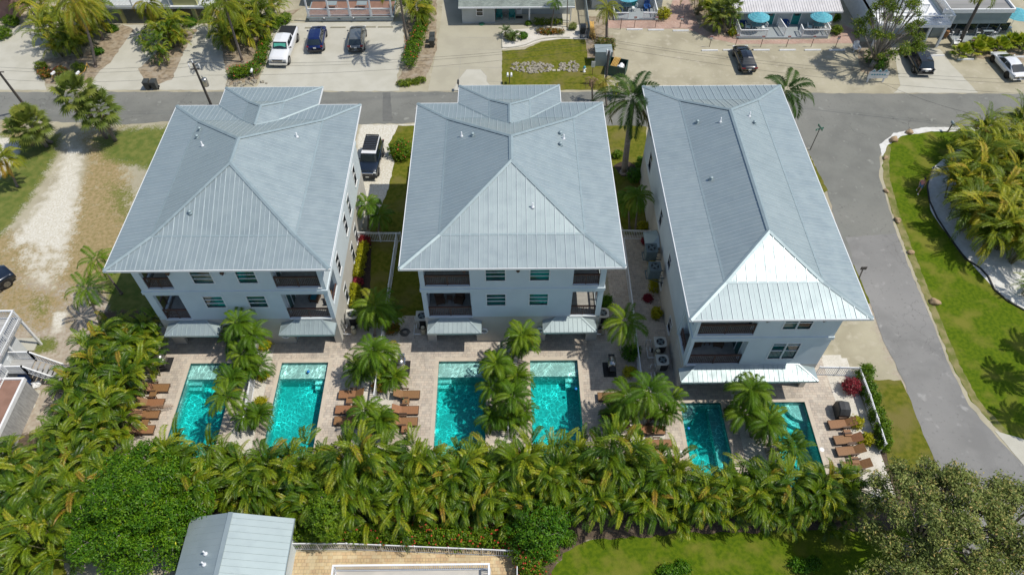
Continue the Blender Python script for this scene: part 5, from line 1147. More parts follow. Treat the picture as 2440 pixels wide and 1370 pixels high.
# ---------------------------------------------------------------- buildings across the street
def wallbox(root, x0, x1, y0, y1, z0, z1, m, holes=(), th=.2, name='wall'):
    mb = MB(); panel(mb, (x0, y0, 0), (1, 0, 0), (0, -1, 0), x1 - x0, z0, z1, th, [(a - x0, b - x0, c, d) for a, b, c, d in holes])
    panel(mb, (x1, y0 + th, 0), (0, 1, 0), (1, 0, 0), y1 - y0 - th, z0, z1, th, []); panel(mb, (x0, y1, 0), (0, -1, 0), (-1, 0, 0), y1 - y0 - th, z0, z1, th, []); panel(mb, (x1 - th, y1, 0), (-1, 0, 0), (0, 1, 0), x1 - x0 - 2 * th, z0, z1, th, [])
    return mb.build(name, M[m], root)
F0 = lambda y: ((0, y, 0), (1, 0, 0), (0, -1, 0))
def adirondack(label, x, y, z, rz, m='teal', group='lounge chairs across the street'):
    t = top('garden_chair', label, 'chair', (x, y, z), rz, group)
    b = MB(); b.add([(-.27, -.3, .38), (.27, -.3, .38), (.27, .22, .25), (-.27, .22, .25), (-.27, -.3, .34), (.27, -.3, .34), (.27, .22, .21), (-.27, .22, .21)], [(0, 1, 2, 3), (7, 6, 5, 4), (0, 4, 5, 1), (1, 5, 6, 2), (2, 6, 7, 3), (3, 7, 4, 0)]); b.build('seat', M[m], t)
    b = MB()
    for k in range(5): xx = -.24 + .12 * k; hgt = .95 - .04 * abs(k - 2) ** 1.5; b.bar((xx, .2, .25), (xx * 1.15, .48, .25 + hgt * .85), .11, .03, (0, 1, 0))
    b.build('backrest', M[m], t)
    for s in (-1, 1):
        b = MB(); b.box(s * .33 - .07, s * .33 + .07, -.34, .35, .55, .58); b.bar((s * .32, -.28, 0), (s * .32, -.28, .55), .07); b.bar((s * .3, .3, .55), (s * .3, .42, 0), .06); b.build('armrest', M[m], t)
    return t
def umbrella(label, x, y, z, h=2.2, r=1.3, closed=False, cat='umbrella'):
    t = top('patio_umbrella', label, cat, (x, y, z), .1, 'aqua patio umbrellas')
    b = MB(); b.tube([(0, 0, 0), (0, 0, h + .1)], .025, 8); b.build('pole', M['white'], t)
    b = MB(); b.lathe([(.25, 0), (.25, .05), (.05, .08)], (0, 0, 0), 16); b.build('base', M['steel'], t)
    n = 8; c = MB(); tr = MB()
    if closed:
        c.lathe([(.03, h - 1.3), (.16, h - 1.25), (.12, h - .5), (.03, h)], (0, 0, 0), 8)
    else:
        for k in range(n):
            a0, a1 = 2 * math.pi * k / n, 2 * math.pi * (k + 1) / n; am = (a0 + a1) / 2
            for j in range(4):
                f0, f1 = j / 4, (j + 1) / 4; z0_, z1_ = h - .5 * f0 ** 1.15, h - .5 * f1 ** 1.15
                def q(a, f, zz): return (r * f * math.cos(a), r * f * math.sin(a), zz)
                mbx = c
                if j == 0: mbx.add([q(a0, 0, z0_), q(a0, f1, z1_), q(am, f1 * .95, z1_ - .01), q(a1, f1, z1_)], [(0, 1, 2, 3)])
                else: mbx.add([q(a0, f0, z0_), q(a0, f1, z1_), q(am, f1 * .95, z1_ - .02), q(a1, f1, z1_), q(a1, f0, z0_), q(am, f0 * .95, z0_ - .02)], [(0, 1, 2, 5), (5, 2, 3, 4)])
            tr.bar((0, 0, h + .008), (r * math.cos(a0), r * math.sin(a0), h - .492), .03, .012)
        for f in (.45, .7, .88):
            for k in range(n):
                a0, a1 = 2 * math.pi * k / n, 2 * math.pi * (k + 1) / n; zz = h - .5 * f ** 1.15 + .008
                am = (a0 + a1) / 2; p0 = (r * f * math.cos(a0), r * f * math.sin(a0), zz); pm = (r * f * .95 * math.cos(am), r * f * .95 * math.sin(am), zz - .01); p1 = (r * f * math.cos(a1), r * f * math.sin(a1), zz)
                tr.bar(p0, pm, .05, .006); tr.bar(pm, p1, .05, .006)
    cn = c.build('canopy', M['umb'], t)
    if tr.v: tr.build('stripes', M['umbtrim'], cn)
    return t
def dining(label, x, y, z, lab2=None):
    t = top('patio_table', label, 'table', (x, y, z), 0, 'patio tables across the street')
    b = MB(); b.box(-.6, .6, -.45, .45, .70, .73); b.build('table_top', M['bluegrey'], t)
    for sx in (-.5, .5):
        for sy in (-.36, .36): b = MB(); b.bar((sx, sy, 0), (sx, sy, .7), .05); b.build('leg', M['white'], t)
def plainchair(label, x, y, z, rz, m='white'):
    t = top('patio_chair', label, 'chair', (x, y, z), rz, 'slim chairs around the patio tables')
    b = MB(); b.box(-.25, .25, -.25, .25, .42, .46); b.build('seat', M[m], t)
    b = MB(); b.bar((-.25, .24, .46), (-.25, .34, .92), .04); b.bar((.25, .24, .46), (.25, .34, .92), .04); b.bar((-.25, .34, .9), (.25, .34, .9), .05); b.box(-.2, .2, .28, .30, .55, .85); b.build('backrest', M[m], t)
    for sx in (-.22, .22):
        for sy in (-.22, .22): b = MB(); b.bar((sx, sy, 0), (sx, sy, .42), .04); b.build('leg', M[m], t)

# 1. pale yellow house on stilts
t = top('stilt_house', 'pale yellow house raised on stilts behind palms with white railing', 'house')
yb = 79.3; x0, zb = VP(245, 18, yb); x1, _ = VP(500, 18, yb); x0 -= 1; x1 += .3
b = MB(); b.box(x0, x1, yb, 92, zb - .25, zb); b.build('deck_slab', M['sidingw'], t)
xs_ = [VP(p, 18, yb)[0] for p in (278, 400, 455)]
for xx in xs_: b = MB(); b.box(xx - .2, xx + .2, yb + .15, yb + .55, 0, zb - .252); b.build('stilt', M['yellow'], t)
for xx in (xs_[0] + 3, xs_[1] + 1.5): b = MB(); b.box(xx - .15, xx + .15, yb + 5, yb + 5.3, 0, zb - .252); b.build('stilt', M['yellow'], t)
railing(t, (x0, yb + .08), (xs_[1] + .3, yb + .08), zb, 1.1, M['white'], .16, 'railing'); railing(t, (xs_[2] + 1.0, yb + .08), (x1, yb + .08), zb, 1.1, M['white'], .16, 'railing')
b = MB(); b.box(x0 + .2, x1 - .2, yb + 2.6, 91, zb + .002, zb + 3); b.box(xs_[1] + .6, xs_[2] + .7, yb + .3, yb + 2.6, zb + .002, zb + 3); b.build('wall', M['yellow'], t)
b = MB(); b.box(x0 + .5, x1 - .5, yb + 7, yb + 7.2, 0, zb - .26); b.build('storage_wall', M['dark'], t)
# reddish house corner at the far left
x, y = G(20, 52); t = top('garage_house', 'dark red garage wall at the far corner beside the ground cover', 'house'); b = MB(); b.box(x - 12, x + 1.0, y + .5, y + 10, 0, 3.0); b.build('wall', mat('dull_pink_wall', (.34, .20, .17), (.28, .16, .14), 2, .8), t)
b = MB(); b.box(x - 12.5, x + 1.5, y - .2, y + 11, 3.0, 3.2); b.build('roof', M['flatroof'], t)
# 2. white porch house
t = top('porch_house', 'white-columned porch house on a pale base behind the parked cars', 'house'); yw = 79.7; x0, _ = G(737, 52); x1, _ = G(937, 50)
_, zf = VP(830, 34, yw)
b = MB(); panel(b, (x0, yw, 0), (1, 0, 0), (0, -1, 0), x1 - x0, 0, zf - .45, .2, [(a, a + .35, .18, .38) for a in (1.6, 3.4, 5.2, 6.9)]); b.box(x0, x1, yw + .5, 92, .01, zf - .46); b.build('base_wall', M['sidingw'], t)
b = MB(); b.box(x0 - .15, x1 + .15, yw - .25, 92, zf - .44, zf - .28); b.build('deck_edge', M['bluegrey'], t)
b = MB(); b.box(x0, x1, yw - .1, 92, zf - .279, zf - .25); b.build('porch_floor', M['terracotta'], t)
xc = [x0 + .05 + (x1 - x0 - .1) * k / 4 for k in range(5)]
for xx in xc: b = MB(); b.box(xx - .09, xx + .09, yw - .12, yw + .06, zf - .25, zf + 2.4); b.build('column', M['white'], t)
for a, c in zip(xc, xc[1:]): railing(t, (a + .1, yw - .03), (c - .1, yw - .03), zf - .25, .95, M['white'], .13, 'railing', False)
b = MB(); b.box(x0, x1, yw + 3.2, 92, zf - .24, zf + 2.4); b.build('wall', M['bluegrey'], t)
for xx in (x0 + 1.9, x0 + 5.4): b = MB(); b.blob((xx, yw - .3, zf - .36), (.11, .07, .11), 1, 0); b.build('lamp', M['lamp'], t, True)
for k, xx in enumerate((x0 + 2.7, x0 + 6.3)): dining(['white porch table, nearer the pickup', 'white porch table, nearer the leaning palm'][k], xx, yw + 1.6, zf - .25)
# 3. grey bungalow
t = top('bungalow', 'low grey bungalow with green-grey shingle roof and teal chairs', 'house'); yw = 79.0
xa, xb_ = G(1102, 57)[0], G(1360, 54)[0]; xp0, xp1 = G(1180, 57)[0], G(1266, 57)[0]; zt = 2.35; yp = yw + 1.9
mb = MB(); panel(mb, (xa, yw, 0), (1, 0, 0), (0, -1, 0), xp0 - xa, 0, zt, .18, [(1.75, 2.45, 1.05, 1.95)]); mb.box(xp0 - .18, xp0, yw + .18, yp, 0, zt); panel(mb, (xp0, yp, 0), (1, 0, 0), (0, -1, 0), xb_ - xp0, 0, zt, .18, [(.35, 1.9, 1.1, 2.0), (2.6, 3.15, 1.0, 2.0), (4.9, 7.1, 1.15, 2.05)])
mb.box(xa, xa + .18, yw + .18, 90, 0, zt); mb.box(xb_ - .18, xb_, yp + .18, 90, 0, zt); mb.build('wall', M['siding'], t)
window(t, (xa, yw, 0), (1, 0, 0), (0, -1, 0), 1.75, 2.45, 1.05, 1.95, 0, (.5,), 'glassdark', .08)
window(t, (xp0, yp, 0), (1, 0, 0), (0, -1, 0), .35, 1.9, 1.1, 2.0, 1, (), 'glassdark', .08); window(t, (xp0, yp, 0), (1, 0, 0), (0, -1, 0), 4.9, 7.1, 1.15, 2.05, 1, (), 'glassdark', .08)
b = MB(); b.box(xp0 + 2.55, xp0 + 3.2, yp - .05, yp - .005, .05, 2.05); d_ = b.build('door', M['white'], t); b = MB(); b.box(xp0 + 2.66, xp0 + 3.09, yp - .06, yp - .052, .7, 1.9); b.build('pane', M['glassdark'], d_)
b = MB(); b.box(xp0 + 2.45, xp0 + 3.3, yp - 1.0, yp - .4, .06, .075); tag(b.build('door_mat', M['black']), 'black mat before the bungalow door', 'mat')
xq = G(1261, 55)[0]; b = MB(); b.box(xq - .08, xq + .08, yw - .05, yw + .11, 0, zt); b.box(xb_ - .1, xb_ + .02, yw + .3, yw + .42, 0, zt); b.build('porch_post', M['white'], t)
b = MB(); b.box(xp0, xb_ - .2, yw, yp - .01, .005, .06); b.build('porch_floor', M['concrete_pale'], t)
xr0, xr1 = VP(1092, 20, yw - .5)[0], VP(1370, 20, yw - .5)[0]; rf = MB(); ye = yw - .5; ze = zt + .05
rf.add([(xr0, ye, ze), (xr1, ye, ze), (xr1, ye + 7, ze + 1.9), (xr0, ye + 7, ze + 1.9), (xr1, ye + 14, ze), (xr0, ye + 14, ze)], [(0, 1, 2, 3), (3, 2, 4, 5)]); r_ = rf.build('roof', M['shingle'], t)
b = MB(); b.box(xr0, xr1, ye - .1, ye - .003, ze - .16, ze + .02); b.build('gutter', M['white'], t); b = MB(); b.add([(xr0, ye, ze - .1), (xr1, ye, ze - .1), (xr1, ye + 5, ze - .1), (xr0, ye + 5, ze - .1)], [(3, 2, 1, 0)]); b.build('soffit', M['trim'], t)
for k, px in enumerate((1190, 1220)): x, y = G(px, 46); adirondack(['teal garden chair on the bungalow porch, nearer the driveway', 'teal garden chair on the bungalow porch, nearer the door'][k], x, y, .06, R(0))
x, y = G(1206, 43); side_table('small grey table between the two teal garden chairs', x, y + .2, .06, .45, .4, 'greydeck')
# 4. teal cottage
x0, y0 = G(1463, 50); x1, _ = G(1563, 48); t = top('cottage', 'small grey cottage with teal door behind an aqua umbrella', 'house'); xs0, xs1 = x0 - .3, x1 + 1
b = MB(); b.box(x0, x1, y0, y0 + 2.6, 0, .18); b.build('deck', M['greydeck'], t)
b = MB(); b.box(xs0 - 2.2, xs1, y0 + 2.6, y0 + 9, 0, 2.6); b.build('wall', M['siding'], t); b = MB(); b.box(x0 + 2.1, x0 + 3.0, y0 + 2.55, y0 + 2.598, .18, 2.2); b.build('door', M['teal'], t); b = MB(); b.box(xs0 - 2.5, xs1 + .3, y0 + 2.2, y0 + 9.3, 2.6, 2.8); b.build('roof', M['whitemetal'], t)
def lowrail(a, b_, z, h=.8): railing(t, a, b_, z, h, M['white'], .16, 'railing', False)
lowrail((x0, y0 + .1), (x0 + 1.7, y0 + .1), .18); lowrail((x1 - 1.6, y0 + .1), (x1, y0 + .1), .18); lowrail((x1, y0 + .1), (x1, y0 + 2.4), .18, 1.1); lowrail((x0, y0 + .1), (x0, y0 + 2.4), .18)
x, y = G(1492, 32); umbrella('aqua umbrella at the teal cottage cut by the picture top', x, y + .3, .18, 2.3, 1.35); dining('white table under the umbrella at the teal cottage', x, y + .3, .18); plainchair('white chair at the table of the teal cottage', x + .9, y + .2, .18, R(-80)); x, y = G(1540, 28); adirondack('blue folding chair beside the teal cottage railing', x, y, .18, R(0), 'blue')
# 5. white-roofed cottage with two umbrellas
yd = 75.35; x0, x1 = 27.2, 37.6; t = top('cottage', 'cottage with white metal roof, two teal doors and two aqua umbrellas', 'house')
yw = 78.15; xr0, zr = VP(1748, 29, yw - .7); xr1, _ = VP(2009, 29, yw - .7)
b = MB(); b.box(x0, x1, yd, yw - .002, 0, .2); b.build('deck', M['greydeck'], t)
b = MB(); b.box(xr0 + .3, xr1 - .5, yw, yw + 9, 0, zr - .1); b.build('wall', M['siding'], t)
for px in (1829, 1891):
    xd = G(px, 62)[0]; b = MB(); b.box(xd - .5, xd + .45, yw - .05, yw - .003, .2, 2.25); dd = b.build('door', M['teal'], t); b = MB(); b.box(xd - .3, xd + .25, yw - .06, yw - .052, 1.3, 2.05); b.build('pane', M['glassdark'], dd); b = MB(); b.box(xd - .58, xd - .5, yw - .06, yw - .003, .2, 2.3); b.box(xd + .45, xd + .53, yw - .06, yw - .003, .2, 2.3); b.build('door_frame', M['white'], dd)
rf = MB(); ye = yw - .7; rf.add([(xr0, ye, zr), (xr1, ye, zr), (xr1, ye + 6, zr + 1.2), (xr0, ye + 6, zr + 1.2), (xr1, ye + 12, zr), (xr0, ye + 12, zr)], [(0, 1, 2, 3), (3, 2, 4, 5)])
xx = xr0 + .1
while xx < xr1: rib(rf, (xx, ye, zr), (xx, ye + 6, zr + 1.2), (0, -.2, 1), .06, .04); xx += .3
rf.build('roof', M['whitemetal'], t); b = MB(); b.box(xr0, xr1, ye - .06, ye - .002, zr - .2, zr); b.add([(xr0, ye, zr - .1), (xr1, ye, zr - .1), (xr1, ye + 3, zr - .1), (xr0, ye + 3, zr - .1)], [(3, 2, 1, 0)]); b.build('fascia', M['white'], t)
lowrail((x0, yd + .08), (x0 + 3.2, yd + .08), .2, .95); lowrail((x0, yd + .08), (x0, yw - .1), .2, 1.0); lowrail((x1 - 3.1, yd + .08), (x1, yd + .08), .2, .95); lowrail((x1, yd + .08), (x1, yw - .1), .2, 1.0); lowrail((x0 + 5.3, yd + .2), (x0 + 5.0, yw - .2), .2, 1.1); lowrail((x1 - 3.1, yd + .08), (x1 - 3.1, yd + 1.2), .2, .95)
for k, (px, py) in enumerate(((1799, 72), (1946, 72))):
    x, y = G(px, py, .2); nm = ('nearer the black sedan', 'nearer the leafy tree')[k]
    umbrella('aqua umbrella on the grey deck, ' + nm, x, y, .2, 2.2, 1.3); dining('pale table under the aqua umbrella ' + nm, x, y, .2); plainchair('white chair at the deck table ' + nm + ', facing the door', x + .9, y - .1, .2, R(-80)); plainchair('white chair at the deck table ' + nm + ', facing away from the door', x - .95, y, .2, R(85)); 
for k, px in enumerate((1769, 1869)): x, y = G(px, 62, .2); adirondack(['blue chair in the corner of the grey deck beside the palm', 'blue chair between the two teal doors'][k], x, y, .2, 0, 'blue'); 
# 6. white balcony house behind the leafy tree
t = top('balcony_house', 'white house with tiered balconies half behind the leafy tree', 'house'); zz = 3.0; x1, y0 = G(2268, 60, zz); x0 = x1 - 8
b = MB(); b.box(x0, x1, y0, y0 + 8, zz - .35, zz); b.build('balcony_slab', M['white'], t); b = MB(); b.box(x0, x1 - 3, y0 + 3, y0 + 12, 0, 5.6); b.build('wall', M['sidingw'], t)
railing(t, (x0, y0 + .08), (x1, y0 + .08), zz, 1.1, M['white'], .17, 'railing'); railing(t, (x1 - .08, y0 + .1), (x1 - .08, y0 + 7), zz, 1.1, M['white'], .17, 'railing'); railing(t, (x0, y0 + 2.4), (x1 - 2, y0 + 2.4), zz, 1.1, M['white'], .17, 'railing')
for xx in (x0 + .3, x1 - 2, x1 - .3): b = MB(); b.box(xx - .12, xx + .12, y0 + .2, y0 + .44, 0, zz - .352); b.build('post', M['white'], t)
x, y = x1 - 1.4, y0 + 1.1; b = MB(); b.box(x - .5, x + .6, y - .3, y + .3, zz + .3, zz + .4); tag(b.build('cushion', M['blue']), 'blue cushion on the white balcony', 'cushion')
# 7. flat-roofed grey building and its terrace
t = top('flat_roof_building', 'long grey building with flat roof and white parapet edge', 'building'); zz = 3.6; xa, ya = G(2270, 24, zz); xb_, _ = G(2412, 17, zz); xb_ += 0
b = MB(); b.box(xa - 1, xb_ - .1, ya + .2, ya + 16, 0, zz - .3); b.build('wall', M['bluegrey'], t); b = MB(); b.box(xa - 1, xb_, ya + .02, ya + 16, zz - .3, zz - .12); b.build('roof', M['flatroof'], t)
b = MB(); b.box(xa - 1, xb_ + .1, ya - .15, ya + .02, zz - .35, zz + .12); b.box(xb_, xb_ + .18, ya + .02, ya + 16, zz - .35, zz + .12); b.build('parapet', M['white'], t); b = MB(); b.box(xa - 1, xb_ - .05, ya - .08, ya + .19, zz - 1.7, zz - .36); b.build('valance', M['bluegrey'], t)
for k in range(6): b = MB(); xx = xa + .3 + k * 1.25; b.box(xx, xx + 1.1, ya + .14, ya + .19, .5, 1.85); b.build('window', M['glassdark'], t)
xd, yd = G(2270, 106); b = MB(); b.box(xd, xd + 9, yd, ya + .13, 0, .3); tag(b.build('terrace', M['greydeck']), 'grey board terrace before the flat-roofed building', 'terrace')
x, y = G(2406, 66, .3); umbrella('aqua umbrella on the terrace of the flat-roofed building', x, y, .3, 2.2, 1.6); x, y = G(2368, 70, .3); umbrella('aqua umbrella folded half closed on the terrace', x, y, .3, 2.1, 1, True)
x, y = G(2346, 84, .3); dining('grey table with chairs on the terrace behind the fan palms', x, y, .3); plainchair('pale chair, nearer the leaning trunk, at the terrace table', x - 1.0, y, .3, R(90)); plainchair('pale chair, nearer the aqua umbrella, at the terrace table', x + 1.0, y, .3, R(-90)); plainchair('pale chair behind the terrace table', x - .2, y + .8, .3, 0)
for k, (px, py) in enumerate(((2258, 85), (2290, 84), (2276, 108))): x, y = G(px, py, .3); adirondack(['white garden chair on the terrace beside a brown barrel', 'white garden chair on the terrace beside the leaning trunk', 'white garden chair at the terrace edge near the ramp'][k], x, y, .3, R((0, -10, 60)[k]), 'white')
x, y = G(2252, 88, .3); b = MB(); b.lathe([(.2, 0), (.27, .35), (.22, .75)], (x, y, .3), 12); tag(b.build('barrel', M['wicker']), 'brown barrel table beside the white terrace chairs', 'barrel')
x, y = G(2038, 122); adirondack('white bench chair in tree shade beside the parking lot', x, y, 0, R(0), 'white')

# ---------------------------------------------------------------- pump house, raised deck, weathered house at the frame edges
t = top('garden_shed', 'small building with grey metal gable roof beside the yellow patio', 'shed'); zr, z0 = 4.4, 3.3
xr, yr = G(550, 1220, zr); xR = G(700, 1243, z0)[0]; xL = xr - 2.75; rf = MB(); yb2 = yr - 10
rf.add([(xr, yr, zr), (xr, yb2, zr), (xR, yb2, z0), (xR, yr, z0), (xL, yb2, zr - 2.75 * (zr - z0) / (xR - xr)), (xL, yr, zr - 2.75 * (zr - z0) / (xR - xr))], [(0, 1, 2, 3), (0, 5, 4, 1)])
k = (zr - z0) / (xR - xr); y = yr - .3
while y > yb2: rib(rf, (xr + .05, y, zr - k * .05), (xR, y, z0), (k, 0, 1), .05, .04); rib(rf, (xr - .05, y, zr - k * .05), (xL, y, zr - 2.75 * k), (-k, 0, 1), .03, .01); y -= .41
rib(rf, (xr, yr, zr + .01), (xr, yb2, zr + .01), (0, 0, 1), .28, .04); rf.box(xR, xR + .05, yb2, yr, z0 - .15, z0); rf.build('roof', M['roof'], t)
b = MB(); b.box(xL + .3, xR - .5, yb2, yr - .4, 0, z0 - .05); b.add([(xL + .3, yr - .4, z0 - .05), (xR - .5, yr - .4, z0 - .05), (xr, yr - .4, zr - .15)], [(2, 1, 0)]); b.build('wall', M['stucco'], t)
for px, py in ((491, 1320), (488, 1346)): x, y = G(px, py, 4.0); roof_vent(t, x, y, zr - k * abs(x - xr) + .02, 'pipe')
t = top('raised_deck', 'raised deck with white picket railing at the bottom of the picture', 'deck'); zd = 2.2
xa, ya = G(792, 1345, zd + 1.05); xb_, yb3 = G(1167, 1358, zd + 1.05); b = MB(); b.box(xa - .05, xb_ + .05, ya - 8, ya + .05, zd - .25, zd); b.build('deck_slab', M['roofterr'], t)
railing(t, (xa, ya - .05), (xb_, ya - .05), zd, 1.05, M['white'], .13, 'railing', False); railing(t, (xa + .05, ya - 7), (xa + .05, ya - .1), zd, 1.05, M['white'], .13, 'railing', False); railing(t, (xb_ - .05, ya - 7), (xb_ - .05, ya - .1), zd, 1.05, M['white'], .13, 'railing', False)
for xx in (xa + .2, (xa + xb_) / 2, xb_ - .2): b = MB(); b.box(xx - .1, xx + .1, ya - .3, ya - .1, 0, zd - .252); b.build('post', M['white'], t)
x, y = xa + 2.0, ya - .95; b = MB(); b.lathe([(.34, 0), (.36, .06), (.30, .09)], (0, 0, 0), 18); o = tag(b.build('round_cushion', M['blue'], loc=(x, y, zd + .35)), 'round blue cushion on the raised deck chair', 'cushion')
adirondack('white chair with blue cushion on the raised deck', x, y, zd, R(180), 'white')
# weathered white house with stairs at the left edge (rotated about 28 degrees)
t = top('weathered_house', 'weathered white house with upper deck and outdoor stairs at the left edge', 'house')
zd = 3.35
b = MB(); b.box(-46, -37.0, 29.2, 33.3, zd - .2, zd); b.build('upper_deck', M['greywood'], t)
railing(t, (-46, 33.24), (-37.0, 33.24), zd, 1.05, M['white'], .17, 'railing'); railing(t, (-37.06, 29.2), (-37.06, 33.2), zd, 1.05, M['white'], .17, 'railing'); railing(t, (-38.6, 29.2), (-38.6, 33.2), zd, 1.05, M['white'], .17, 'railing')
for xx, yy in ((-37.1, 33.2), (-41, 33.2), (-37.1, 30.9)): b = MB(); b.box(xx - .08, xx + .08, yy - .08, yy + .08, 0, zd - .201); b.build('post', M['white'], t)
b = MB(); b.box(-48, -37.45, 17, 32.2, 0, zd - .22); b.build('wall', M['sidingw'], t)
b = MB(); b.box(-48, -40.2, 17, 31.4, zd, 6.0); b.build('upper_wall', M['sidingw'], t)
window(t, (-37.45, 17, 0), (0, 1, 0), (1, 0, 0), 13.4, 14.1, .9, 2.1, 0, (.5,), 'glassdark', .1)
b = MB(); b.box(-37.44, -35.75, 29.4, 30.7, 1.55, 1.68); b.build('landing', M['greywood'], t)
st = MB(); zl = 1.68
for k in range(7): st.box(-35.75 + .25 * k, -35.46 + .25 * k, 29.45, 30.65, zl - .24 * (k + 1) - .05, zl - .24 * (k + 1))
st.build('stairs', M['greywood'], t)
def slope_rail(x0_, x1_, yy, z0_, z1_):
    r = MB(); n = 11; r.bar((x0_, yy, z0_ + .98), (x1_, yy, z1_ + .98), .1, .06); r.bar((x0_, yy, z0_ + .1), (x1_, yy, z1_ + .1), .06)
    for i in range(n + 1): f = i / n; xx = x0_ + (x1_ - x0_) * f; z_ = z0_ + (z1_ - z0_) * f; r.bar((xx, yy, z_ + .1), (xx, yy, z_ + .96), .045)
    for f in (0, 1): xx = x0_ + (x1_ - x0_) * f; z_ = z0_ + (z1_ - z0_) * f; r.bar((xx, yy, max(0, z_ - .2)), (xx, yy, z_ + 1.05), .1)
    r.build('railing', M['white'], t)
for yy in (29.42, 30.68): slope_rail(-37.4, -35.75, yy, zl, zl); slope_rail(-35.75, -34.0, yy, zl, 0)
b = MB(); b.box(-37.44, -35.55, 16, 28.55, 2.0, 2.12); b.build('terrace', M['terracotta'], t)
b = MB(); b.box(-35.55, -35.4, 16, 28.7, 1.95, 2.3); b.box(-37.44, -35.55, 28.55, 28.7, 1.95, 2.3); b.build('parapet', M['white'], t)
b = MB(); panel(b, (-35.44, 16, 0), (0, 1, 0), (1, 0, 0), 12.6, 0, 1.94, .1, []); b.box(-37.44, -35.56, 28.5, 28.6, 0, 1.94); b.build('lower_wall', M['greywood'], t)
railing(t, (-36.9, 17), (-36.9, 29.3), 2.12, 1.05, M['white'], .16, 'railing')
x, y = G(68, 915); wheelie('blue wheeled bin under the outdoor stairs', x, y, R(20), 'blue')
b = MB(); x, y = G(62, 822); b.box(x - .9, x + .9, y - .6, y + .6, .02, .12); tag(b.build('concrete_slab', M['concrete_pale']), 'concrete slab under the upper deck of the weathered house', 'slab')
b = MB(); x, y = G(90, 918); b.blob((x, y, .15), (.35, .3, .2), 4, .3); tag(b.build('rubbish_bag', M['white']), 'white crumpled bag on the ground beside the blue bin', 'bag')
rnd = random.Random(5)
b = MB(); x, y = G(150, 925)
for k in range(26): a = rnd.uniform(0, 3.1); l = rnd.uniform(.4, 1.1); cx, cy = x + rnd.uniform(-.5, .5), y + rnd.uniform(-.6, .6); b.bar((cx - math.cos(a) * l, cy - math.sin(a) * l, .05 + k * .012), (cx + math.cos(a) * l, cy + math.sin(a) * l, .05 + k * .014), .05)
tag(b.build('branch_pile', M['dead'] if False else M['bark']), 'heap of cut dry branches by the palm hedge', 'branch pile')
for k, (px, py) in enumerate(((84, 945), (86, 935), (75, 968))): b = MB(); x, y = G(px, py); b.blob((x, y, 0), (.3, .28, .06), 7 + k, .1); tag(b.build('stepping_stone', M['concrete_pale']), 'flat round stepping stone near the weathered house', 'stone', 'stepping stones')
# dumpster, screen, lumber, hydrant, pipes by the upper lot
x, y = G(1470, 172); t = top('dumpster', 'open green dumpster filled with lumber and white bags', 'dumpster', (x, y, 0), R(-18))
b = MB(); w_, d_, h_ = 1.0, .85, 1.2; b.box(-w_, w_, -d_, -d_ + .06, 0, h_); b.box(-w_, w_, d_ - .06, d_, 0, h_); b.box(-w_, -w_ + .06, -d_ + .06, d_ - .06, 0, h_); b.box(w_ - .06, w_, -d_ + .06, d_ - .06, 0, h_); b.box(-w_ + .06, w_ - .06, -d_ + .06, d_ - .06, .3, .35); b.build('tub', M['dumpster'], t)
b = MB(); [b.bar((-.8 + .15 * k, -.7, .6), (-.5 + .15 * k, .75, 1.35), .1, .04) for k in range(5)]; tag(b.build('lumber', M['lumber'], loc=(x, y, 0)), 'yellow boards sticking out of the dumpster', 'lumber').rotation_euler = (0, 0, R(-18))
b = MB(); b.blob((x + .3, y - .35, 1.0), (.4, .35, .25), 2, .3); tag(b.build('rubbish_bag', M['white']), 'white rubbish bag on top of the dumpster', 'bag')
x, y = G(1436, 158); b = MB(); b.box(x - .95, x + .95, y - .04, y + .04, 0, 1.8); b.box(x - .95, x + .95, y + .04, y + 1.5, 1.7, 1.78); tag(b.build('screen_panel', M['bluegrey']), 'grey metal screen panel leaning beside the dumpster', 'screen')
t = top('lumber_stack', 'stack of yellow boards beside the gate', 'lumber', (*G(1408, 78), 0)); rnd = random.Random(3)
for k in range(12): b = MB(); a = rnd.uniform(-.1, .1); dx = rnd.uniform(-.35, .35); b.bar((dx - a, -1.5 + rnd.uniform(-.2, .2), .06 + k * .045), (dx + a, 1.5, .06 + k * .045), .14, .04); b.build('board', M['lumber'], t)
x, y = G(1392, 172); t = top('fire_hydrant', 'aqua and white fire hydrant beside the rock bed', 'hydrant', (x, y, 0)); b = MB(); b.lathe([(.16, 0), (.16, .06), (.1, .08), (.1, .55)], n=12); b.tube([(-.2, 0, .4), (.2, 0, .4)], .06, 8); b.build('barrel', M['white'], t, True); b = MB(); b.lathe([(.14, .55), (.14, .6), (.1, .7), (.03, .76)], n=12); b.build('cap', M['umb'], t, True)
for k, (px, py) in enumerate(((1320, 169), (1331, 169))): b = MB(); x, y = G(px, py); b.box(x - .18, x + .18, y - .18, y + .18, 0, .08); tag(b.build('square_slab', M['concrete']), 'square concrete utility lid between the rock piles', 'lid', 'utility lids')
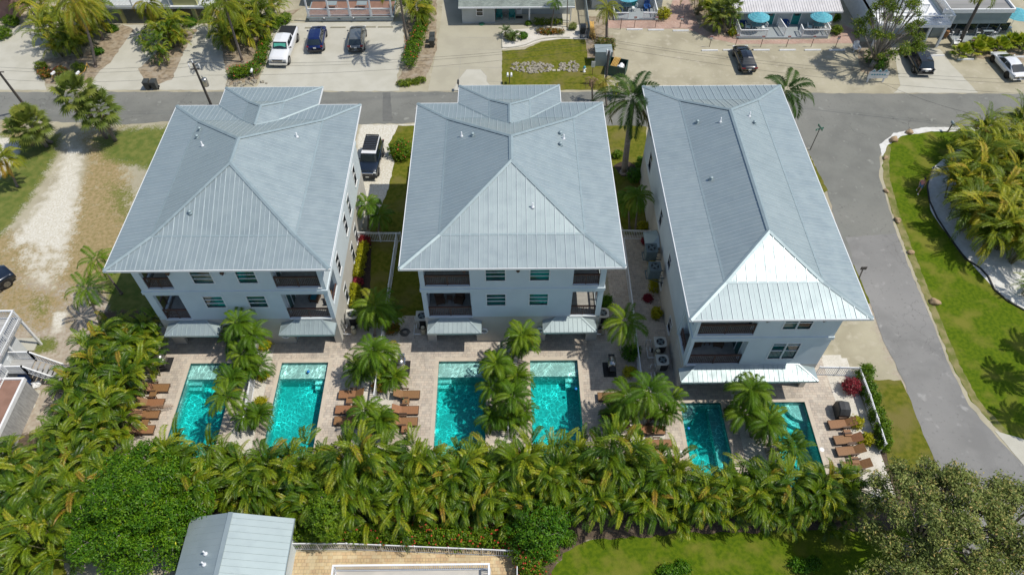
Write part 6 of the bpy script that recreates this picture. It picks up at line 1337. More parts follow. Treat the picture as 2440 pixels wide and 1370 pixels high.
# rocks
def rocks(label, cx, cy, rx, ry, n, seed, z=0, s=(.10, .26), m='rockpale'):
    rnd = random.Random(seed); i = 0; proto = []
    for v in range(5): b = MB(); b.blob((0, 0, .3), (1, .8, .6), 40 + v, .3, 7, 5); me = b.build('rock', M[m]); proto.append(me)
    used_ = set()
    for k in range(n):
        while True:
            a, c = rnd.uniform(-1, 1), rnd.uniform(-1, 1)
            if a * a + c * c < 1: break
        x, y = G(cx + a * rx, cy + c * ry); v = rnd.randrange(5); sc = rnd.uniform(*s)
        if v not in used_: used_.add(v); o = proto[v]; tag(o, label, 'rock', label + ' group')
        else: o = proto[v].copy(); COL.objects.link(o); tag(o, label, 'rock', label + ' group')
        o.location = (x, y, z - .02); o.scale = (sc * rnd.uniform(.8, 1.3), sc, sc * rnd.uniform(.7, 1.1)); o.rotation_euler = (0, 0, rnd.uniform(0, 6.3))
    for v in range(5):
        if v not in used_: bpy.data.objects.remove(proto[v])
rocks('small pale rock in the long heap on the bungalow lawn', 1268, 161, 50, 14, 110, 1); rocks('small pale rock in the shorter heap by the fire hydrant', 1357, 160, 26, 13, 55, 2)
rocks('small stone along the bed edge by the utility pole', 590, 200, 55, 8, 24, 3, s=(.12, .28))
for k, (px, py, s, lab) in enumerate(((2166, 318, .38, 'tan boulder on the white sand at the top of the corner lawn'), (2128, 336, .45, 'flat tan boulder where the corner lawn starts to curve'), (2109, 378, .27, 'tan boulder alone on grass beside the corner'), (2111, 457, .27, 'tan boulder in a sandy gap beside the side road'), (2138, 527, .34, 'tan boulder at the grass edge level with the tree shadow'), (2169, 603, .30, 'tan boulder at the shadow tip beside the side road'), (2226, 722, .42, 'tallest tan boulder farther along the side road'))):
    b = MB(); x, y = G(px, py); b.blob((0, 0, s * .4), (s, s * .75, s * .6), 60 + k, .25, 12, 8); o = b.build('boulder', M['rock'], None, True, (x, y, 0)); o.rotation_euler = (0, 0, .5 * k); tag(o, lab, 'boulder', 'boulders along the corner lawn')
# low kerbs round beds
def kerb(name, label, pts, w=.12, h=.10, m='concrete_pale'):
    b = MB(); P_ = [Vector((*G(*p), h / 2 + .01)) for p in pts]
    for a, c in zip(P_, P_[1:]): b.bar(a, c, w, h)
    tag(b.build(name, M[m]), label, 'edging', None)
kerb('garden_edging', 'curved white edging between the lawn and the bungalow gravel bed', [(1197, 78), (1197, 115), (1212, 115), (1235, 112), (1255, 107), (1275, 98), (1295, 93), (1330, 90), (1358, 91)])
kerb('garden_edging', 'dark curved edging between the corner lawn and the white sand', [(2226, 398), (2214, 420), (2209, 447), (2214, 480), (2232, 520), (2250, 548), (2275, 585), (2300, 618), (2335, 640), (2355, 662), (2368, 690), (2400, 718), (2440, 740), (2520, 770)], .1, .12, 'dark')

# ---------------------------------------------------------------- plants
def frond(mb, o, az, el, L, curve, nl, ll, lw, tint, rnd, vee=.25, sag=.35, start=.15, rach=.018, fw0=.35):
    o = Vector(o); n = 10; pts = [o]; e = el; p = o.copy(); T = []
    for i in range(n):
        d = Vector((math.cos(az) * math.cos(e), math.sin(az) * math.cos(e), math.sin(e))); T.append(d); p = p + d * (L / n); pts.append(p.copy()); e -= curve / n * (.5 + i / n)
    T.append(T[-1]); mb.tint = tint
    S0 = Vector((-math.sin(az), math.cos(az), 0)); roll = rnd.uniform(-.35, .35)
    for i in range(n):
        w_ = rach * (1 - i / n * .7); a, b = pts[i], pts[i + 1]
        mb.add([a - S0 * w_, a + S0 * w_, b + S0 * w_ * .8, b - S0 * w_ * .8], [(0, 1, 2, 3)])
    for k in range(nl):
        t = start + (1 - start) * (k + rnd.uniform(0, .6)) / nl; i = min(n - 1, int(t * n)); f = t * n - i; c = pts[i].lerp(pts[i + 1], f); d = T[i]
        N = S0.cross(d) * -1
        if N.z < 0: N = -N
        S_ = (S0 * math.cos(roll) + N * math.sin(roll)).normalized()
        prof = (.45 + .6 * math.sin(math.pi * min(1, (t - start) / (1 - start) * .85 + .12))) * ll
        fw = fw0 + .9 * t
        for s in (-1, 1):
            l = prof * rnd.uniform(.85, 1.1); D = (S_ * s + d * fw + N * vee).normalized(); m1 = c + D * l * .5; tip = c + D * l + Vector((0, 0, -sag * l)); W_ = d * lw * .5
            mb.tint = min(1, max(0, tint + rnd.uniform(-.10, .10))); mb.add([c, m1 + W_, tip, m1 - W_], [(0, 1, 2, 3)])
def stem(mb, a, b, r0, r1, bend=0, n=6, seg=8):
    a, b = Vector(a), Vector(b); side = Vector((1, .4, 0)); pts = [a.lerp(b, i / seg) + side * bend * math.sin(math.pi * i / seg) for i in range(seg + 1)]
    mb.tube(pts, [r0 + (r1 - r0) * i / seg for i in range(seg + 1)], n)
def feather_palm(seed, h, nf, L, leaf, curve=1.6, ll=.5, lw=.06, nl=26, r=.14, top_off=(0, 0), el=(.1, 1.3), trunk='trunk', shaft=None, dry=0, tint=(.3, .75), bend=0, skirt=0, dead=0):
    """returns function building the palm at a place"""
    rnd = random.Random(seed); tr = MB(); cr = MB(); T = Vector((top_off[0], top_off[1], h))
    stem(tr, (0, 0, -.05), T, r * 1.25, r * .8, bend)
    tr.lathe([(r * 1.9, 0), (r * 1.35, .25)], (0, 0, -.03), 8)
    g = 2.39996
    for k in range(nf):
        f = (k + .5) / nf; e = el[0] + (el[1] - el[0]) * (1 - f) ** .8 if False else el[1] - (el[1] - el[0]) * f
        a = k * g + rnd.uniform(-.25, .25); tt = rnd.uniform(*tint) + (.15 if f > .8 else 0)
        if rnd.random() < dry: tt = rnd.uniform(.88, 1)
        frond(cr, T + Vector((0, 0, .1)), a, e + rnd.uniform(-.1, .1), L * rnd.uniform(.85, 1.08) * (.8 + .2 * math.sin(math.pi * f)), curve * rnd.uniform(.8, 1.2), nl, ll, lw, min(1, tt), rnd)
    return tr, cr
def plant_palm(name, label, base, top_, mesh_args, group=None, leaf='coco', trunkm='trunk', h=None, shaft=False, cat='palm tree'):
    X, Y = G(*base); z, tx, ty = hsolve(base, top_)
    if h: z = h; tx, ty = G(*top_, z)
    a = dict(mesh_args); a['top_off'] = (tx - X, ty - Y)
    tr, cr = feather_palm(h=z, leaf=leaf, **a)
    t = top(name, label, cat, (X, Y, 0), 0, group); tr.build('trunk', M[trunkm], t, True); cr.build('crown', M[leaf], t)
    if shaft: b = MB(); b.tube([(tx - X, ty - Y, z - 1.0), (tx - X, ty - Y, z + .15)], [.16, .09], 8); b.build('crownshaft', M['canes'], t, True)
    return t
CO = dict(nf=24, L=3.2, curve=1.9, ll=.75, lw=.07, nl=46, el=(-.5, 1.2), r=.13, tint=(.3, .8), dry=.06)
def co(seed, **k): d = dict(CO, seed=seed); d.update(k); return d
plant_palm('coconut_palm', 'tall coconut palm with huge yellow-green crown at the roped flower bed', (228, 160), (175, 0), co(1, nf=32, L=4.3, bend=.3, tint=(.45, .9)), leaf='coco')
plant_palm('coconut_palm', 'second coconut palm with pale trunk behind the tall one at the roped bed', (245, 95), (215, 20), co(2, nf=18, L=2.8), leaf='coco')
plant_palm('coconut_palm', 'slim coconut palm before the stilt house', (378, 88), (350, 8), co(3, nf=13, L=2.3, r=.09, el=(-.7, .9)), leaf='coco')
plant_palm('coconut_palm', 'coconut palm over the flower bed behind the utility pole', (578, 148), (535, 10), co(4, nf=20, L=3.1, r=.12), leaf='coco')
plant_palm('coconut_palm', 'leaning coconut palm casting the star-shaped shadow on the parking sand', (972, 112), (948, -34), co(5, nf=15, L=3.0, el=(-.5, .7), curve=1.4), leaf='coco', h=8.6)
plant_palm('foxtail_palm', 'small palm with slender trunk in the bungalow bed', (1313, 67), (1322, 8), dict(seed=6, nf=11, L=1.25, curve=1.7, ll=.4, lw=.07, nl=20, el=(-.2, 1.1), r=.07), leaf='adon', cat='palm tree')
plant_palm('palm_trunk_tree', 'thin bare palm trunk rising beside the small bungalow palm', (1351, 65), (1353, -30), dict(seed=7, nf=8, L=1.2, curve=1.6, ll=.4, lw=.06, nl=16, r=.06), leaf='coco')
plant_palm('date_palm', 'feathery palm above the reddish bush by the lumber', (1446, 92), (1446, 22), dict(seed=8, nf=20, L=2.0, curve=2.0, ll=.45, lw=.05, nl=30, el=(-.6, 1.2), r=.16, tint=(.4, .8)), leaf='coco')
RO = dict(nf=19, L=3.9, curve=1.7, ll=.95, lw=.075, nl=60, el=(-.45, 1.15), r=.26, tint=(.1, .7))
plant_palm('royal_palm', 'tall royal palm with thick smooth trunk between the middle and long houses', (1487, 412), (1507, 240), dict(RO, seed=9, dry=.1), leaf='royalleaf', trunkm='royal', shaft=True)
plant_palm('royal_palm', 'royal palm whose fronds fan out behind the long house', (1858, 325), (1872, 222), dict(RO, seed=10, nf=13, L=3.3, dry=.15, r=.2), leaf='royalleaf', trunkm='royal', shaft=True)
plant_palm('dying_palm', 'half-dead palm with brown hanging fronds by the dumpster', (1446, 255), (1440, 196), dict(seed=11, nf=14, L=1.7, curve=2.4, ll=.4, lw=.06, nl=22, el=(-.9, .8), r=.1, dry=.6, tint=(.5, 1)), leaf='coco')
plant_palm('broken_palm', 'pinkish dry palm top next to the half-dead palm', (1412, 240), (1410, 190), dict(seed=12, nf=9, L=1.3, curve=2.4, ll=.35, lw=.06, nl=18, el=(-1.0, .4), r=.09), leaf='dead')
plant_palm('coconut_palm', 'tall leaning bare trunk crossing in front of the flat-roofed building', (2285, 105), (2352, -30), co(13, nf=14, L=2.6, r=.17), leaf='coco', trunkm='pole', h=7.5)
AD = dict(nf=20, L=1.8, curve=2.2, ll=.50, lw=.055, nl=40, el=(-.45, 1.15), r=.08, tint=(.3, .75), dry=.02)
plant_palm('foxtail_palm', 'dark foxtail palm half behind the roof corner by the sandy lot', (290, 700), (232, 622), dict(AD, seed=14, nf=12, L=2.1, ll=.5), leaf='adon')
plant_palm('foxtail_palm', 'bright foxtail palm beside the palm hedge at the sandy lot', (240, 775), (207, 690), dict(AD, seed=15, nf=12, L=2.3, ll=.5), leaf='adon')
plant_palm('coconut_palm', 'small yellowing palm at the left edge above the grass', (42, 445), (10, 380), co(16, nf=12, L=1.9, r=.09, dry=.2), leaf='coco')
poolp = [((612, 848), (568, 770), 'slim palm against the wall of the house by the sandy lot'), ((598, 900), (583, 845), 'palm leaning over the tanning shelf of the pool by the sandy lot'), ((590, 1000), (540, 945), 'palm overhanging the middle of the pool by the sandy lot'), ((612, 880), (600, 800), 'slender palm with bare canes beside the fence by the sandy lot'),
         ((905, 900), (888, 838), 'palm between the two pool yards, in full sun'), ((893, 800), (893, 730), 'dark palm in the shade between the two left houses'), ((905, 1010), (872, 980), 'palm over the loungers of the brightest pool'), ((925, 875), (915, 840), 'palm spreading toward the open grill'),
         ((878, 545), (876, 490), 'palm beside the white fence on the side lawn'), ((900, 560), (905, 515), 'dark palm in shade on the side lawn'),
         ((1215, 870), (1245, 800), 'tall palm against the wall between the two middle patios'), ((1205, 930), (1182, 868), 'palm leaning over the shelf of the palm-shadow pool'), ((1212, 1000), (1222, 945), 'palm between the two middle pools, lower one'), ((1200, 960), (1175, 925), 'palm hanging over the edge of the palm-shadow pool'),
         ((1500, 845), (1490, 770), 'large dark palm in the shaded gap beside the long house'), ((1520, 1020), (1500, 950), 'big palm hiding the loungers by the shaded patio'), ((1545, 1015), (1545, 935), 'second big palm hiding the loungers, nearer the long house'), ((1513, 560), (1520, 470), 'palm clump behind the white fence beside the long house'), ((1500, 545), (1497, 480), 'leaning palm behind the white fence beside the long house'),
         ((1800, 1010), (1790, 930), 'palm rising over the white awning of the long house'), ((1838, 1075), (1830, 1010), 'palm between the teal pools, nearer the hedge'), ((1790, 1040), (1775, 985), 'short palm between the teal pools beside orange blooms')]
for k, (b_, t_, lab) in enumerate(poolp):
    s = 1.3 if k in (14, 15, 16, 5) else 1.0
    if k in (19, 4): s = 1.15
    plant_palm('christmas_palm', lab, b_, t_, dict(AD, seed=30 + k, nf=15 if s == 1 else 19, L=1.75 * s, ll=.48 * (1 + (s - 1) * .5)), leaf='adon', group='slender palms among the pool yards', shaft=False)

extra = [(577, 830, 'behind the first pool fence'), (612, 905, 'beside the fence, level with the first tanning shelf'), (575, 935, 'over the first pool edge'), (612, 1010, 'low by the hedge between the first two pools'),
         (925, 790, 'in shade by the coiled hose'), (868, 905, 'in its own dark shadow patch near the brightest pool'), (938, 905, 'close to the open grill'), (900, 1030, 'between loungers and hedge, nearer the brightest pool'), (935, 1030, 'between loungers and hedge, nearer the palm-shadow pool'), (880, 765, 'beside the white air conditioner'),
         (1238, 845, 'nearest the wall between the middle patios'), (1190, 905, 'over the palm-shadow pool shelf'), (1238, 920, 'nearer the shaded-patio pool'), (1230, 1010, 'low by the hedge between the middle pools'), (1190, 1015, 'lowest over the palm-shadow pool'),
         (1480, 1010, 'over the first hidden lounger'), (1570, 1000, 'reaching the calm teal pool side'), (1815, 1040, 'between the two teal pools'), (1850, 1095, 'lowest between the two teal pools'), (1780, 985, 'nearest the calm teal pool shelf')]
for k, (px, py, lab) in enumerate(extra):
    rr_ = random.Random(900 + k); zt_ = rr_.uniform(1.2, 2.8); x, y = G(px, py); tr = MB(); cr = MB()
    for q in range(rr_.choice((2, 3, 3))):
        ox, oy = rr_.uniform(-.6, .6), rr_.uniform(-.5, .5); zz = zt_ * rr_.uniform(.6, 1.1); stem(tr, (ox * .3, oy * .3, 0), (ox, oy, zz), .05, .04, 0, 5, 4)
        for f in range(10): frond(cr, (ox, oy, zz), f * 2.4 + rr_.uniform(-.3, .3), 1.25 - 1.5 * f / 10, rr_.uniform(1.1, 1.6), 2.1, 34, .42, .05, rr_.uniform(.1, .85), rr_, fw0=.5)
    t = top('christmas_palm', 'bushy many-stemmed palm ' + lab, 'palm tree', (x, y, 0), 0, 'slender palms among the pool yards'); tr.build('trunk', M['trunk'], t, True); cr.build('crown', M['adon'], t)
for k, (px, py) in enumerate(((2395, 900), (2440, 830), (2420, 1000))):
    x, y = G(px, py); hh = 7 + k * .5; x += SUN.x / SUN.z * hh; y += SUN.y / SUN.z * hh; tr, cr = feather_palm(700 + k, hh, 16, 2.0, 'coco', 1.6, .6, .09, 30, .12, el=(-.4, 1.1)); t = top('coconut_palm', '%s coconut palm casting its shadow on the corner lawn' % ordn(k + 1), 'palm tree', (x, y, 0), 0, 'coconut palms beyond the right edge'); tr.build('trunk', M['trunk'], t, True); cr.build('crown', M['coco'], t)

# sabal palms with fan leaves
def fan(mb, o, az, el, L, rnd, tint, R_=.8, nseg=16):
    o = Vector(o); d = Vector((math.cos(az) * math.cos(el), math.sin(az) * math.cos(el), math.sin(el))); c = o + d * L; mb.tint = tint
    S0 = Vector((-math.sin(az), math.cos(az), 0)); mb.add([o - S0 * .02, o + S0 * .02, c + S0 * .015, c - S0 * .015], [(0, 1, 2, 3)])
    up = S0.cross(d);  up = up if up.z > 0 else -up
    for k in range(nseg):
        a = (k / (nseg - 1) - .5) * 4.2; D = (d * math.cos(a) + S0 * math.sin(a) + up * .12).normalized(); l = R_ * (1 - .25 * abs(a) / 2.1) * rnd.uniform(.85, 1.05)
        w_ = D.cross(up).normalized() * R_ * .075; tip = c + D * l + Vector((0, 0, -l * (.18 + .25 * rnd.random()))); mb.tint = min(1, max(0, tint + rnd.uniform(-.1, .1)))
        mb.add([c, c + D * l * .5 + w_, tip, c + D * l * .5 - w_], [(0, 1, 2, 3)])
def sabal(label, base, top_, seed, n=36, R_=.85, L=1.0, r=.17, h=None, group='sabal palms on the vacant lot', name='sabal_palm'):
    rnd = random.Random(seed); X, Y = G(*base); z, tx, ty = hsolve(base, top_)
    if h: z = h; tx, ty = G(*top_, z)
    tr = MB(); cr = MB(); dd = MB(); stem(tr, (0, 0, -.05), (tx - X, ty - Y, z), r * 1.1, r)
    for k in range(n):
        f = (k + .5) / n; tt = rnd.uniform(.2, .7)
        fan(cr, (tx - X, ty - Y, z), k * 2.4 + rnd.uniform(-.2, .2), 1.35 - 2.0 * f, L * rnd.uniform(.8, 1.1), rnd, tt, R_)
    for k in range(7): fan(dd, (tx - X, ty - Y, z - .15), k * .9, -1.1, L * .7, rnd, rnd.uniform(.2, .9), R_ * .8)
    t = top(name, label, 'palm tree', (X, Y, 0), 0, group); tr.build('trunk', M['trunk'], t, True); cr.build('crown', M['sabal'], t); dd.build('dead_leaves', M['dead'], t)
    return t
sabal('sabal palm crown nearest the road of the pair by the sandy track', (254, 330), (180, 225), 1, 34, 1.1, 1.45)
sabal('sabal palm with lower right crown of the pair by the sandy track', (276, 336), (232, 262), 2, 36, 1.1, 1.5)
sabal('sabal palm with bushy crown leaning under the tilted pole', (112, 350), (72, 296), 3, 32, 1.05, 1.4)
sabal('thinner sabal palm beside the bushy one under the tilted pole', (124, 340), (55, 310), 4, 24, .95, 1.2)
sabal('palm with rough cross-hatched trunk beside the two-door cottage', (1729, 78), (1722, 22), 5, 22, .8, .95, .2, group=None)
sabal('palm with white trunk leaning beside the deck umbrella', (1737, 78), (1748, 15), 6, 16, .7, .8, .09, group=None)

# areca clumps (several shapes, then copied)
def areca_proto(seed, nst=11, hgt=3.2, L=2.1, nl=30, per=5, leaf='areca', spread=.85):
    rnd = random.Random(seed); cr = MB(); cn = MB(); gold = leaf == 'golden'
    for s_ in range(nst):
        st_ = rnd.uniform(-.18, .12); a = s_ * 2 * math.pi / nst + rnd.uniform(-.3, .3); hh = hgt * rnd.uniform(.35, 1.0); rr = rnd.uniform(.15, 1) * spread
        b0 = (rr * .5 * math.cos(a), rr * .5 * math.sin(a), 0); tp = (rr * 1.5 * math.cos(a), rr * 1.5 * math.sin(a), hh)
        stem(cn, b0, tp, .05, .035, 0, 5, 3)
        for k in range(per):
            az = rnd.uniform(0, 6.28) if k % 2 else a + rnd.gauss(0, .6); el = rnd.uniform(.4, 1.45); tt = max(0, rnd.uniform(.08, .82) + st_)
            if rnd.random() < .012: tt = rnd.uniform(.86, 1)
            frond(cr, tp, az, el, L * rnd.uniform(.55, 1.15), rnd.uniform(1.4, 3.2), nl, .5 if gold else rnd.uniform(.28, .40), .07 if gold else .062, tt, rnd, vee=rnd.uniform(.15, .55), sag=.2, start=.15, rach=.016, fw0=.65)
    t = bpy.data.objects.new('areca_palm', None); COL.objects.link(t); cn.build('canes', M['canes'], t); cr.build('fronds', M[leaf], t); return t
AP = [areca_proto(100 + i, hgt=2.6 + .17 * i, L=1.8 + .1 * (i % 4), nst=9 + i % 4) for i in range(8)] + [areca_proto(200 + i, nst=9, hgt=3.2, L=2.8, nl=34, per=5, leaf='golden', spread=.7) for i in range(3)]
pend = list(AP)
def put_areca(x, y, sc, label, group, i, rnd, gold=False):
    pr = 8 + i % 3 if gold else (i * 5 + i // 8) % 8; rz = rnd.uniform(0, 6.28)
    if AP[pr] in pend: pend.remove(AP[pr]); o = AP[pr]; o.location = (x, y, 0); o.rotation_euler = (0, 0, rz); o.scale = (sc, sc, sc)
    else: o = dup(AP[pr], (x, y, 0), rz, None, None, sc)
    if 'hedge' in label: o.scale = (sc, sc, sc * rnd.uniform(.95, 1.3))
    tag(o, label, 'palm', group); return o
def inside(x, y, poly):
    c = False; n = len(poly)
    for i in range(n):
        (x1, y1), (x2, y2) = poly[i], poly[(i + 1) % n]
        if (y1 > y) != (y2 > y) and x < (x2 - x1) * (y - y1) / (y2 - y1) + x1: c = not c
    return c
def scatter(polypx, z, sp, seed, world=False):
    rnd = random.Random(seed); P_ = polypx if world else W(polypx, z); xs_ = [p[0] for p in P_]; ys_ = [p[1] for p in P_]; out = []
    for _ in range(6000):
        x, y = rnd.uniform(min(xs_), max(xs_)), rnd.uniform(min(ys_), max(ys_))
        if inside(x, y, P_) and all((x - a) ** 2 + (y - b) ** 2 > sp * sp for a, b in out): out.append((x, y))
    return out
rnd = random.Random(77)
marks = [(-27.5, 'below the sandy-lot pool loungers'), (-19.5, 'below the pool by the sandy lot'), (-12.5, 'below the brightest pool'), (-6, 'below the open grill'), (-.5, 'below the palm-shadow pool'), (6, 'below the shaded-patio pool'), (12, 'below the big lounger palm'), (17.5, 'below the calm teal pool'), (99, 'below the pool with curved steps')]
cnt = {}; i = 0
for row, (yy, x0, x1, sc, nm) in enumerate(((18.7, -29, 22.0, .80, 'front'), (19.6, -31, 22.6, .88, 'second'), (20.5, -32, 23.0, .93, 'third'), (21.4, -33, 23.2, .93, 'back'))):
    x = x0 + row * .5
    while x < x1:
        if not (row == 0 and -21 < x < -13.6) and rnd.random() > .05:
            px = x + rnd.uniform(-.3, .3); py = yy + rnd.uniform(-.35, .35)
            f_ = 1
            if px > 10.5: py -= (.4, .8, 1.2, 1.7)[row]; f_ = .88
            mk = next(m_ for lim, m_ in marks if px < lim); cnt[(row, mk)] = cnt.get((row, mk), 0) + 1
            put_areca(px, py, sc * rnd.uniform(.74, 1.16) * f_, '%s palm from the left, hedge %s row, %s' % (ordn(cnt[(row, mk)]), nm, mk), 'palms of the long hedge behind the pools', i, rnd); i += 1
        x += 1.22
n = 0
for x, y in scatter([(255, 755), (350, 745), (335, 860), (305, 910), (268, 950), (245, 1030), (200, 1050), (100, 1050), (170, 900), (215, 820)], 3.2, 1.15, 5):
    n += 1; d1 = 'beside the house corner' if y > 33 else ('beside the grill mat' if y > 29.5 else 'beside the brown loungers')
    put_areca(x, y, rnd.uniform(.8, 1.0), 'palm number %s %s in the thick palm belt by the weathered house' % (ordn(n), d1) if False else '%s palm %s in the palm belt along the sandy track' % (ordn(n).capitalize().lower(), d1), 'palms of the belt along the sandy track', i, rnd); i += 1
n = 0
for x, y in scatter([(-40, 1090), (180, 1060), (200, 1180), (150, 1290), (-60, 1330)], 3.0, 1.45, 6):
    n += 1; put_areca(x, y, rnd.uniform(.9, 1.1), '%s dark palm of the thicket left of the big round tree' % ordn(n), 'palms of the bottom-left thicket', i, rnd); i += 1
n = 0
for x, y in scatter([(2318, 335), (2345, 295), (2440, 280), (2560, 285), (2560, 545), (2440, 575), (2372, 550), (2335, 505), (2300, 460), (2292, 400)], 3.2, 1.6, 7):
    n += 1; put_areca(x, y, rnd.uniform(.85, 1.2), '%s palm of the golden clump on white sand, %s' % (ordn(n), 'nearer the mailbox' if y > 55 else 'nearer the curved edging'), 'golden palms on the white sand bed', i, rnd, True); i += 1
for k, (px, py, s, lab) in enumerate(((100, 25, 1.25, 'olive palm clump at the far left corner behind the drive'), (160, 60, 1.3, 'dense palm clump under the tall coconut palm'), (130, 85, 1.1, 'low palm clump at the shaded drive edge'), (205, 85, 1.1, 'palm clump behind the coconut trunk'), (195, 115, .9, 'short palm clump just behind the coconut trunk'),
                                   (230, 40, 1.2, 'palm clump nearest the first yellow stilt'), (420, 60, .9, 'cycad-like palm nearest the stilt house'), (410, 95, .95, 'bright palm in the middle island between drives'), (385, 120, .9, 'bright palm at the tip of the island between drives'), (350, 100, .7, 'pale small palm at the island edge'), (435, 100, .7, 'yellowing palm at the island edge'),
                                   (575, 55, 1.3, 'golden palm clump behind the flower bed'), (620, 45, 1.3, 'golden palm clump nearest the porch house'), (545, 80, 1.15, 'golden palm clump over the shaded drive'), (600, 90, 1.0, 'lower golden palm clump above the flower bed'), (650, 20, 1.2, 'tall golden palm clump by the porch house corner'),
                                   (1000, 40, 1.05, 'palm clump beside the wide driveway'), (985, 20, 1.1, 'palm clump behind the leaning coconut palm'), (1690, 30, 1.0, 'palm clump beside the white satellite-shaped rock'), (1660, 10, 1.1, 'palm clump at the brick path top'), (1700, 60, .8, 'low palm clump beside the cross-hatched trunk'), (1745, 60, .7, 'small palm at the deck corner'),
                                   (2440, 690, .7, 'small palm on the sand at the right edge'), (1470, 215, .65, 'bright young palm beside the half-dead palm'), (180, 105, 1.0, 'palm clump under the tall crown, nearer the drive'), (215, 60, 1.2, 'palm clump filling the bed behind the trunk'), (255, 55, 1.0, 'palm clump between the drives by the stilts'), (150, 115, .9, 'low palm clump above the roped bed'), (395, 80, 1.0, 'palm clump in the island under the slim palm'), (430, 75, 1.0, 'palm clump in the island by the stilt'), (400, 140, .7, 'low bright palm at the island end'), (560, 100, 1.0, 'palm clump behind the slim trunk above the flower bed'), (590, 60, 1.3, 'palm clump in the middle of the golden thicket'), (635, 75, 1.0, 'palm clump beside the climbing hedge'), (530, 60, 1.1, 'palm clump nearest the shaded drive'))):
    x, y = G(px, py + 22 * s); put_areca(x, y, s * .8, lab, 'palm clumps across the street' if py < 200 else None, i, rnd, 'golden' in lab or 'yellow' in lab or 'clump' in lab); i += 1
for o in pend: bpy.data.objects.remove(o, do_unlink=True)

# shrubs and trees with small leaves
def leaves(mb, lobes, n, size, rnd, tint=(.1, .85), clump=9, shell=.55, special=0, flat=.5, cr=.35):
    vol = [l[3] * l[4] * l[5] for l in lobes]; tot = sum(v ** .67 for v in vol)
    for l, v in zip(lobes, vol):
        k = max(3, int(n * v ** .67 / tot / clump))
        for _ in range(k):
            u = Vector((rnd.gauss(0, 1), rnd.gauss(0, 1), rnd.gauss(.25, 1))); u.normalize(); q = rnd.uniform(shell, 1.03)
            c = Vector((l[0] + u.x * l[3] * q, l[1] + u.y * l[4] * q, l[2] + u.z * l[5] * q)); ct = rnd.uniform(*tint)
            for _ in range(clump):
                p = c + Vector((rnd.gauss(0, 1), rnd.gauss(0, 1), rnd.gauss(0, .7))) * size * cr * 3
                nrm = (u * .5 + Vector((rnd.gauss(0, 1), rnd.gauss(0, 1), rnd.gauss(.8, 1))) * flat).normalized(); a = nrm.orthogonal().normalized(); b = nrm.cross(a); th = rnd.uniform(0, 6.28)
                A = (a * math.cos(th) + b * math.sin(th)) * size * rnd.uniform(.7, 1.25); B = (b * math.cos(th) - a * math.sin(th)) * size * .42
                mb.tint = rnd.uniform(.96, 1) if rnd.random() < special else min(.93, max(0, ct + rnd.uniform(-.15, .15)))
                mb.add([p - A, p + B, p + A, p - B], [(0, 1, 2, 3)])
def blossoms(lobes, n, size, rnd):
    mb = MB()
    for _ in range(n):
        l = rnd.choice(lobes); u = Vector((rnd.gauss(0, 1), rnd.gauss(0, 1), abs(rnd.gauss(.4, 1)))).normalized(); c = Vector((l[0] + u.x * l[3] * 1.05, l[1] + u.y * l[4] * 1.05, l[2] + u.z * l[5] * 1.06))
        for _ in range(4): d = Vector((rnd.gauss(0, 1), rnd.gauss(0, 1), rnd.gauss(.5, .6))).normalized() * size; e = d.orthogonal().normalized() * size * .6; mb.add([c - e, c + d, c + e, c - d * .3], [(0, 1, 2, 3)])
    return mb
def shrub(name, label, px, py, lobes, n, size, seed, leaf='leafgreen', flowers=0, z=0, cat='shrub', group=None, world=None, tint=(.1, .85), fsize=.09):
    rnd = random.Random(seed); x, y = world or G(px, py); t = top(name, label, cat, (x, y, z), 0, group)
    mb = MB(); leaves(mb, lobes, n, size, rnd, tint); mb.build('foliage', M[leaf], t)
    s = MB()
    for l in lobes[:6]: s.tube([(0 if len(lobes) < 3 else l[0] * .6, l[1] * .5, 0), (l[0] * .9, l[1], l[2])], [.04, .02], 5)
    s.build('stems', M['bark'], t)
    if flowers: blossoms(lobes, flowers, fsize, rnd).build('blossoms', M['flower'], t)
    return t
def rowlobes(p, q, r, h, n, rnd):
    return [(p[0] + (q[0] - p[0]) * (k + .5) / n + rnd.uniform(-.1, .1) * r, p[1] + (q[1] - p[1]) * (k + .5) / n + rnd.uniform(-.1, .1) * r, h * .5, r * rnd.uniform(.85, 1.15), r * rnd.uniform(.85, 1.1), h * .55 * rnd.uniform(.8, 1.15)) for k in range(n)]
rs = random.Random(9)
def rowshrub(name, label, a, b, r, h, n, num, size, seed, leaf='leafgreen', flowers=0, cat='hedge', group=None, tint=(.1, .85)):
    A, B = G(*a), G(*b); o = A; return shrub(name, label, 0, 0, rowlobes((0, 0), (B[0] - A[0], B[1] - A[1]), r, h, n, rs), num, size, seed, leaf, flowers, 0, cat, group, A, tint)
def airy(seed, n, R_, zc, dz, r0, r1):
    q = random.Random(seed); out = []
    for _ in range(900):
        a, d = q.uniform(0, 6.28), math.sqrt(q.random()) * R_; x_, y_ = d * math.cos(a), d * math.sin(a) * .9; z_ = zc + dz * (1 - (d / R_) ** 2) + q.uniform(-.6, .4); r_ = q.uniform(r0, r1)
        if all((x_ - o[0]) ** 2 + (y_ - o[1]) ** 2 + (z_ - o[2]) ** 2 > (.72 * (r_ + o[3])) ** 2 for o in out): out.append((x_, y_, z_, r_, r_, r_ * .7))
        if len(out) >= n: break
    return out
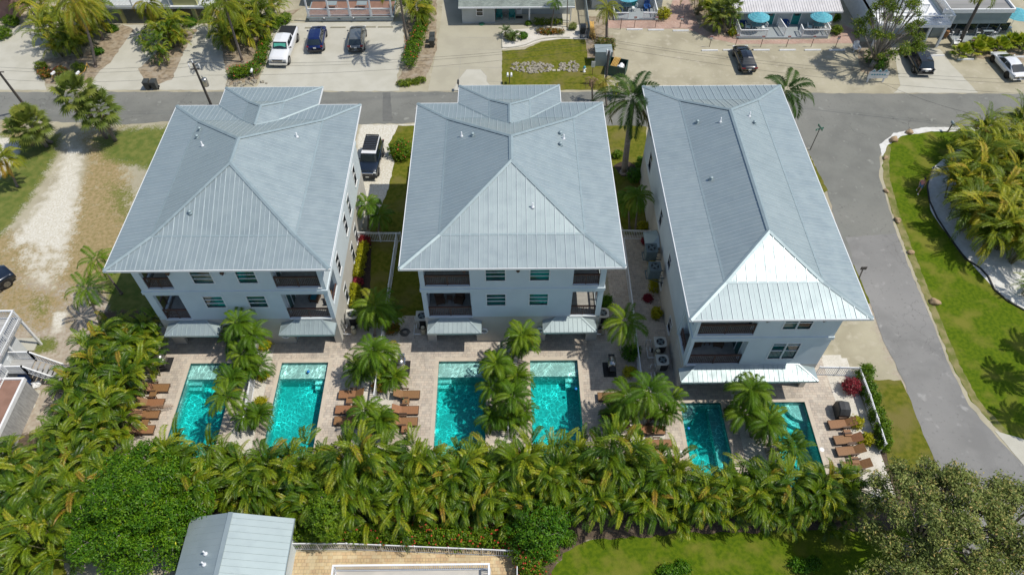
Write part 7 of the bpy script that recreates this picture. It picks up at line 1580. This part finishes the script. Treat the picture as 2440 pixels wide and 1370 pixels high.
def tree(name, label, base, lobes, n, size, seed, leaf, barkm='bark', rt=.28, fork=1.6, extra=0, tint=(.1, .88), special=0, cat='tree', cr=.35, group=None, shell=.55, flat=.5, clump=9):
    rnd = random.Random(seed); x, y = G(*base); t = top(name, label, cat, (x, y, 0), 0, group); tr = MB(); f = Vector((0, 0, fork)); tr.tube([(0, 0, -.1), (.05, 0, fork * .6), f], [rt * 1.2, rt, rt * .85], 10)
    for l in lobes:
        c = Vector(l[:3]); mid = f.lerp(c, .55) + Vector((rnd.uniform(-.3, .3), rnd.uniform(-.3, .3), rnd.uniform(0, .4))); lk = 1 if len(lobes) < 20 else .5; tr.tube([f, mid, c], [rt * .5 * lk, rt * .3 * lk, rt * .15 * lk], 7)
        for _ in range(3 + extra):
            u = Vector((rnd.gauss(0, 1), rnd.gauss(0, 1), rnd.gauss(.3, .8))).normalized(); e = c + Vector((u.x * l[3], u.y * l[4], u.z * l[5])) * .95; m2 = c.lerp(e, .5) + Vector((rnd.uniform(-.2, .2),) * 3) * l[3]; s0 = mid.lerp(c, rnd.random()); tr.tube([s0, m2, e], [rt * .17, rt * .1, rt * .04], 5)
    tr.build('trunk', M[barkm], t, True); mb = MB(); leaves(mb, lobes, n, size, rnd, tint, clump, shell, special, flat, cr); mb.build('crown', M[leaf], t); return t
x, y = G(320, 1185, 4.6)
def px_of(x, y): return None
def tree_at(name, label, wx, wy, *a, **k):
    t = tree(name, label, (320, 1185), *a, **k); t.location = (wx, wy, 0); return t
tree_at('round_tree', 'big round green tree with small yellow leaves at the bottom of the palm hedge', x, y, airy(6, 60, 4.3, 2.6, 3.4, .7, 1.35) + [(0, 0, 4.0, 2.6, 2.5, 1.6)], 56000, .095, 21, 'leafgreen', special=.006, flat=.6, tint=(0, 1), cr=.42)
x, y = G(2280, 1215, 7.2)
tree_at('paperbark_tree', 'large olive tree with orange-tipped twigs over the side road corner', x, y, airy(1, 44, 4.2, 4.9, 2.8, .55, 1.0), 36450, .10, 22, 'leafolive', rt=.34, fork=2.0, extra=3, tint=(.0, .9), special=.05, cr=.5, flat=.9, shell=.2)
x, y = G(2450, 1240, 6.6)
tree_at('paperbark_tree', 'second olive tree cut by the bottom right corner over the road', x, y, airy(2, 26, 3.3, 5.0, 2.0, .6, .95), 20250, .10, 23, 'leafolive', rt=.3, fork=2.0, extra=3, tint=(.0, .9), special=.05, cr=.5, flat=.9, shell=.2)
x, y = G(2210, 1440, 7.2)
tree_at('paperbark_tree', 'third olive tree whose crown is cut by the bottom edge above the shaded lawn', x, y, airy(3, 24, 3.2, 5.0, 2.2, .6, .95), 17550, .10, 29, 'leafolive', rt=.3, fork=2.0, extra=3, tint=(.0, .9), special=.05, cr=.5, flat=.9, shell=.2)
tr2 = airy(5, 30, 3.5, 3.9, 5.0, .45, .85) + [(2.6, -1.4, 3.4, .9, .7, .45), (3.6, -1.2, 3.2, .8, .7, .4)]
tree('shade_tree', 'leafy tree with many pale twisting stems beside the charcoal SUV', (2078, 160), tr2, 10500, .11, 24, 'leaftree', rt=.34, fork=.8, extra=1, tint=(.15, .85), special=.02, cr=.45, shell=.4)
shrub('hedge_bush', 'dark clipped bush around the pale stems of the leafy tree', 2082, 152, [(-.3, .3, .9, 1.0, .8, 1.0), (.8, .2, .8, .9, .8, .9), (.2, -.9, .7, .9, .9, .8)], 3500, .09, 25, 'leafgreen')
x, y = G(2228, 1000, 4.0)
# flowering and clipped bushes
shrub('flowering_bush', 'round green bush with red flowers beside the off-road car', 955, 372, [(-.5, 0, .75, .8, .7, .75), (.6, 0, .8, .9, .8, .8), (.1, .5, .85, .8, .7, .8), (.2, -.5, .6, .8, .6, .6)], 4200, .09, 26, 'leafbright', 30)
rowshrub('clipped_hedge', 'yellow-green clipped hedge along the wall beside the shaded lawn', (871, 590), (853, 668), .45, 1.0, 8, 5200, .08, 27, 'leafyellow')
rowshrub('clipped_hedge', 'short yellow-green hedge below the burgundy plant by the shaded lawn', (850, 692), (846, 735), .5, 1.1, 4, 2600, .08, 28, 'leafyellow')
for k, (px, py, lab) in enumerate(((868, 583, 'burgundy plants at the far end of the yellow hedge'), (855, 678, 'burgundy plant between the two yellow hedges'), (2023, 930, 'burgundy bush in the corner of the white fence'), (1543, 715, 'burgundy plant in the shaded gap beside the long house'), (1538, 580, 'burgundy plant behind the side canopy of the long house'))):
    s = (.6, .4, .75, .32, .35)[k]; shrub('burgundy_shrub', lab, px, py, [(0, 0, s * .8, s, s * .9, s * .8)], int(900 + 900 * s), .085, 50 + k, 'leafred', tint=(.2, .9), group='burgundy plants')
rowshrub('clipped_hedge', 'yellow-green hedge under the wall air conditioners', (1548, 600), (1553, 650), .32, .9, 5, 1800, .07, 60, 'leafyellow'); rowshrub('clipped_hedge', 'yellow-green hedge beside the shaded path, past the air conditioners', (1555, 660), (1558, 700), .4, .9, 4, 1800, .07, 61, 'leafyellow'); rowshrub('yellow_shrub', 'yellow-green bush beside the white air conditioners of the long house', (1562, 745), (1563, 760), .4, .8, 2, 1400, .08, 62, 'leafyellow', cat='shrub')
for k, (px, py, s, lf, lab) in enumerate(((2035, 1012, .5, 'leafyellow', 'yellow bush behind the lounger by the covered grill'), (2060, 1052, .5, 'leafyellow', 'yellow bush behind the third lounger by the fence'), (632, 830, .5, 'leafyellow', 'yellow bush at the wall by the first pool fence'), (903, 928, .5, 'leafcroton', 'mixed croton beside the open grill'), (918, 912, .4, 'leafyellow', 'yellow plant on gravel below the open grill'), (607, 985, .55, 'leafcroton', 'croton between the pools by the sandy lot'), (622, 960, .35, 'leafyellow', 'yellow plant between the pools by the sandy lot'),
                                   (628, 900, .4, 'leafyellow', 'yellow plant by the fence under a palm near the brightest pool'), (1497, 892, .5, 'leafyellow', 'yellow plant by the fence beside the shaded grill'), (870, 885, .35, 'leafcroton', 'orange plant in the shade of the sunny palm'), (935, 790, .6, 'leafcroton', 'reddish bush beside the coiled hose'), (1195, 800, .4, 'leafyellow', 'cream plant at the wall between the middle patios'), (1530, 545, .5, 'leafyellow', 'yellow plant behind the fence beside the long house'),
                                   (1510, 430, .9, 'leafgreen', 'dark bush at the foot of the royal palm, nearer the road'), (1528, 400, .8, 'leafgreen', 'dark bush beside the long house wall behind the royal palm'), (1470, 375, .5, 'leafbright', 'pale bush on a dry patch beside the royal palm'), (1440, 725, .6, 'leafgreen', 'dark bush at the corner of the middle house'), (855, 735, .6, 'leafgreen', 'green bush above the air conditioner by the sandy-lot house'), (1500, 850, .8, 'leafgreen', 'dark low bush under the large shaded palm'), (1735, 985, .35, 'leafcroton', 'orange blooms behind the calm teal pool'),
                                   (1352, 1288, .5, 'leafbright', 'small bright bush at the lawn corner below the dense green tree'), (1215, 95, .55, 'leafolive', 'olive bush in the bungalow gravel bed'), (1246, 92, .5, 'leafgreen', 'dark spiky bush in the bungalow gravel bed'), (1363, 70, .5, 'leafolive', 'round grey-green bush by the bungalow gate'), (1258, 60, .3, 'leafbright', 'small bright plant at the porch post'), (1578, 45, .9, 'leafyellow', 'yellow bush beside the teal cottage'), (1743, 84, .45, 'leafyellow', 'bright yellow bush at the deck corner'), (1990, 82, .7, 'leaftree', 'green shrub at the far deck corner'), (1985, 50, .7, 'leafbright', 'leafy shrub beside the white metal roof'),
                                   (100, 165, .6, 'leaftree', 'scraggly shrub at the tip of the roped bed'), (110, 185, .7, 'leafcroton', 'reddish shrub in the roped bed, nearer the drive'), (150, 182, .75, 'leafcroton', 'shrub with orange blooms in the middle of the roped bed'), (190, 172, .75, 'leaftree', 'green shrub beside the coconut trunk in the roped bed'), (235, 130, .6, 'leafgreen', 'green bush right behind the coconut trunk'), (270, 75, .6, 'leafgreen', 'green bush at the first yellow stilt'), (30, 62, .9, 'leafbright', 'grassy bush by the dark red garage'), (8, 92, 1.0, 'leafbright', 'grassy bush at the left edge of the drive'), (455, 62, .7, 'leafgreen', 'dark bush beside the stilt house'), (2410, 118, 0, '', ''))):
    if s: shrub('shrub', lab, px, py, [(0, 0, s * .75, s, s * .9, s * .75), (s * .5, s * .3, s * .6, s * .6, s * .6, s * .6)], int(700 + 1500 * s * s), .085, 200 + k, lf, 10 if lf == 'leafcroton' and py < 200 else 0)
rowshrub('low_hedge', 'clipped green hedge in the shade of the bungalow wall', (1272, 60), (1338, 59), .4, .8, 7, 2200, .08, 300, 'leaftree'); rowshrub('low_hedge', 'brownish hedge in the bungalow gravel bed', (1283, 80), (1340, 80), .45, .6, 7, 2200, .08, 301, 'leafcroton')
rowshrub('flowering_hedge', 'lush flowering hedge with pink blooms under the coconut palm by the utility pole', (560, 185), (612, 172), .9, 1.2, 5, 5200, .09, 302, 'leafbright', 40); rowshrub('flowering_hedge', 'green flowering hedge along the curved stone edge by the pickup', (622, 160), (640, 95), .7, 1.2, 6, 4200, .09, 303, 'leafbright', 30); rowshrub('flowering_hedge', 'bright hedge climbing beside the porch house shade', (650, 75), (690, 48), .7, 1.2, 4, 2600, .09, 304, 'leafbright', 0)
rowshrub('flowering_hedge', 'tall flowering hedge beside the wide driveway, with red blooms', (975, 165), (1012, 60), .95, 1.7, 9, 8500, .09, 305, 'leafbright', 60); rowshrub('flowering_hedge', 'hedge beside the wide driveway nearer the houses', (1010, 60), (1020, 5), .8, 1.6, 5, 3000, .09, 306, 'leaftree', 0); rowshrub('grass_tussock', 'unkempt low greenery at the corner of the parking sand', (950, 205), (1010, 195), .55, .5, 5, 2600, .08, 307, 'leaftree', 0, 'shrub')
shrub('clipped_bush', 'boxy reddish-green bush above the dumpster', 1440, 128, [(-.5, .4, .8, .8, .7, .9), (.5, .4, .8, .8, .7, .9), (0, -.3, .7, .9, .6, .8)], 4200, .09, 308, 'leafcroton', tint=(0, .7))
rowshrub('flowering_hedge', 'hedge with red flowers along the white fence by the yellow patio, middle stretch', (845, 1280), (1222, 1293), .8, 1.7, 16, 17000, .085, 309, 'leafbright', 150, tint=(0, .9)); shrub('flowering_bush', 'sprawling bush with red flowers at the patio corner by the lawn', 1262, 1345, [(0, 0, .9, 1.0, .9, .9), (-.8, 1.0, .8, .9, .8, .8), (.9, .6, .7, 1.0, .8, .7), (.2, -1.2, .7, 1.1, .9, .7)], 9000, .085, 310, 'leafbright', 110, tint=(0, .8))
rowshrub('bright_hedge', 'bright green hedge beside the small metal-roofed building', (708, 1275), (825, 1277), .95, 2.0, 6, 9000, .09, 311, 'leafbright')
for k, (px, py, z_, r_, lf, lab) in enumerate(((775, 1215, 3.6, 1.15, 'leafbright', 'bright green tree rising through the palm hedge near the metal-roofed building'), (1290, 1255, 2.6, 1.6, 'leafgreen', 'dense green tree at the corner where the lawn begins'))):
    x, y = G(px, py, z_); tree_at('hedge_tree', lab, x, y, [(0, 0, z_, r_, r_, r_), (.7 * r_, .5, z_ - .5, r_ * .7, r_ * .7, r_ * .8), (-.7 * r_, -.2, z_ - .7, r_ * .8, r_ * .7, r_ * .8), (.1, -.8, z_ - .9, r_ * .8, r_ * .7, r_ * .8)], 7000, .10, 320 + k, lf, rt=.15, fork=1.0)
shrub('lawn_bush', 'low green bush on the bottom lawn', 1592, 1366, [(0, 0, .3, .8, .5, .35), (.9, .3, .25, .6, .5, .3)], 2200, .08, 330, 'leafgreen'); shrub('lawn_bush', 'dark low bush in deep tree shade on the bottom lawn', 1905, 1352, [(0, 0, .3, .7, .5, .3), (.9, .2, .25, .5, .4, .25)], 1500, .09, 331, 'leafgreen')
for k, (px, py) in enumerate(((2052, 905), (2062, 940), (2072, 965), (2080, 1000), (2092, 1035), (2098, 1065))):
    s = (.75, .55, .6, .6, .7, .55)[k]; shrub('fence_bush', '%s green bush from the corner outside the leaning white fence' % ordn(k + 1), px, py, [(0, 0, s, s * .75, s * .9, s), (.2, .2, s * 1.5, s * .5, s * .5, s * .6)], 1700, .10, 340 + k, 'leafbright', group='bushes outside the leaning white fence', tint=(0, .7))
# fan palm bed by the terrace
for k, (px, py, s) in enumerate(((2285, 135, .9), (2318, 128, 1.0), (2345, 120, .9), (2375, 122, 1.0), (2402, 112, 1.0), (2430, 116, 1.1), (2455, 112, 1.0), (2330, 112, .8))):
    rnd2 = random.Random(400 + k); cr = MB(); tr = MB(); tr.tube([(0, 0, 0), (0, 0, .5)], .1, 6); x, y = G(px, py)
    for q in range(18): fan(cr, (0, 0, .35), q * 2.4, 1.3 - 1.2 * q / 18, .9 * s, rnd2, rnd2.uniform(.25, .95), .8 * s, 16)
    t = top('fan_palm', '%s low fan palm from the charcoal SUV, before the terrace' % ordn(k + 1), 'palm', (x, y, 0), 0, 'low fan palms before the terrace'); tr.build('trunk', M['trunk'], t); cr.build('crown', M['leaffan'], t)
# sago palms in the bungalow bed
for k, (px, py) in enumerate(((1225, 98), (1205, 88))):
    tr, cr = feather_palm(500 + k, .6, 16, 1.0, 'adon', 1.3, .25, .04, 22, .12, el=(.1, 1.2)); x, y = G(px, py); t = top('sago_palm', ['dark sago palm in the bungalow gravel bed, nearer the yellow marker', 'smaller sago palm in the bungalow gravel bed, nearer the driveway'][k], 'palm', (x, y, 0)); tr.build('trunk', M['trunk'], t); cr.build('crown', M['royalleaf'], t)
# fallen dry frond and a landscaping rock
rnd3 = random.Random(8); b = MB(); frond(b, (0, 0, .45), R(10), .1, 2.2, .4, 24, .35, .06, .6, rnd3, vee=-.1); x, y = G(345, 985); tag(b.build('fallen_frond', M['dead'], loc=(x, y, .2)), 'purplish dry frond fallen across the loungers by the sandy lot', 'frond')
b = MB(); x, y = G(1672, 24); b.blob((x, y, .5), (.55, .45, .35), 3, .15); tag(b.build('garden_rock', M['rockpale']), 'large pale rock among the plants beside the brick path', 'rock')

# ---------------------------------------------------------------- utility poles and wires
def upole(label, base, top_, h, r=.15):
    X, Y = G(*base); tx, ty = G(*top_, h); t = top('utility_pole', label, 'utility pole', (X, Y, 0), 0, 'utility poles'); b = MB(); b.tube([(0, 0, 0), (tx - X, ty - Y, h)], [r, r * .7], 10); b.build('pole', M['pole'], t); return t, Vector((tx, ty, h)), Vector((X, Y, 0))
t, A1, B1 = upole('utility pole with grey transformer behind the house by the sandy lot', (503, 250), (459, 150), 6.3, .14)
d = (A1 - B1) / A1.z
def on(z): return d * z
p = on(3.6) + Vector((.45, -.1, 0)); b = MB(); b.lathe([(.26, -.45), (.28, -.4), (.28, .35), (.22, .45)], tuple(p), 16); b.lathe([(.05, .45), (.07, .5), (.05, .6), (.07, .65), (.03, .8)], (p.x - .1, p.y, p.z), 8); b.build('transformer', M['steel'], t, True)
b = MB(); b.bar(on(3.6), tuple(p), .08); b.bar(on(5.4) + Vector((-.55, 0, 0)), on(5.4) + Vector((.55, 0, 0)), .09); b.build('cross_arm', M['pole'], t)
for s in (-.5, .5): b = MB(); q = on(5.4) + Vector((s, 0, 0)); b.lathe([(.04, 0), (.06, .1), (.04, .18), (.07, .26), (.07, .55), (.04, .6)], tuple(q), 8); b.build('insulator', M['white'], t, True)
b = MB(); b.lathe([(.04, 0), (.06, .1), (.03, .4)], tuple(on(6.2)), 8); b.build('insulator', M['white'], t, True)
t, A2, B2 = upole('tilted utility pole crossing the road at the left edge', (66, 262), (-12, 160), 6.3, .15)
b = MB(); q = (A2 - B2) / A2.z * 5.6; b.bar(q + Vector((-.5, 0, 0)), q + Vector((.5, 0, 0)), .09); b.build('cross_arm', M['pole'], t)
xp, yp_ = G(1442, 205); t = top('utility_pole', 'short utility pole with white insulators beside the dumpster', 'utility pole', (xp, yp_, 0), 0, 'utility poles'); b = MB(); b.tube([(0, 0, 0), (0, .15, 4.2)], .12, 10); b.build('pole', M['pole'], t)
for s in (-.2, .15): b = MB(); b.lathe([(.05, 3.7), (.08, 3.9), (.08, 4.35), (.03, 4.45)], (s, .1, 0), 8); b.build('insulator', M['white'], t, True)
A3 = Vector((xp, yp_ + .15, 4.3)); A4 = Vector((*G(2560, 195, 6.3), 6.3)); A0 = Vector((*G(-200, 150, 6.3), 6.3))
def wire(label, a, c, sag, r=.011):
    b = MB(); pts = [a.lerp(c, i / 24) - Vector((0, 0, sag * 4 * (i / 24) * (1 - i / 24))) for i in range(25)]; b.tube(pts, r, 5, False); tag(b.build('overhead_wire', M['dark']), label, 'wire', 'overhead wires along the street')
for k, (dz, dy) in enumerate(((0, 0), (-.7, .4), (-1.6, 0))):
    v = Vector((0, dy, dz)); nm = ['uppermost', 'middle', 'lowest'][k]
    wire(nm + ' wire between the left edge and the transformer pole', A2 + v * .9, A1 + v * .9, .5); wire(nm + ' wire between the transformer pole and the dumpster pole', A1 + v * .9, A3 + v * .5 + Vector((0, 0, 1.2)), .9); wire(nm + ' wire between the dumpster pole and the right edge', A3 + v * .5 + Vector((0, 0, 1.2)), A4 + v, .9)
wire('wire slanting across the road toward the golden palms', Vector((*G(2095, 195, 2), 2)), Vector((*G(2330, 275, 4), 4)), .3)

# ---------------------------------------------------------------- the person on the lawn
def person(label, px, py, rz):
    x, y = G(px, py); t = top('person', label, 'person', (x, y, .01), rz)
    J = {'pel': (0, 0, .95), 'wst': (0, .01, 1.1), 'chs': (0, .0, 1.32), 'nck': (0, 0, 1.5), 'hd0': (0, .02, 1.58), 'hd1': (0, .03, 1.68), 'hd2': (0, .02, 1.76),
         'hl': (-.1, 0, .92), 'hr': (.1, 0, .92), 'kl': (-.11, .16, .52), 'kr': (.11, -.06, .5), 'al': (-.1, .20, .09), 'ar': (.11, -.28, .13), 'tl': (-.1, .38, .03), 'tr': (.11, -.14, .03),
         'sl': (-.19, 0, 1.42), 'sr': (.19, 0, 1.42), 'el': (-.27, -.08, 1.16), 'er': (.27, .1, 1.17), 'wl': (-.24, .05, .94), 'wr': (.22, .26, 1.0), 'ml': (-.23, .11, .86), 'mr': (.2, .33, .98)}
    Rr = {'pel': .14, 'wst': .125, 'chs': .15, 'nck': .06, 'hd0': .07, 'hd1': .095, 'hd2': .075, 'hl': .1, 'hr': .1, 'kl': .06, 'kr': .06, 'al': .04, 'ar': .04, 'tl': .035, 'tr': .035, 'sl': .06, 'sr': .06, 'el': .043, 'er': .043, 'wl': .028, 'wr': .028, 'ml': .035, 'mr': .035}
    def skin(name, E_, m, grow_=1.0, root='pel'):
        ks = sorted({k for e in E_ for k in e}); ix = {k: i for i, k in enumerate(ks)}; me = bpy.data.meshes.new(name); me.from_pydata([J[k] for k in ks], [(ix[a], ix[b]) for a, b in E_], []); me.materials.append(M[m])
        o = bpy.data.objects.new(name, me); COL.objects.link(o); o.parent = t; o.modifiers.new('s', 'SKIN'); sv = me.skin_vertices[0].data
        for k in ks: sv[ix[k]].radius = (Rr[k] * grow_,) * 2
        sv[ix[root if root in ix else ks[0]]].use_root = True; u = o.modifiers.new('u', 'SUBSURF'); u.levels = 1; u.render_levels = 2; return o
    skin('body', [('pel', 'wst'), ('wst', 'chs'), ('chs', 'nck'), ('nck', 'hd0'), ('hd0', 'hd1'), ('hd1', 'hd2'), ('pel', 'hl'), ('pel', 'hr'), ('hl', 'kl'), ('hr', 'kr'), ('kl', 'al'), ('kr', 'ar'), ('al', 'tl'), ('ar', 'tr'), ('chs', 'sl'), ('chs', 'sr'), ('sl', 'el'), ('sr', 'er'), ('el', 'wl'), ('er', 'wr'), ('wl', 'ml'), ('wr', 'mr')], 'skin')
    J['shl'] = tuple((a + b) / 2 for a, b in zip(J['sl'], J['el'])); J['shr'] = tuple((a + b) / 2 for a, b in zip(J['sr'], J['er'])); Rr['shl'] = Rr['shr'] = .055
    skin('shirt', [('pel', 'wst'), ('wst', 'chs'), ('chs', 'sl'), ('chs', 'sr'), ('sl', 'shl'), ('sr', 'shr')], 'pink', 1.22, 'pel')
    J['p2'] = (0, 0, .9); Rr['p2'] = .14; J['kl2'] = (-.11, .12, .62); J['kr2'] = (.11, -.04, .6); Rr['kl2'] = Rr['kr2'] = .075
    skin('shorts', [('p2', 'hl'), ('p2', 'hr'), ('hl', 'kl2'), ('hr', 'kr2')], 'denim', 1.15, 'p2')
    b = MB(); b.blob((0, -.005, 1.73), (.10, .115, .095), 3, .05, 12, 8); b.build('hair', M['hair'], t, True)
    for s, k in ((-1, 'tl'), (1, 'tr')): b = MB(); q = J[k]; b.blob((q[0], q[1] - .08, .04), (.055, .15, .045), 2, 0, 8, 6); b.build('shoe', M['white'], t, True)
person('person in pink shirt and blue shorts walking over the shaded corner lawn', 2186, 458, R(150))
